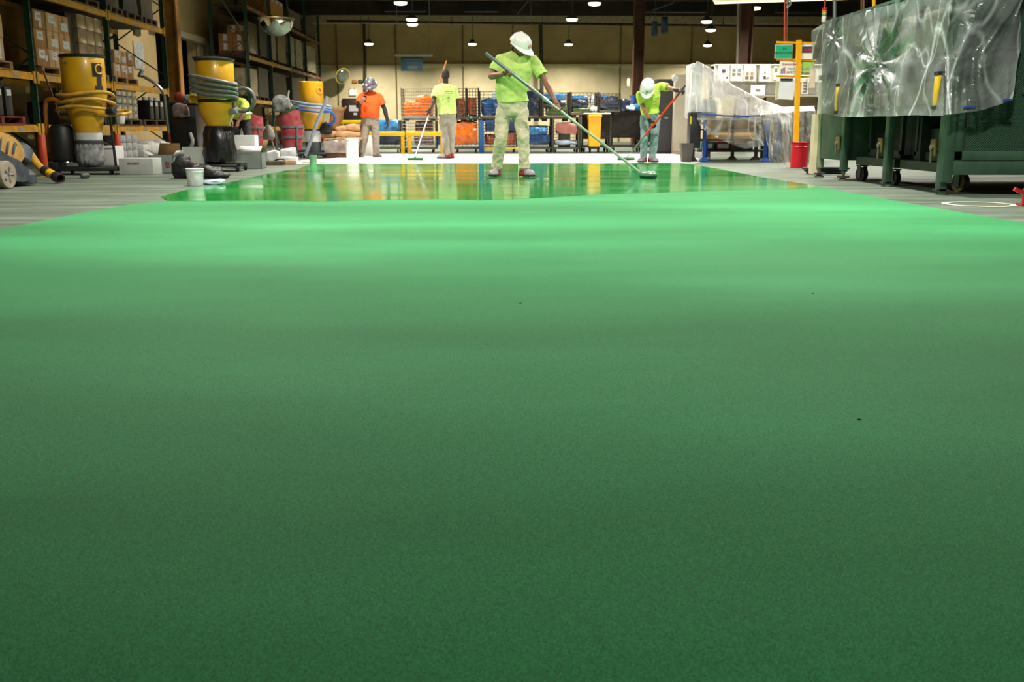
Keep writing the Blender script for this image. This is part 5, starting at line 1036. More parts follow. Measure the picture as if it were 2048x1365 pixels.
# --- red tub on a hand truck (mortar mixer bucket)
def red_tub(px, yb, Y, w0, w1, h, lab, tilt=0.12):
    C = V(at(px, 250, Y).x, Y, 0); t = thing('mixing_tub', lab, 'tub', C, 'red mixing tubs'); red = M('dusty_red_plastic', 'a8283a', .5, var=.2, scale=7, col2='b86a70')
    mb = MB(); rings = []
    for r, z in ((w0*.9, .12), (w0, .13), (w0*1.08, h*.35), (w0*1.2, h*.62), (w1, h), (w1*.94, h), (w0*.95, .3)):
        rings.append([C+V(r*math.cos(2*PI*k/32), r*math.sin(2*PI*k/32), z+(tilt*math.cos(2*PI*k/32) if z == h else 0)) for k in range(32)])
    mb.loft(rings); mb.build('tub', red, t, smooth=50)
    gm = M('galvanised_band', '8c8a90', .5, metal=.5, var=.2)
    for z, r in ((h*.42, w0*1.13), (h*.66, w0*1.26)): mb = MB(); mb.lathe([(r*.98, z-.03), (r*1.02, z-.028), (r*1.02, z+.028), (r*.98, z+.03)], C, 32); mb.build('band', gm, t)
    for sx in (-1, 1):
        mb = MB(); mb.tube([C+V(sx*w0*1.05-.08, -w0*1.0, .06), C+V(sx*w0*1.1-.08, -w0*1.12, h*.45), C+V(sx*w0*1.15-.08, -w0*1.15, h*.66)], .022, 8); mb.build('frame_leg', gm, t)
    mb = MB(); mb.tube([C+V(-w0*1.1, .0, .08), C+V(-w0*1.7, .0, h*.5), C+V(-w0*1.8, 0, h*.8), C+V(-w0*1.6, 0, h*.86), C+V(-w0*1.2, 0, h*.84)], .02, 8, smooth=2); mb.build('push_handle', gm, t)
    for sx in (-1, 1): caster(t, C+V(sx*w0*.8, -.1, 0), .06, 0)
    return C, t
C, t = red_tub(583, 303, 23.5, .215, .30, 1.0, 'large dusty red mixing tub with two grey bands on a wheeled frame')
mb = MB(); n = 32; mb.loft([[C+V(r*math.cos(2*PI*k/n), r*math.sin(2*PI*k/n), 1.0+z+.12*math.cos(2*PI*k/n)) for k in range(n)] for r, z in ((.31, -.015), (.315, .02), (.28, .03), (.02, .0))]); mb.build('green_crusted_lid', M('green_crust', '3c6a3c', .7, var=.4, scale=9), t)
mb = MB(); a = at(549, 226, 23.6); mb.lump((a.x-.02, 23.4, .98), (a.x+.36, 23.8, 1.33), 8, .06, .7, n=9); tag(mb.build('grey_cloth', M('dusty_grey_cloth', 'a4a8a6', .8, var=.4, scale=8)), 'dusty grey cloth heaped on the rim of the large red tub', 'cloth')
pipe('white_hose_arm', [at(578, 181, 23.6), at(575, 195, 23.6), at(582, 208, 23.6), at(587, 222, 23.6)], .02, M('cream_tube', 'cfc8bc', .5), 'curved white tube rising behind the large red tub', 'tube', sm=2)
red_tub(512, 280, 29.0, .17, .20, .98, 'smaller red mixing tub standing farther back beside the green rack post', -.05)
# concrete pump-like stand
C = V(at(538, 280, 24.6).x, 24.6, 0); t = thing('mixer_stand', 'pale dusty mixer stand with a thin rod, beside the large red tub', 'mixer', C); pm = M('dusty_pale_metal', 'a7a69a', .7, var=.2)
mb = MB(); mb.lathe([(.10, .35), (.15, .42), (.13, .56), (.08, .62), (.05, .70)], C, 16); mb.build('motor', pm, t)
for sx in (-1, 1): mb = MB(); mb.tube([C+V(sx*.05, 0, .4), C+V(sx*.14, 0, 0.01)], .022, 8); mb.build('leg', pm, t)
mb = MB(); mb.cyl(C+V(0, 0, .68), C+V(.0, 0, 1.1), .01, n=6); mb.build('rod', M('steel_rod', '7c7c78', .4, metal=.6), t)
# --- dust extractor C with blue hose
Y = 22.0; C = V(at(623, 200, Y).x, Y, 0)
t = thing('dust_extractor', 'yellow dust extractor with blue hose and grey wand, standing farther back by the paper sacks', 'dust extractor', C, 'yellow dust extractors')
mb = MB(); mb.lathe([(.245, 1.06), (.252, 1.07), (.252, 1.585), (.245, 1.59), (.03, 1.60)], C, 36); mb.build('drum', ymach, t, smooth=50)
mb = MB(); mb.lathe([(.16, .60), (.165, .61), (.245, .82), (.25, 1.06)], C, 36); mb.build('cone', ymach, t, smooth=50)
mb = MB(); mb.lathe([(.17, .56), (.175, .57), (.175, .60), (.17, .605)], C, 28); mb.build('clamp_strap', MATS['dark_strap'], t)
mb = MB(); mb.lathe([(.15, .33), (.17, .34), (.185, .55), (.18, .57)], C, 28); mb.build('collection_pail', M('white_pail', 'd0d3d8', .5), t)
mb = MB(); mb.lathe([(.10, .10), (.16, .12), (.165, .32), (.15, .34)], C, 28); mb.box(C+V(0, 0, .09), (.6, .5, .05), bev=.02); mb.build('base_frame', M('dark_grey_base', '3a4044', .6), t)
for sx, sy in ((-1, -1), (1, -1), (1, 1), (-1, 1)): caster(t, C+V(sx*.24, sy*.2, 0), .04)
mb = MB(); q = C+V(.2, -.17, 1.40); mb.torus(q, .06, .012, axis=(.6, -.8, 0), n=18); mb.build('ring_emblem', MATS['decal_orange'], t)
hb = M('blue_hose', '2a5aa8', .4, var=.15); hb2 = M('grey_blue_hose', '7c90ac', .4, var=.15)
for k, (z, m_) in enumerate(((1.16, hb2), (1.10, hb2), (1.02, hb))):
    coil([C+V(-.42+k*.06, -.10, z+.02), C+V(-.25, -.32, z), C+V(.05, -.36, z-.05), C+V(.30, -.30, z-.06), C+V(.44, -.16, z-.09+.02*k)], .028, m_, t)
coil([C+V(.30, -.30, .99), C+V(.44, -.26, .98), C+V(.52, -.2, .88), C+V(.50, -.14, .76), C+V(.40, -.12, .70), C+V(.30, -.12, .74)], .032, hb, t)
pipe('vacuum_wand', [at(655, 193, 21.3), at(652, 203, 21.3), at(634, 245, 21.4), at(611, 312, 21.4)], .038, M('blue_grey_wand', '8a94a4', .35), 'blue-grey vacuum wand leaning in front of the yellow dust extractor with the blue hose', 'wand', 12)
# --- paper sacks, wrapped pallet, buckets
kraft = M('kraft_paper', 'b88f66', .8, var=.15, scale=6, bump=.4, bscale=30); kraft_d = M('brown_kraft_paper', '8f6c48', .8, var=.2, scale=8, bump=.5, bscale=25)
Y = 22.6; a, b = at(657, 262, Y), at(684, 215, Y)
mb = MB(); rings = []
for k in range(7):
    f = k/6; z = a.z+(b.z-a.z)*f; xx = lerp(a.x, a.x+.09, f); wd = lerp(.22, .30, f)+(.02*math.sin(k*2.4)); rings.append([V(xx+wd*(.5+.5*math.cos(2*PI*j/16)), Y+.11*(1+.15*math.sin(j*3+k))*math.sin(2*PI*j/16), z+(.04*math.sin(j*2.2) if k > 4 else 0)) for j in range(16)])
mb.loft(rings, cap=False); o = mb.build('paper_bag', kraft_d, smooth=50); s = o.modifiers.new('s', 'SOLIDIFY'); s.thickness = .01; tag(o, 'upright brown paper bag with a crumpled open top on the pile of sacks', 'paper bag')
for k, (x0, x1, y0, y1, YY, lab) in enumerate(((632, 676, 262, 276, 22.3, 'tan paper sack at the rack end of the pile'), (674, 722, 263, 277, 22.3, 'tan paper sack in the middle row beside the orange-shirted worker'), (673, 700, 252, 264, 22.5, 'short tan paper sack under the upright paper bag'), (692, 724, 249, 264, 22.5, 'tan paper sack topmost on the pile beside the worker'), (672, 697, 274, 281, 22.25, 'flat tan sack low in the pile'), (695, 725, 274, 280, 22.25, 'flat tan sack low in the pile behind the white bucket'))):
    a, b = at(x0, y1, YY), at(x1, y0, YY); mb = MB(); mb.lump((a.x, YY-.25, a.z), (b.x, YY+.3, b.z), 40+k, .02, .55, n=9); tag(mb.build('paper_sack', kraft), lab, 'sack', 'tan paper sacks beside the yellow rail')
a, b = at(652, 304, 22.2), at(708, 280, 22.2); mb = MB(); mb.lump((a.x, 21.9, .10), (b.x, 22.9, b.z), 50, .035, .12, n=12); o = tag(mb.build('wrapped_pallet_load', M('clear_wrapped_load', 'a09a94', .15, var=.4, scale=6, col2='7c6258', coat=.8, bump=.6, bscale=12)), 'low load in crinkled clear film under the tan paper sacks', 'wrapped load')
pallet(a.x, b.x, 21.95, 22.85, 0, 'pallet under the film-wrapped load and tan sacks', M('reddish_pallet_wood', '8a5a48', .8, var=.2), group=None)
mb = MB(); a = at(641, 258, 22.0); mb.lump((a.x, 21.9, .50), (a.x+.24, 22.2, .74), 4, .04, .6); tag(mb.build('black_tool_bag', blk), 'small black tool bag on the sacks beside the yellow extractor', 'bag')
a = fl(664, 312); mb = MB(); mb.box(V(a.x-.15, a.y, .07), (.28, .2, .13), bev=.02); tag(mb.build('black_case', blk), 'black case with a pale edge on the floor in front of the wrapped load', 'case')
a = fl(600, 313); mb = MB(); mb.lump((a.x, a.y, 0), (a.x+.42, a.y+.25, .13), 9, .03, .6); tag(mb.build('dark_tarp', M('dark_blue_tarp', '1c2430', .5)), 'dark tarp bundle on the floor between the red tub and the black case', 'tarp')
bucket(703, 317, 27, 39, 'white pail with lid on the white floor beside the orange-shirted man', M('white_pail_plastic', 'f0f0ee', .35, var=.03), taper=.90, lid=M('white_pail_lid', 'f2f2f0', .3, var=.03), grp='white pails')
bucket(737, 312, 26, 40, 'white pail standing behind the legs of the orange-shirted man', MATS['white_pail_plastic'], taper=.90, lid=MATS['white_pail_lid'], grp='white pails')
bucket(625, 330, 17, 20, 'small green-splashed plastic pot on bare floor at the corner of the wet coating', M('green_splashed_plastic', '5f9a78', .4, var=.3, scale=12, col2='9ac0a4'), name='paint_pot')
for k, (px, py, sx, m_, lab, nm) in enumerate(((604, 324, .16, M('green_scrap', '9cc4a4', .7), 'pale green scraper tray on the floor beside the small green pot', 'scraper'), (613, 327, .14, M('red_tool', 'a02c30', .5), 'thin red-handled tool on the floor before the green pot', 'hand_tool'), (645, 327, .10, M('green_lid', '4a8a5c', .6), 'small green lid on the floor behind the green pot', 'pot_lid'))):
    a = fl(px, py); mb = MB(); mb.box(V(a.x, a.y, .012), (sx, .05, .022), rz=.3, bev=.006); tag(mb.build(nm, m_), lab, nm.replace('_', ' '))
# --- yellow guard rail
Y = 25.6; yr = M('safety_yellow', 'f0c40c', .4, var=.05)
t = thing('guard_rail', 'yellow steel guard rail on posts standing behind the white floor strip', 'guard rail', (at(800, 300, Y).x, Y, 0))
for x0, x1 in ((700, 811), (812, 886)):
    a, b = at(x0, 268, Y), at(x1, 268, Y); mb = MB(); z = a.z; mb.bb((a.x, Y-.05, z-.055), (b.x-.01, Y+.03, z+.055), .015); mb.build('rail', yr, t)
for px in (805, 819, 884):
    a = at(px, 268, Y); mb = MB(); mb.bb((a.x-.045, Y+.0, 0), (a.x+.045, Y+.09, a.z+.02), .01); mb.bb((a.x-.08, Y-.03, 0), (a.x+.08, Y+.13, .012)); mb.build('post', yr, t)
Y = 31.; a, b = at(676, 244, Y), at(735, 244, Y); t = thing('guard_rail', 'farther yellow guard rail below the dark brown notice board', 'guard rail', ((a.x+b.x)/2, Y, 0))
mb = MB(); mb.bb((a.x, Y-.05, a.z-.05), (b.x, Y+.03, a.z+.05), .015); mb.build('rail', yr, t)
for x in (a.x+.1, b.x-.1): mb = MB(); mb.bb((x-.05, Y+.03, 0), (x+.05, Y+.12, a.z), .01); mb.build('post', yr, t)
# ================================================================== wire cages with bagged goods in front of the back wall
wire = M('dark_cage_wire', '3c3a36', .5, metal=.5); wire_l = M('zinc_cage_wire', '8c8a80', .4, metal=.6)
def px_span(x0, x1, Y): return at(x0, 250, Y).x, at(x1, 250, Y).x
def pz(y, Y): return at(1024, y, Y).z
def wpanel(par, a, b, z0, z1, m_, nx=None, nz=None, name='mesh_panel'):
    a, b = Vector(a), Vector(b); L = (b-a).length; mb = MB(); nx = nx or max(4, int(L/.10)); nz = nz or max(4, int((z1-z0)/.075))
    for i in range(nx+1): p = a.lerp(b, i/nx); mb.cyl(V(p.x, p.y, z0), V(p.x, p.y, z1), .0035, n=4)
    for k in range(nz+1): z = z0+(z1-z0)*k/nz; mb.cyl(V(a.x, a.y, z), V(b.x, b.y, z), .0045, n=4)
    return mb.build(name, m_, par)
def cage(x0p, x1p, ytop, ybot, Y, lab, m_=None, depth=.85, wheels=True, grp='wire cages in front of the back wall', base_m=None, front=True, sides=True):
    m_ = m_ or wire; x0, x1 = px_span(x0p, x1p, Y); z0, z1 = max(.14, pz(ybot, Y)), pz(ytop, Y); t = thing('wire_cage', lab, 'wire cage', ((x0+x1)/2, Y+depth/2, 0 if z0 < .4 else z0-.06), grp)
    mb = MB(); mb.bb((x0, Y, z0-.05), (x1, Y+depth, z0)); mb.build('tray', base_m or M('cage_tray', '5c5a54', .5, metal=.4), t)
    for x in (x0+.015, x1-.015):
        for y in (Y+.015, Y+depth-.015): mb = MB(); mb.cyl((x, y, z0), (x, y, z1), .014, n=6); mb.build('post', m_, t)
    if front: wpanel(t, (x0, Y, 0), (x1, Y, 0), z0, z0+(z1-z0)*(.98), m_)
    wpanel(t, (x0, Y+depth, 0), (x1, Y+depth, 0), z0, z1, m_)
    if sides: wpanel(t, (x0, Y, 0), (x0, Y+depth, 0), z0, z1, m_); wpanel(t, (x1, Y, 0), (x1, Y+depth, 0), z0, z1, m_)
    if wheels and z0 < .4:
        for x in (x0+.1, x1-.1):
            for y in (Y+.08, Y+depth-.08): caster(t, (x, y, 0), (z0-.05)/2.35)
    elif z0 >= .4:
        for x in (x0+.10, x1-.10):
            for y in (Y+.03, Y+depth-.1): mb = MB(); mb.bb((x-.05, y, z0-.12), (x+.05, y+.07, z0-.05)); mb.build('stacking_foot', M('dark_foot', '2a2826', .6), t)
    return t, x0, x1, z0, z1
def plast(name, col, c2=None, var=.2): return M(name, col, .25, var=var, scale=7, col2=c2, coat=.6, bump=.8, bscale=16)
orb = plast('orange_bag_plastic', 'f07a14', 'c8560c'); orbd = plast('dull_orange_bag_plastic', 'a8502c', '5c3024'); blb = plast('light_blue_bag', '3a94d4', '1c5c9c'); blm = plast('mid_blue_bag', '1f5ea0', '163a68'); nvy = plast('navy_bag', '1a2c48', '0e1828'); pkb = plast('salmon_bag', 'c87860', '8a4a3c'); brb = plast('brown_bag', '6a4038', '40302c'); gnb = plast('green_bag', '4f6a34', '2c4024'); whb = plast('white_bag_plastic', 'c4d0e0', '8aa0bc'); dpk = plast('dusty_pink_cloth', 'a86a64', '8a5048')
bagn = [0]
def bag(x0p, x1p, ytop, ybot, Y, m_, lab, dy=.7, amp=.045, rnd=.35, grp=None, n=9, name='bagged_goods'):
    x0, x1 = px_span(x0p, x1p, Y); z0, z1 = max(.2, pz(ybot, Y)), pz(ytop, Y); mb = MB(); bagn[0] += 1
    mb.lump((x0+.03, Y+.04, z0), (x1-.03, Y+.04+dy, z1), 60+bagn[0], amp, rnd, n=n); return tag(mb.build(name, m_, smooth=50), lab, 'bag', grp)
Y = 26.6
# lower row
cage(733, 802, 241, 297, Y, 'low cage of blue bags behind the yellow guard rail, next to the orange-shirted man', front=False, base_m=M('olive_tray', '5c5a3c', .6))
bag(736, 800, 241, 266, Y, blb, 'light blue bags on top of the low cage next to the orange-shirted man'); bag(736, 800, 266, 296, Y, nvy, 'navy bags filling the bottom of the low cage next to the orange-shirted man', rnd=.2)
cage(804, 872, 241, 297, Y, 'wire cage of brown bags directly behind the double yellow rail posts', wire_l)
bag(828, 868, 243, 268, Y+.1, brb, 'dark brown bags in the upper half of the cage behind the double yellow rail posts', dy=.55); bag(824, 868, 270, 295, Y+.1, plast('mauve_bag', '7c6664', '4a3c40'), 'mauve-brown bags at the bottom of the cage behind the double yellow rail posts', dy=.55)
bag(872, 888, 272, 296, Y+.2, blm, 'blue bag squeezed beside the knees of the worker seen from behind', dy=.4)
cage(906, 959, 242, 298, Y, 'low cage overflowing with bright orange bags', front=False, sides=False)
bag(907, 957, 243, 297, Y, orb, 'big bright orange wrapped block of bags on the floor cage', rnd=.15, amp=.06, n=12)
t, x0, x1, z0, z1 = cage(957, 1036, 238, 294, Y, 'cage on a yellow dolly holding blue crates above salmon bags', base_m=yr)
x0_, x1_ = px_span(958, 968, Y-.2); mb = MB(); mb.bb((x0_, Y-.2, 0), (x1_, Y-.02, pz(241, Y-.2)), .02); tag(mb.build('blue_bin', M('bright_blue_plastic', '1f62a8', .4)), 'narrow tall bright blue bin between the orange block and the caged crates', 'bin')
for k, (a_, b_, lab) in enumerate(((970, 990, 'first blue plastic crate above the salmon bags, from the blue bin'), (992, 1012, 'second blue plastic crate above the salmon bags, from the blue bin'), (1014, 1033, 'blue plastic crate above the salmon bags, behind the legs of the white-helmeted worker'))):
    c0, c1 = px_span(a_, b_, Y+.05); mb = MB(); mb.bb((c0, Y+.05, pz(262, Y)), (c1, Y+.65, pz(240, Y)), .02)
    for q in range(3): mb.bb((c0+.03, Y+.04, pz(260-q*6, Y)), (c1-.03, Y+.055, pz(258-q*6, Y)))
    tag(mb.build('plastic_crate', M('crate_blue', '34588c', .45, var=.2)), lab, 'crate', 'blue crates in the dolly cage')
bag(966, 1010, 270, 294, Y+.05, pkb, 'salmon bag slumped at the bottom of the dolly cage, by the blue bin', amp=.06, rnd=.6); bag(1002, 1036, 263, 293, Y+.05, plast('bright_salmon_bag', 'dc8264', 'a85c48'), 'brighter salmon bag in the dolly cage, seen between the legs of the white-helmeted worker', amp=.06, rnd=.6)
cage(1052, 1104, 252, 297, Y, 'floor cage of blue bags beside the long pole', front=True)
bag(1054, 1098, 252, 270, Y, blb, 'light blue bags heaped on top of the floor cage beside the long pole', amp=.05); bag(1054, 1103, 269, 297, Y, blm, 'darker blue bags filling the floor cage beside the long pole', rnd=.15)
cage(1104, 1162, 238, 297, Y, 'tall wire cage with dusty pink cloth draped inside', front=False)
bag(1110, 1160, 248, 268, Y-.05, dpk, 'dusty pink cloth draped over the front of the tall wire cage', dy=.3, rnd=.5, name='draped_cloth'); bag(1106, 1158, 280, 294, Y, whb, 'white bags at the bottom of the tall cage with the pink cloth', dy=.6)
a_, b_ = px_span(1121, 1143, Y+.0); mb = MB(); mb.bb((a_, Y+.3, pz(295, Y)), (b_, Y+.75, pz(268, Y)), .01); tag(mb.build('grey_green_box', M('grey_green_card', '8a9888', .7)), 'plain grey-green box under the dusty pink cloth', 'box')
bag(1140, 1150, 238, 248, Y+.2, plast('dark_red_bag', '6a1c28'), 'small dark red bag above the dusty pink cloth', dy=.3)
# dark carts on the machine side
dkc = M('dark_cart_paint', '2c2822', .6, var=.3, scale=6)
def cart(x0p, x1p, yt, yb, Y, lab, shelf=None, panel=True, d=.8):
    x0, x1 = px_span(x0p, x1p, Y); z1 = pz(yt, Y); t = thing('steel_cart', lab, 'cart', ((x0+x1)/2, Y+d/2, 0), 'dark steel carts')
    for x in (x0+.03, x1-.03):
        for y in (Y+.03, Y+d-.03): mb = MB(); mb.bb((x-.025, y-.025, .13), (x+.025, y+.025, z1)); mb.build('post', dkc, t)
    for z in [.16, z1-.02]+(shelf or []): mb = MB(); mb.bb((x0, Y, z-.025), (x1, Y+d, z+.025)); mb.build('shelf', dkc, t)
    if panel: mb = MB(); mb.bb((x0+.05, Y+.03, z1*.35), (x1-.05, Y+.05, z1-.05)); mb.build('side_panel', M('dark_panel_brown', '383028', .6, var=.35, scale=9), t)
    for x in (x0+.08, x1-.08):
        for y in (Y+.08, Y+d-.08): caster(t, (x, y, 0), .055)
    return t
cart(1163, 1222, 229, 300, Y+.3, 'dark steel cart behind the yellow bin', [.6]); cart(1222, 1282, 222, 300, Y+.4, 'dark steel cart with white and blue bags on top, behind the bent worker', [.45]); cart(1283, 1342, 236, 300, Y, 'dark steel cart behind the jeans of the bent worker', [.5, .3])
a_, b_ = px_span(1177, 1203, Y-.35); t = thing('wheeled_bin', 'tall bright yellow wheeled bin before the dark carts', 'bin', ((a_+b_)/2, Y-.2, 0)); yb = M('bin_yellow', 'ffb80c', .4, var=.05)
mb = MB(); mb.loft([[V(lerp(a_, b_, .5+(u-.5)*s), Y-.35+.32*v*s+.16*(1-s), z) for u, v in ((0, 0), (1, 0), (1, 1), (0, 1))] for s, z in ((.80, .16), (.86, .30), (.95, .85), (1.0, .88), (1.0, .93))]); mb.build('body', yb, t)
mb = MB(); mb.bb((a_-.01, Y-.38, .90), (b_+.01, Y, .965), .02); mb.build('lid', yb, t); mb = MB(); mb.bb((a_+.03, Y-.32, .10), (b_-.03, Y-.06, .17), .01); mb.build('base', blk, t)
for x in (a_+.06, b_-.06): caster(t, (x, Y-.2, 0), .05)
a2, b2 = px_span(1168, 1221, Y-.3); mb = MB(); mb.bb((a2, Y-.36, .975), (b2, Y+.28, 1.01), .01); tag(mb.build('white_tray', M('white_tray', 'e8e6d8', .4)), 'long white tray lying across the top of the yellow wheeled bin', 'tray')
# upper row, stacked on the lower cages
Yu = 26.7
cage(803, 872, 176, 233, Yu, 'upper wire cage of orange bags above the double yellow rail posts', wire_l, wheels=False, base_m=M('zinc_tray', 'a8a8a4', .4, metal=.4))
bag(805, 868, 204, 232, Yu, orb, 'glossy orange bags filling the upper cage above the double yellow rail posts', rnd=.2); bag(828, 868, 192, 206, Yu+.05, orb, 'orange bags heaped highest in the upper cage above the rail posts', rnd=.5, dy=.6)
cage(904, 933, 176, 233, Yu, 'narrow upper cage of dull orange bags beside the worker seen from behind', wheels=False); bag(905, 932, 198, 232, Yu, orbd, 'dull orange-brown bags in the narrow upper cage beside the worker seen from behind', rnd=.25)
cage(933, 958, 176, 233, Yu, 'narrow upper cage of rust-coloured bags above the big orange block', wheels=False); bag(934, 956, 196, 232, Yu, orbd, 'rust-coloured bags in the narrow upper cage above the big orange block', rnd=.25)
cage(959, 1004, 182, 233, Yu, 'upper cage of blue bags between the rust-coloured bags and the white-helmeted worker', wheels=False); bag(960, 1002, 197, 231, Yu, blm, 'deep blue bag bulging in the upper cage behind the trousers of the white-helmeted worker', rnd=.5); bag(982, 996, 184, 200, Yu+.1, whb, 'small pale blue bag at the top of the upper cage beside the lime shirt', dy=.4)
cage(1050, 1082, 178, 233, Yu, 'upper cage of navy bags just beyond the lime shirt of the white-helmeted worker', wheels=False); bag(1051, 1081, 182, 231, Yu, nvy, 'tall navy bag just beyond the lime shirt of the white-helmeted worker', rnd=.2)
cage(1083, 1140, 184, 233, Yu, 'upper cage of mixed blue bags behind the forearm on the long pole', wheels=False); bag(1085, 1135, 187, 200, Yu, blb, 'light blue bags at the top of the upper cage behind the forearm', dy=.5); bag(1085, 1135, 200, 217, Yu, nvy, 'navy bags in the middle of the upper cage behind the forearm'); bag(1090, 1138, 215, 231, Yu, gnb, 'green bags at the bottom of the upper cage behind the forearm', dy=.6)
cage(1141, 1197, 184, 226, Yu, 'upper cage with a white bag among blue ones over the yellow bin', wheels=False); bag(1142, 1178, 190, 198, Yu, blb, 'thin light blue bag on top of the navy ones over the yellow bin', dy=.4); bag(1142, 1180, 197, 215, Yu, nvy, 'navy bags under the thin light blue bag over the yellow bin'); bag(1178, 1190, 191, 209, Yu-.02, whb, 'small white bag standing in the upper cage over the yellow bin', dy=.3); bag(1142, 1194, 214, 225, Yu, gnb, 'flat green bags at the bottom of the upper cage over the yellow bin'); bag(1177, 1196, 213, 224, Yu-.05, plast('milky_bag', 'b8ccc8'), 'milky bag hanging over the green ones above the yellow bin', dy=.2)
cage(1198, 1240, 186, 220, Yu, 'upper cage of navy bags above the dark carts', wheels=False); bag(1199, 1238, 191, 219, Yu, nvy, 'navy bags in the upper cage above the dark carts', rnd=.2); bag(1200, 1216, 190, 196, Yu-.02, blb, 'narrow light blue bag lying on the navy bags above the dark carts', dy=.3)
bag(1238, 1262, 198, 222, Yu, nvy, 'dark navy sack beside the upper cage above the dark carts'); bag(1259, 1272, 190, 210, Yu, blm, 'bright blue sack by the shoulder of the bent worker', dy=.4)
bag(1250, 1284, 207, 222, Yu, blb, 'light blue film heap on the cart beside the bent worker', dy=.5, rnd=.7); bag(1249, 1272, 212, 221, Yu-.06, plast('bright_white_film', 'eef2f6'), 'white film bundle on the cart beside the bent worker', dy=.3, rnd=.5)
x0, x1 = px_span(941, 944, Yu); 
for px, py, m_, lab in ((942, 236, 'green_light_knob', 'small bright green cap between the stacked cages above the orange block'),):
    p = at(px, py, Y-.02); mb = MB(); mb.ell(p, .035); tag(mb.build('green_cap', M(m_, '18b070', .4)), lab, 'cap')
# support boards carrying the upper cages
mb = MB(); xa, xb = px_span(1048, 1161, Y); mb.bb((xa, Y+.0, pz(236, Y)), (xb, Y+.85, pz(233.6, Y))); 
for px in (1051, 1106, 1160):
    x = at(px, 250, Y).x; mb.bb((x-.03, Y+.86, 0), (x+.03, Y+.92, pz(234, Y))); mb.bb((x-.03, Y-.06, 0), (x+.03, Y-.01, pz(234, Y)))
tag(mb.build('storage_bench', M('dark_bench', '3a3c34', .6, var=.2)), 'long dark rack bench that carries the upper cages behind the long pole', 'bench')
mb = MB(); xa, xb = px_span(802, 1005, Y); mb.bb((xa, Y+.05, pz(239.5, Y)), (xb, Y+.85, pz(237.6, Y)))
for px in (804, 889, 960, 1003):
    x = at(px, 250, Y).x; mb.bb((x-.02, Y+.87, 0), (x+.02, Y+.92, pz(238, Y)))
tag(mb.build('storage_bench', MATS['dark_bench']), 'long dark rack bench that carries the orange and blue upper cages', 'bench')
# cabinets
def cab(x0p, x1p, yt, Y, lab, m_, d=.5, handle=None):
    x0, x1 = px_span(x0p, x1p, Y); z1 = pz(yt, Y); t = thing('steel_cabinet', lab, 'cabinet', ((x0+x1)/2, Y+d/2, 0)); mb = MB(); mb.bb((x0, Y, .0), (x1, Y+d, z1), .01); mb.build('body', m_, t)
    mb = MB(); mb.bb((x0+.02, Y-.015, .06), (x1-.02, Y, z1-.03)); dd = mb.build('door', m_, t)
    if handle: p = at(handle[0], handle[1], Y-.05); mb = MB(); mb.cyl(p, p+V(0, .05, 0), .03, n=10); mb.cyl(p-V(.05, 0, 0), p+V(.05, 0, 0), .012, n=6); mb.build('handle', sp, dd)
cab(1312, 1346, 158, 25.4, 'tall black steel cabinet behind the bent worker', M('black_cabinet', '26262a', .5), handle=(1333, 236)); cab(1347, 1378, 148, 25.2, 'tall beige-grey steel cabinet between the black cabinet and the draped bench', M('beige_cabinet', 'a49e8c', .6, var=.05))
mb = MB(); p = at(1351, 158, 25.175); mb.box(p, (.12, .02, .14), rz=.0, R=Matrix.Rotation(.5, 3, 'Y')); tag(mb.build('paper_slip', wlab), 'small cream paper slip on the corner of the beige-grey cabinet', 'paper')
mb = MB(); p = at(1257, 165, 34.2); mb.lathe([(.03, -.13), (.05, -.10), (.05, .10), (.03, .13)], p, 12); tag(mb.build('wall_lantern', emis('lantern_glow', 'ffe2a8', .6)), 'small glowing lantern on the dark brown column behind the cages', 'lamp')
# ================================================================== plastic-draped workbench, signs, green machine
blue_st = M('blue_bench_paint', '1a4aa0', .4, var=.1); brn = M('brown_bench_steel', '4a3826', .6); filmw = film('milky_sheet', 'f2f4f8', op=.60, opvar=.28, haze=.45, scale=2.2); filmc = film('clear_sheet', 'e8eef2', op=.20, opvar=.16, haze=.5, scale=4)
Yb = 19.2
def leg(par, px, Y, m_, ztop, foot=True, w=.03):
    x = at(px, 300, Y).x; mb = MB(); mb.bb((x-w, Y-w, .01), (x+w, Y+w, ztop))
    if foot: mb.loft([[V(x+sx*a, Y+sy*a, z) for sx, sy in ((-1, -1), (1, -1), (1, 1), (-1, 1))] for a, z in ((.09, 0), (.09, .015), (w, .08))])
    return mb.build('leg', m_, par)
x0, x1 = px_span(1392, 1538, Yb); t = thing('workbench', 'blue-legged workbench under the milky plastic sheet', 'workbench', ((x0+x1)/2, Yb+.4, 0)); zt = pz(236, Yb)
for px in (1408, 1530): leg(t, px, Yb, blue_st, zt-.03); leg(t, px+4, Yb+.8, blue_st, zt-.03)
mb = MB(); mb.bb((x0, Yb-.08, zt-.04), (x1, Yb+.88, zt)); mb.build('worktop', M('bench_top', '9c9a94', .5), t)
mb = MB(); mb.bb((x0+.1, Yb, .38), (x1-.1, Yb+.8, .42)); mb.build('lower_shelf', brn, t)
t = thing('side_table', 'brown-legged steel table behind the blue-legged workbench', 'table', (at(1490, 300, Yb+.5).x, Yb+1.2, 0))
for px in (1465, 1512): leg(t, px, Yb+.95, brn, .70)
a, b = px_span(1396, 1600, Yb+1.0); mb = MB(); mb.bb((a, Yb+.92, .16), (b, Yb+1.6, .20)); mb.bb((a, Yb+.92, .70), (b, Yb+1.6, .74)); mb.build('shelf', brn, t)
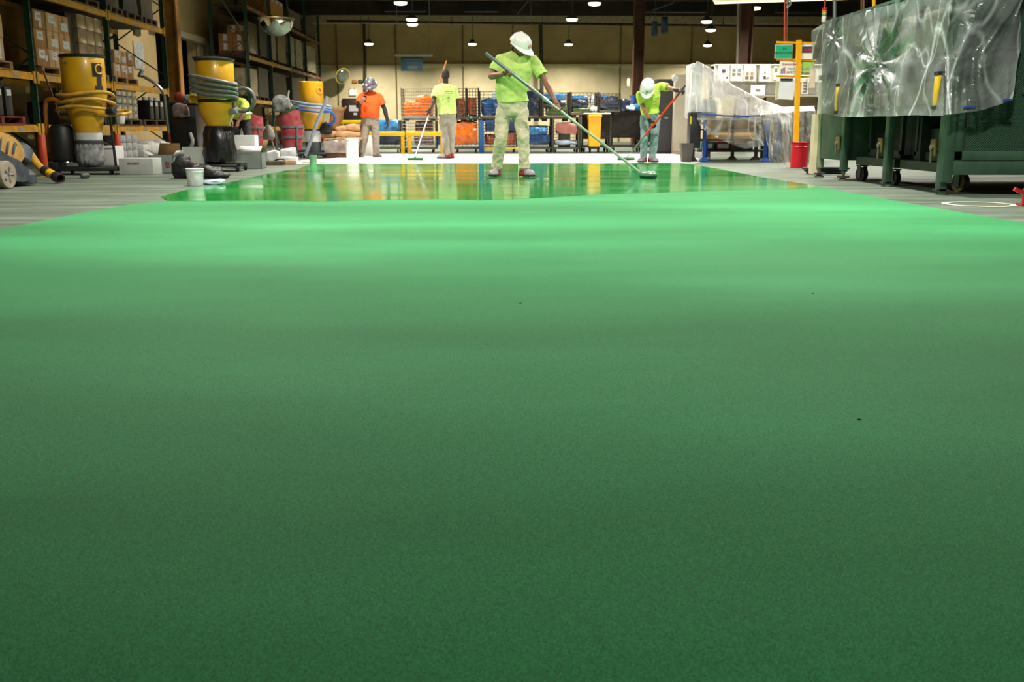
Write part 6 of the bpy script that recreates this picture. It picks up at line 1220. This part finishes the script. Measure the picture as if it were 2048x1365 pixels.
for k, (a_, b_, y0, y1, lab) in enumerate(((1422, 1464, 286, 262, 'tan carton seen through the plastic on the shelf, first from the blue leg'), (1469, 1510, 286, 262, 'tan carton seen through the plastic on the shelf, second from the blue leg'), (1424, 1464, 245, 237.5, 'thin tan carton directly under the worktop, first from the blue leg'), (1469, 1510, 245, 237.5, 'thin tan carton directly under the worktop, second from the blue leg'))):
    x0_, x1_ = px_span(a_, b_, Yb+.15); zz = pz(y0, Yb+.15) if k < 2 else .62; 
    if k < 2: zz = .42
    mb = MB(); mb.bb((x0_, Yb+.15, zz), (x1_, Yb+.65, zz+(.21 if k < 2 else .15)), .01); tag(mb.build('carton', M('tan_bench_carton', 'e8b468', .8, var=.08)), lab, 'box', 'cartons under the draped bench')
x0_, x1_ = px_span(1395, 1535, Yb+.2); mb = MB(); mb.bb((x0_, Yb+.1, .585), (x1_, Yb+.75, .615)); tag(mb.build('shelf_board', M('slate_board', '4c525a', .5)), 'slate-coloured shelf board between the two rows of cartons under the draped bench', 'shelf')
for (a_, b_, y0, y1, m_, lab, nm) in ((1403, 1431, 301, 284, M('teal_box', '3f8c74', .6, var=.2), 'teal green box with a white label under the draped bench', 'box'), (1433, 1464, 301, 284, M('dark_red_box', '8a1c30', .5), 'dark red box beside the teal green box under the draped bench', 'box'), (1470, 1508, 301, 288, M('grey_pan', '5c5f66', .4), 'grey pan-like tray beside the dark red box under the draped bench', 'tray')):
    x0_, x1_ = px_span(a_, b_, Yb+1.0); mb = MB(); mb.bb((x0_, Yb+.98, .20), (x1_, Yb+1.4, .20+(.16 if nm == 'box' else .12)), .02); mb.m = 1
    if 'teal' in lab: mb.bb((x0_+.04, Yb+.975, .23), (x1_-.05, Yb+.985, .32))
    tag(mb.build('storage_'+nm, [m_, wlab]), lab, nm)
# black stand and grey waste bin at the cage side
t = thing('black_stand', 'black upright stand with a yellow stripe at the end of the draped bench', 'stand', (at(1386, 300, Yb+.1).x, Yb+.1, 0))
mb = MB(); x = at(1386, 300, Yb).x; mb.loft([[V(x+sx*a, Yb+.1+sy*a, z) for sx, sy in ((-1, -1), (1, -1), (1, 1), (-1, 1))] for a, z in ((.10, 0), (.10, .02), (.045, .09), (.05, .95))]); mb.build('post', blk, t)
mb = MB(); mb.bb((x-.08, Yb-.05, .25), (x+.13, Yb+.25, .92), .02); mb.build('motor_block', M('dark_steel_block', '2a2a30', .5, var=.3), t); mb = MB(); mb.bb((x-.083, Yb-.06, .70), (x-.06, Yb-.045, .84)); mb.build('yellow_stripe', M('stripe_yellow', 'e0c81c', .5), t)
a = at(1363, 287, 18.9); b = at(1387, 319, 18.9); mb = MB(); n_ = 4
mb.loft([[V(lerp(a.x, b.x, .5+sx*.5*s), 18.9+.22*(.5+sy*.5*s), z) for sx, sy in ((-1, -1), (1, -1), (1, 1), (-1, 1))] for s, z in ((.72, .0), (1.0, a.z), (.92, a.z), (.66, .02))]); t = tag(mb.build('waste_bin', M('dark_grey_bin', '4a4844', .6)), 'dark grey tapered bin hung at the end of the draped bench near the beige-grey cabinet', 'bin')
# draped object on the bench (a covered press) and the sheet
x0, x1 = px_span(1382, 1404, Yb); t = thing('covered_press', 'pale upright press hidden under the tall peak of the milky sheet', 'machine', ((x0+x1)/2, Yb+.4, pz(236, Yb)))
mb = MB(); mb.bb((x0, Yb+.10, zt), (x1, Yb+.7, at(1392, 126, Yb+.1).z), .04); mb.build('column', M('pale_machine_grey', 'b8bcc0', .5), t); mb = MB(); xx = at(1440, 200, Yb).x; mb.bb((x1, Yb+.15, zt), (xx, Yb+.6, zt+.35), .05); mb.build('bed', MATS['pale_machine_grey'], t)
def drape(name, rows, mat, lab, nu=90, nv=14, amp=.03, freq=14., seed=0, radial=None, cat='plastic sheet', hem=.0, grp=None):
    """sheet hung along polylines of 3-D points; folds run down the hang"""
    def samp(pl, u):
        L = len(pl)-1; k = min(int(u*L), L-1); return pl[k].lerp(pl[k+1], u*L-k)
    R = len(rows)-1
    def fn(u, v):
        k = min(int(v*R), R-1); f = v*R-k; f = f*f*(3-2*f) if R > 1 else f; p = samp(rows[k], u).lerp(samp(rows[k+1], u), v*R-k)
        q = noise.noise(V(u*freq, v*1.2, seed)); w2 = noise.noise(V(u*freq*2.7, v*3, seed+9)); e = .35+.65*v
        d = V(0, -1, 0)*(q*amp*1.4+w2*amp*.6)*e+V(1, 0, 0)*noise.noise(V(u*5, v*5, seed+3))*amp*.5
        if radial:
            for (c, A, nn, rad) in radial:
                rv = p-c; rr = math.hypot(rv.x+rv.y, rv.z) ; th = math.atan2(rv.z, math.hypot(rv.x, rv.y)*(1 if rv.y > 0 else -1)); g = math.exp(-rr/rad); d += V(-1, -.3, 0).normalized()*(A*math.sin(th*nn)*min(1, rr/.12)*g-.10*A*math.exp(-rr/.05))
        if hem and v > .97: d += V(0, 0, noise.noise(V(u*9, 0, seed+5))*hem)
        return p+d
    mb = MB(); mb.grid(fn, nu, nv); o = mb.build(name, mat, smooth=70); return tag(o, lab, cat, grp)
A = lambda px, py, dY=0.: at(px, py, Yb+dY)
drape('plastic_sheet', [[A(1388, 137, .55), A(1396, 124, .55), A(1420, 138, .55), A(1468, 174, .6), A(1522, 202, .6), A(1567, 216, .8), A(1630, 213, .8)],
                        [A(1382, 137, .05), A(1394, 122, .05), A(1418, 134, .1), A(1466, 170, .1), A(1520, 198, .05), A(1565, 214, .05), A(1628, 212, .05)],
                        [A(1375, 225, -.12), A(1398, 223, -.18), A(1430, 226, -.18), A(1466, 230, -.18), A(1510, 233, -.18), A(1560, 226, -.15), A(1630, 222, -.12)]], filmw,
      'milky plastic sheet peaked over the press and sloping down along the workbench', nu=120, nv=26, amp=.035, freq=16, seed=1, hem=.02, grp=None)
drape('plastic_sheet', [[A(1393, 226, -.2), A(1420, 229, -.22), A(1460, 232, -.22), A(1500, 235, -.22), A(1530, 234, -.22)],
                        [A(1399, 250, -.24), A(1420, 270, -.26), A(1455, 286, -.26), A(1490, 298, -.26), A(1528, 292, -.26)]], filmc,
      'clear lower sheet hanging in front of the tan cartons under the workbench', nu=70, nv=12, amp=.03, freq=12, seed=4)
drape('plastic_sheet', [[A(1524, 226, -.28), A(1548, 222, -.3), A(1580, 222, -.3), A(1610, 222, -.25), A(1640, 222, -.2)],
                        [A(1540, 326, -.30), A(1560, 327, -.34), A(1585, 325, -.33), A(1608, 322, -.28), A(1640, 318, -.2)]], filmc,
      'clear curtain sheet reaching the floor between the workbench and the red bin', nu=70, nv=16, amp=.06, freq=13, seed=7)
mb = MB(); mb.tube([A(1402, 228, -.24), A(1440, 231, -.25), A(1480, 233, -.25), A(1520, 231, -.24)], .016, 6, smooth=1); tag(mb.build('blue_tape', M('blue_tape', '3c62c0', .5)), 'blue tape strip along the hem of the milky sheet', 'tape')
t = thing('side_table', 'steel table behind the clear curtain sheet by the yellow sign stand', 'table', (at(1585, 300, 20.).x, 20., 0)); a, b = px_span(1548, 1640, 19.9)
mb = MB(); mb.bb((a, 19.6, .80), (b, 20.3, .84)); mb.build('tabletop', M('slate_top', '5c646c', .5), t)
for x in (a+.05, b-.05): mb = MB(); mb.bb((x-.03, 19.65, 0), (x+.03, 19.71, .8)); mb.build('leg', blue_st, t)
for (a_, b_, z0, z1, m_, lab) in ((1550, 1596, .0, .55, M('tan_grey_box', '9c8f74', .7, var=.2), 'big tan-grey box under the table behind the clear curtain'), (1600, 1638, .15, .7, M('brown_blue_box', '7c6a60', .7, var=.3), 'brown box under the table behind the red bin')):
    x0_, x1_ = px_span(a_, b_, 20.0); mb = MB(); mb.bb((x0_, 19.85, 0), (x1_, 20.3, z1), .01); tag(mb.build('storage_box', m_), lab, 'box')
# paper-covered shelf board behind
Ys = 20.9; wh = M('white_shelf_board', 'd8d4c8', .6, var=.05); xa, xb = px_span(1425, 1648, Ys)
t = thing('notice_shelf', 'white shelving wall covered with printed sheets behind the draped workbench', 'shelving', ((xa+xb)/2, Ys+.2, 0))
mb = MB(); mb.bb((xa, Ys, pz(164, Ys)), (xb, Ys+.04, pz(129, Ys))); mb.build('upper_board', wh, t); mb = MB(); mb.bb((xa, Ys-.02, pz(129.5, Ys)), (xb, Ys+.35, pz(127.5, Ys))); mb.build('top_shelf', wh, t)
mb = MB(); mb.bb((xa, Ys+.10, pz(192, Ys)), (xb, Ys+.14, pz(164, Ys))); mb.build('middle_board', M('pale_grey_board', 'b4b4b0', .6), t)
mb = MB(); mb.bb((xa, Ys-.05, pz(193, Ys)), (xb, Ys+.35, pz(190, Ys))); mb.build('lower_shelf', M('beige_shelf', 'b0a890', .6), t)
for x in (xa+.03, (xa+xb)/2, xb-.03): mb = MB(); mb.bb((x-.03, Ys+.36, 0), (x+.03, Ys+.42, pz(128, Ys))); mb.build('post', M('dark_shelf_post', '3c3a34', .6), t)
paper = M('printed_sheet', 'efece2', .6, var=.04); phc = [M('photo_dark', '54504c', .6, var=.4, scale=40), M('photo_grey', '8c9088', .6, var=.3, scale=40), M('photo_orange', 'c8966a', .6, var=.3, scale=40), M('photo_olive', '86806a', .6, var=.3, scale=40)]
for (x0_, x1_, y0_, y1_, pics, lab) in ((1436, 1459, 131, 162, [(.35, .55, .3, .2, 0), (.75, .15, .15, .12, 0)], 'printed sheet with one dark photo, first on the white board from the sheet peak'), (1461, 1485, 131, 162, [(.12, .62, .3, .18, 1), (.58, .62, .3, .18, 1), (.12, .36, .3, .16, 1), (.58, .36, .3, .16, 1)], 'printed sheet with four grey photos on the white board'),
        (1487, 1512, 131, 162, [(.18, .40, .24, .16, 2), (.58, .40, .24, .16, 2), (.12, .12, .30, .18, 3), (.52, .12, .30, .18, 3)], 'printed sheet with orange photos on the white board'), (1518, 1541, 131, 163, [(.45, .5, .16, .14, 1), (.40, .16, .22, .18, 0), (.70, .18, .20, .1, 1)], 'printed sheet with two small frames beside the grey clip strip'), (1548, 1556, 133, 160, [(.1, .6, .8, .3, 3)], 'narrow grey-olive sheet beside the framed sheet'), (1501, 1531, 170, 196, [(.35, .55, .3, .12, 1)], 'cream sheet taped to the middle board below the orange photos')):
    a, b = at(x0_, y1_, Ys-.02), at(x1_, y0_, Ys-.02); mb = MB(); mb.bb((a.x, Ys-.02, a.z), (b.x, Ys-.005, b.z)); o = tag(mb.build('printed_sheet', paper), lab, 'paper', 'printed sheets on the white board')
    for k, (u, v, w2, h2, pi_) in enumerate(pics):
        W_, H_ = b.x-a.x, b.z-a.z; mb = MB(); mb.bb((a.x+W_*u, Ys-.025, a.z+H_*v), (a.x+W_*(u+w2), Ys-.018, a.z+H_*(v+h2))); mb.build('photo', phc[pi_], o)
a, b = at(1514, 168, Ys-.03), at(1517, 130, Ys-.03); mb = MB(); mb.bb((a.x, Ys-.03, a.z), (b.x, Ys, b.z)); tag(mb.build('clip_strip', M('olive_strip', '5c5848', .6)), 'dark olive clip strip hanging between the printed sheets', 'strip')
# yellow sign stand
Yp = 17.9; yl = M('stand_yellow', 'f2ac0c', .4, var=.05); pt, pb = at(1598, 80, Yp), fl(1592, 331); pb = V(at(1592, 300, Yp).x, Yp, 0)
t = thing('sign_stand', 'yellow post stand with crossbars holding printed signs beside the red bin', 'sign stand', pb)
mb = MB(); mb.box((pt+pb)/2, (.075, .075, (pt-pb).length), R=Matrix((V(0, 0, 0)+frame_of(pt-pb, (0, 1, 0))[0], frame_of(pt-pb, (0, 1, 0))[1], frame_of(pt-pb)[2])).transposed()); mb.build('post', yl, t)
for (x0_, x1_, y_) in ((1553, 1632, 86), (1553, 1632, 120), (1552, 1618, 154)): a, b = at(x0_, y_-1.5, Yp+.06), at(x1_, y_+.5, Yp+.06); mb = MB(); mb.box((a+b)/2, ((b-a).length, .03, .035), R=Matrix.Rotation(-math.atan2((b-a).z, (b-a).x), 3, 'Y')); mb.build('crossbar', yl, t)
mb = MB(); mb.box(pb+V(0, 0, .01), (.3, .3, .02)); mb.build('foot_plate', yl, t)
def sign(x0_, x1_, y0_, y1_, dY, m_, lab, name='sign_card', tilt=0., th=.012):
    a, b = at(x0_, y1_, Yp+dY), at(x1_, y0_, Yp+dY); c = (a+b)/2; t = thing(name, lab, 'sign', (c.x, Yp+dY, a.z)); R = Matrix.Rotation(tilt, 3, 'Y'); mb = MB(); mb.box((c.x, Yp+dY+th/2, c.z), (b.x-a.x, th, b.z-a.z), R=R); mb.build('card', m_, t); return t, c, b.x-a.x, b.z-a.z
tx = M('text_black', '1c2420', .6); 
t, c, W_, H_ = sign(1549, 1586, 89, 117, .02, M('cream_card', 'cfcdb8', .6), 'green sign reading IN PRODUCTION clipped at the top of the yellow stand')
mb = MB(); mb.box((c.x, Yp+.015, c.z), (W_*.92, .006, H_*.88)); mb.build('green_panel', M('sign_green', '1fa87c', .5, var=.05), t); text('IN', (c.x+.01, Yp+.010, c.z+H_*.18), .062, tx, t); text('PRODUCTION', (c.x, Yp+.010, c.z-H_*.12), .052, tx, t, sx=.92)
t, c, W_, H_ = sign(1602, 1627, 89, 118, .02, paper, 'white sign with a picture of a red car on the yellow stand')
cb = M('photo_red_car', 'a02848', .4); mb = MB(); mb.box((c.x, Yp+.014, c.z+H_*.15), (W_*.86, .006, H_*.42)); mb.build('photo_backdrop', M('photo_backdrop', '4c5668', .5, var=.3, scale=30), t)
mb = MB(); mb.box((c.x+.01, Yp+.008, c.z+H_*.05), (W_*.7, .006, H_*.16), bev=.01); mb.box((c.x+.02, Yp+.008, c.z+H_*.15), (W_*.42, .006, H_*.12), bev=.01); mb.build('car_picture', cb, t)
t, c, W_, H_ = sign(1558, 1593, 123, 151, .0, paper, 'white sign with TEAMWORK in red and a blue and red figure mark', tilt=.05)
text('TEAMWORK', (c.x+.02, Yp-.004, c.z+H_*.28), .052, M('text_red', 'b84c5c', .6), t, sx=.9); text('SAFETY', (c.x+.06, Yp-.004, c.z-H_*.28), .055, M('text_greyblue', '6c7488', .6), t, sx=.9); text('MEANS', (c.x+.07, Yp-.004, c.z-.005), .045, MATS['text_greyblue'], t, sx=.9)
mb = MB()
for k, cc in enumerate((0, 1, 2)): mb.m = cc % 2; mb.cyl(V(c.x-W_*.38+k*.03, Yp-.004, c.z-H_*.36), V(c.x-W_*.38+k*.03, Yp-.004, c.z+.0+k*.01), .007, n=6)
mb.build('figure_mark', [M('mark_red', 'b83c4c', .5), M('mark_blue', '2c5ca8', .5)], t)
t, c, W_, H_ = sign(1602, 1629, 124, 150, .02, M('lime_card', '9ccc5c', .6, var=.05), 'lime green sign under the red car picture'); 
mb = MB(); mb.box((c.x, Yp+.014, c.z+.01), (W_*.8, .005, .035)); mb.box((c.x, Yp+.014, c.z-H_*.4), (W_, .006, H_*.22)); mb.build('printed_line', M('dark_green_line', '3c7c34', .6, col2='d8dcc8'), t)
t, c, W_, H_ = sign(1557, 1590, 159, 199, -.03, M('white_binder', 'dcdfe4', .5, var=.04), 'white hanging clipboard under the TEAMWORK sign', 'clipboard', tilt=.06, th=.03); mb = MB(); mb.box((c.x-W_*.05, Yp-.04, c.z+H_*.5), (W_*.8, .03, .035), bev=.008); mb.build('clip', blk, t)
mb = MB(); mb.box((c.x-W_*.56, Yp+.01, c.z-.02), (.06, .03, H_*.92)); mb.build('folder_edge', M('beige_folder', 'cdbf9c', .6), t)
t, c, W_, H_ = sign(1602, 1618, 158, 188, .0, paper, 'narrow printed sheet hanging on the stand beside the white clipboard'); mb = MB(); [mb.box((c.x, Yp-.006, c.z+H_*(.25-.2*k)), (W_*.5, .004, .03)) for k in range(4)]; mb.build('printed_line', phc[1], t)
sign(1618, 1632, 138, 176, -.05, M('pale_pink_card', 'dcc8b4', .6), 'pale pink card hanging at the machine end of the yellow stand')
# red bin
t = bucket(1603, 337, 38, 54, 'bright red tub with rolled rim on bare floor at the foot of the yellow stand', M('bright_red_plastic', 'c01428', .35, var=.08), name='red_bin', taper=.90)[0]
# ---------------------------------------------------------------- green machine
gm = M('machine_green', '355543', .5, var=.22, scale=4); gmd = M('machine_dark_green', '18271e', .6, var=.25, scale=4); glassg = M('grey_window_panel', '7c8474', .35, var=.15, scale=2, col2='9a9684'); inner = M('machine_interior_shade', '141814', .8)  # interior near-black stands in for the shade inside the machine
MX, MY0, MY1, MZ = 4.3, 9.78, 13.25, 1.95
def my(px): return xz_at(px)
def xz_at(px):
    d = ray(px, 257); return MX/d.x*d.y
t = thing('industrial_machine', 'big green steel machine on levelling feet draped with clear plastic', 'machine', (MX+1.5, 11.5, 0)); Tm = t
P1, P2, P3, P4 = xz_at(1640), xz_at(1688), xz_at(1776), xz_at(1886)
def mpart(name, boxes, m_, bev=.0, par=None):
    mb = MB(); [mb.bb(a, b, bev) for a, b in boxes]; return mb.build(name, m_, par or t)
mpart('cabinet_panel', [((MX, P2+.04, .24), (MX+.9, P1-.02, 1.9))], gm, .01)
for k, y in enumerate((P1, P2, P3, P4)):
    wd = .045 if k < 2 else .05; ztop = MZ
    pst = mpart('corner_post', [((MX-.01, y-wd, .0 if k > 1 else .12), (MX+.065, y+wd, ztop))], gm if k != 0 else M('pale_green_edge', '8c9c80', .5), .008)
    f = mpart('levelling_foot', [((MX-.03, y-.05, .035), (MX+.09, y+.05, .055))], M('dark_foot_steel', '3c403c', .5, metal=.4)); mb = MB(); mb.cyl((MX+.03, y, 0), (MX+.03, y, .18), .018, n=10); mb.lathe([(.06, 0), (.06, .012), (.03, .03)], (MX+.03, y, 0), 16); mb.build('foot_screw', M('bolt_steel', '7c7a6c', .35, metal=.7), f)
for y in (P2, P3, P4):
    l = mpart('latch_plate', [((MX-.04, y+.055, .36), (MX-.01, y+.16, .52))], M('brass_latch', '7a6a3c', .4, metal=.5), .008); mb = MB(); mb.cyl((MX-.06, y+.1, .44), (MX-.03, y+.1, .44), .03, n=12); mb.cyl((MX-.05, y+.1, .30), (MX-.05, y+.1, .44), .012, n=8); mb.build('latch_bolt', MATS['bolt_steel'], l)
for z, h in ((1.87, .08), (1.20, .12), (.80, .05)): mpart('side_rail', [((MX+.01, P4, z-h), (MX+.09, P2, z+h))], gm, .006)
for (ya, yb_) in ((P3, P2), (P4, P3)):
    for (za, zb) in ((1.32, 1.79), (.85, 1.08)): mpart('window_panel', [((MX+.04, ya+.08, za), (MX+.055, yb_-.06, zb))], glassg)
ym = (P4+P3)/2; mpart('window_divider', [((MX+.0, ym-.03+.1, 1.3), (MX+.05, ym+.04+.1, 1.8))], gmd)
mpart('interior_shade_box', [((MX+.35, P4+.15, .24), (MX+2.8, P2-.1, 1.85))], inner); mpart('roof_plate', [((MX, P4, MZ-.03), (MX+3.2, P1, MZ))], gm)  # dark box put inside so the open frame reads as shaded
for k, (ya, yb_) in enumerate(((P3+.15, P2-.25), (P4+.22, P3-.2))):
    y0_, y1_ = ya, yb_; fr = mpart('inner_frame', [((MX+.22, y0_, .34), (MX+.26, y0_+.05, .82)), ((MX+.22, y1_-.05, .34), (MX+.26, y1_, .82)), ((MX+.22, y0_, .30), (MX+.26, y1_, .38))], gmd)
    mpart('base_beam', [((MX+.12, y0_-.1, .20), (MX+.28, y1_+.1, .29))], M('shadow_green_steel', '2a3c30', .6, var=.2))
# front face, facing the camera
fx0 = MX+.065; fx1 = 8.2; Yf = P4-.05
mpart('front_stile', [((fx0-.07, Yf-.03, .12), (fx0+.03, Yf+.03, 1.93)), ((fx0+.035, Yf-.02, .19), (fx0+.11, Yf+.02, 1.93))], gm, .004)
mpart('bottom_rail', [((fx0+.03, Yf-.03, .19), (fx1, Yf+.03, .315)), ((fx0+.035, Yf-.02, .325), (fx1, Yf+.02, .41))], gm, .004)
mpart('top_rail', [((fx0+.03, Yf-.02, 1.80), (fx1, Yf+.02, 1.93)), ((fx0+.62, Yf-.02, .93), (fx1, Yf+.02, 1.0))], gm, .004)
def meshmat():
    m = bpy.data.materials.new('perforated_mesh'); m.use_nodes = True; nt = m.node_tree; b = nt.nodes['Principled BSDF']; b.inputs['Base Color'].default_value = (*lin('3a5a48'), 1); b.inputs['Roughness'].default_value = .45
    tc = nt.nodes.new('ShaderNodeTexCoord'); mp = nt.nodes.new('ShaderNodeMapping'); mp.inputs['Rotation'].default_value = (0, math.radians(45), 0); mp.inputs['Scale'].default_value = (60, 1, 60); nt.links.new(tc.outputs['Object'], mp.inputs['Vector'])
    sx = nt.nodes.new('ShaderNodeSeparateXYZ'); nt.links.new(mp.outputs[0], sx.inputs[0]); outs = []
    for ax in ('X', 'Z'):
        f = nt.nodes.new('ShaderNodeMath'); f.operation = 'FRACT'; nt.links.new(sx.outputs[ax], f.inputs[0]); l = nt.nodes.new('ShaderNodeMath'); l.operation = 'LESS_THAN'; l.inputs[1].default_value = .34; nt.links.new(f.outputs[0], l.inputs[0]); outs.append(l)
    mx = nt.nodes.new('ShaderNodeMath'); mx.operation = 'MAXIMUM'; nt.links.new(outs[0].outputs[0], mx.inputs[0]); nt.links.new(outs[1].outputs[0], mx.inputs[1]); nt.links.new(mx.outputs[0], b.inputs['Alpha']); return m
mm = meshmat(); mpart('mesh_panel', [((fx0+.13, Yf-.002, .41), (fx1, Yf+.002, 1.8))], mm)
mpart('back_plate', [((fx0+.1, Yf+.9, .2), (fx1, Yf+.95, 1.9))], inner); mpart('inner_tray', [((fx0+.2, Yf+.15, .40), (fx1, Yf+.9, .62))], M('inner_tray_shade_green', '1c2c22', .6, var=.3))  # back plate and tray coloured dark for the shaded interior
mpart('far_side_body', [((fx1-.4, Yf+.05, .0), (fx1, P1, 1.95))], gmd)
# wheels
for (px, Y_, r, m_) in ((1727, 12.0, .085, rub), (1793, 11.1, .08, rub), (1927, 9.95, .095, M('rusty_yellow_wheel', '6c6420', .6, var=.4, scale=18))): x = at(px, 300, Y_).x; caster(t, (x, Y_, 0), r, .25, m_=m_)
# things stuck on it: yellow handles
for (px, y0_, y1_, dY, wd) in ((1686, 173, 222, -.03, .03), (1887, 150, 212, -.05, .045)):
    Y_ = xz_at(px)-.0; a, b = at(px, y1_, Y_), at(px, y0_, Y_); mb = MB(); x = MX-.09; mb.bb((x-.02, a.y-wd, a.z), (x+.02, a.y+wd, b.z), .008); o = mb.build('yellow_guard_strip', M('guard_strip_yellow', 'd8b01c', .45, var=.15), t); mb = MB(); mb.bb((x-.025, a.y-wd*1.1, a.z-.04), (x+.06, a.y+wd*1.1, a.z)); mb.build('end_bracket', blk, o); mb = MB(); mb.bb((x-.025, a.y-wd*1.1, b.z), (x+.06, a.y+wd*1.1, b.z+.03)); mb.build('end_bracket', blk, o)
mpart('side_box', [((MX-.06, P1+.0, 1.22), (MX+.02, P2+.5, 1.28))], gmd)
mpart('white_edge_board', [((MX-.06, P1+.03, .04), (MX+.02, P1+.17, .80))], M('pale_wood_board', 'cfc4a4', .7, var=.08)); mpart('tall_edge_board', [((MX+.0, P1+.05, .80), (MX+.05, P1+.16, 1.2))], M('cream_board', 'c8b898', .7))
# signal tower
p = V(at(1644, 48, P1-.1).x+.02, P1-.1, 0); zt0 = MZ; t2 = thing('signal_tower', 'stack light of red, orange, green and white segments on red pole above the green machine', 'signal light', (p.x, p.y, zt0))
z = at(1644, 45, p.y).z; H_ = at(1644, 16, p.y).z-z
mb = MB(); mb.cyl(V(p.x, p.y, zt0), V(p.x, p.y, z), .02, n=10); mb.build('stem', sp, t2)
for k, (f0, f1, cc) in enumerate(((0, .42, 'd8d4cc'), (.42, .56, '2c9c7c'), (.56, .70, 'd8a040'), (.70, .84, 'e0641c'), (.84, 1.0, 'b8201c'))): mb = MB(); mb.lathe([(.026, z+H_*f0), (.028, z+H_*f0+.004), (.028, z+H_*f1-.004), (.026, z+H_*f1)], (p.x, p.y, 0), 16); mb.build('segment', M('tower_'+cc, cc, .3), t2)
mb = MB(); mb.cyl(V(p.x, p.y, z+H_), V(p.x, p.y, 4.5), .013, n=8); mb.build('red_pole', M('dark_red_pole', '8a3420', .4), t2)
# plastic over the machine
def S_(px, py, off=.06):          # point on the aisle-side plane just outside the machine
    d = ray(px, py); X = MX-off; return CAMP+d*(X/d.x)
def F_(px, py, off=.08): return at(px, py, Yf-off)
back = [V(MX+1.0, P1+.15, MZ+.06), V(MX+1.0, P2, MZ+.10), V(MX+1.1, P3+.7, MZ+.07), V(MX+1.1, P3, MZ+.08), V(MX+1.1, P4+.5, MZ+.05), V(MX+1.0, P4+.8, MZ+.05), V(MX+1.3, Yf+.7, MZ+.05), V(MX+1.2, Yf+.5, MZ+.05), V(MX+1.35, Yf+.4, MZ+.05)]
top = [S_(1622, 62), S_(1660, 38), S_(1700, 32), S_(1752, 16), S_(1810, 2), V(MX-.07, Yf-.09, MZ+.02), V(MX+.35, Yf-.10, MZ+.02), V(MX+.65, Yf-.10, MZ+.02), F_(2040, -12)]
mid1 = [S_(1624, 120), S_(1662, 118), S_(1700, 120), S_(1755, 125, .05), S_(1815, 122), S_(1886, 110), F_(1912, 110), F_(1965, 110), F_(2041, 100)]
bot = [S_(1640, 228, .14), S_(1672, 232, .12), S_(1705, 235, .12), S_(1750, 234, .12), S_(1815, 232, .14), S_(1887, 230, .12), F_(1912, 228, .16), F_(1965, 220, .18), F_(2024, 200, .14)]
SH = drape('plastic_sheet', [back, top, mid1, bot], film('machine_film', 'd6e0e2', op=.20, opvar=.18, haze=.25, rough=.2, scale=1.6), 'large crinkled clear sheet draped over the green machine and gathered at a pinned point', nu=260, nv=96, amp=.030, freq=16, seed=12,
      radial=[(S_(1755, 125, .06), .055, 16, .55), (S_(1668, 78, .06), .03, 12, .25)], hem=.03)
# red jack foot at the picture edge
a = fl(2046, 412); mb = MB(); mb.bb((a.x-.03, a.y-.04, 0), (a.x+.18, a.y+.06, .02)); mb.bb((a.x, a.y, 0), (a.x+.03, a.y+.03, .14)); mb.box(V(a.x-.03, a.y, .115), (.12, .03, .03), R=Matrix.Rotation(.4, 3, 'Y')); tag(mb.build('jack_foot', M('jack_red', 'a81c24', .4)), 'red steel jack foot on the floor beside the painted white ring', 'jack')
# ragged blue film edge and odds and ends by the machine
for k, (px, py, ln, lab) in enumerate(((1938, 214, .10, 'blue taped patch on the hem of the machine sheet, toward its middle'), (2014, 200, .07, 'blue taped patch on the hem of the machine sheet at its outer corner'))):
    p = F_(px, py, .17); mb = MB(); mb.lump((p.x-ln*.6, p.y-.015, p.z-.012), (p.x+ln*.6, p.y+.01, p.z+.014), 90+k, .01, .5, n=6); mb.build('blue_tape_patch', M('bright_blue_tape', '2c4c90', .35), SH)['label'] = lab
c = V(at(1667, 333, 13.6).x, 13.9, 0)
for k in range(3): pipe('cable_coil', [c+V((.26+.03*k)*math.cos(a), .16*math.sin(a), .02+.03*k) for a in [2*PI*j/18 for j in range(18)]], .014, M('dark_navy_cable', '1a2030', .5), ('bottom', 'middle', 'top')[k]+' loop of dark cable lying on the floor behind the legs of the green machine', 'cable')
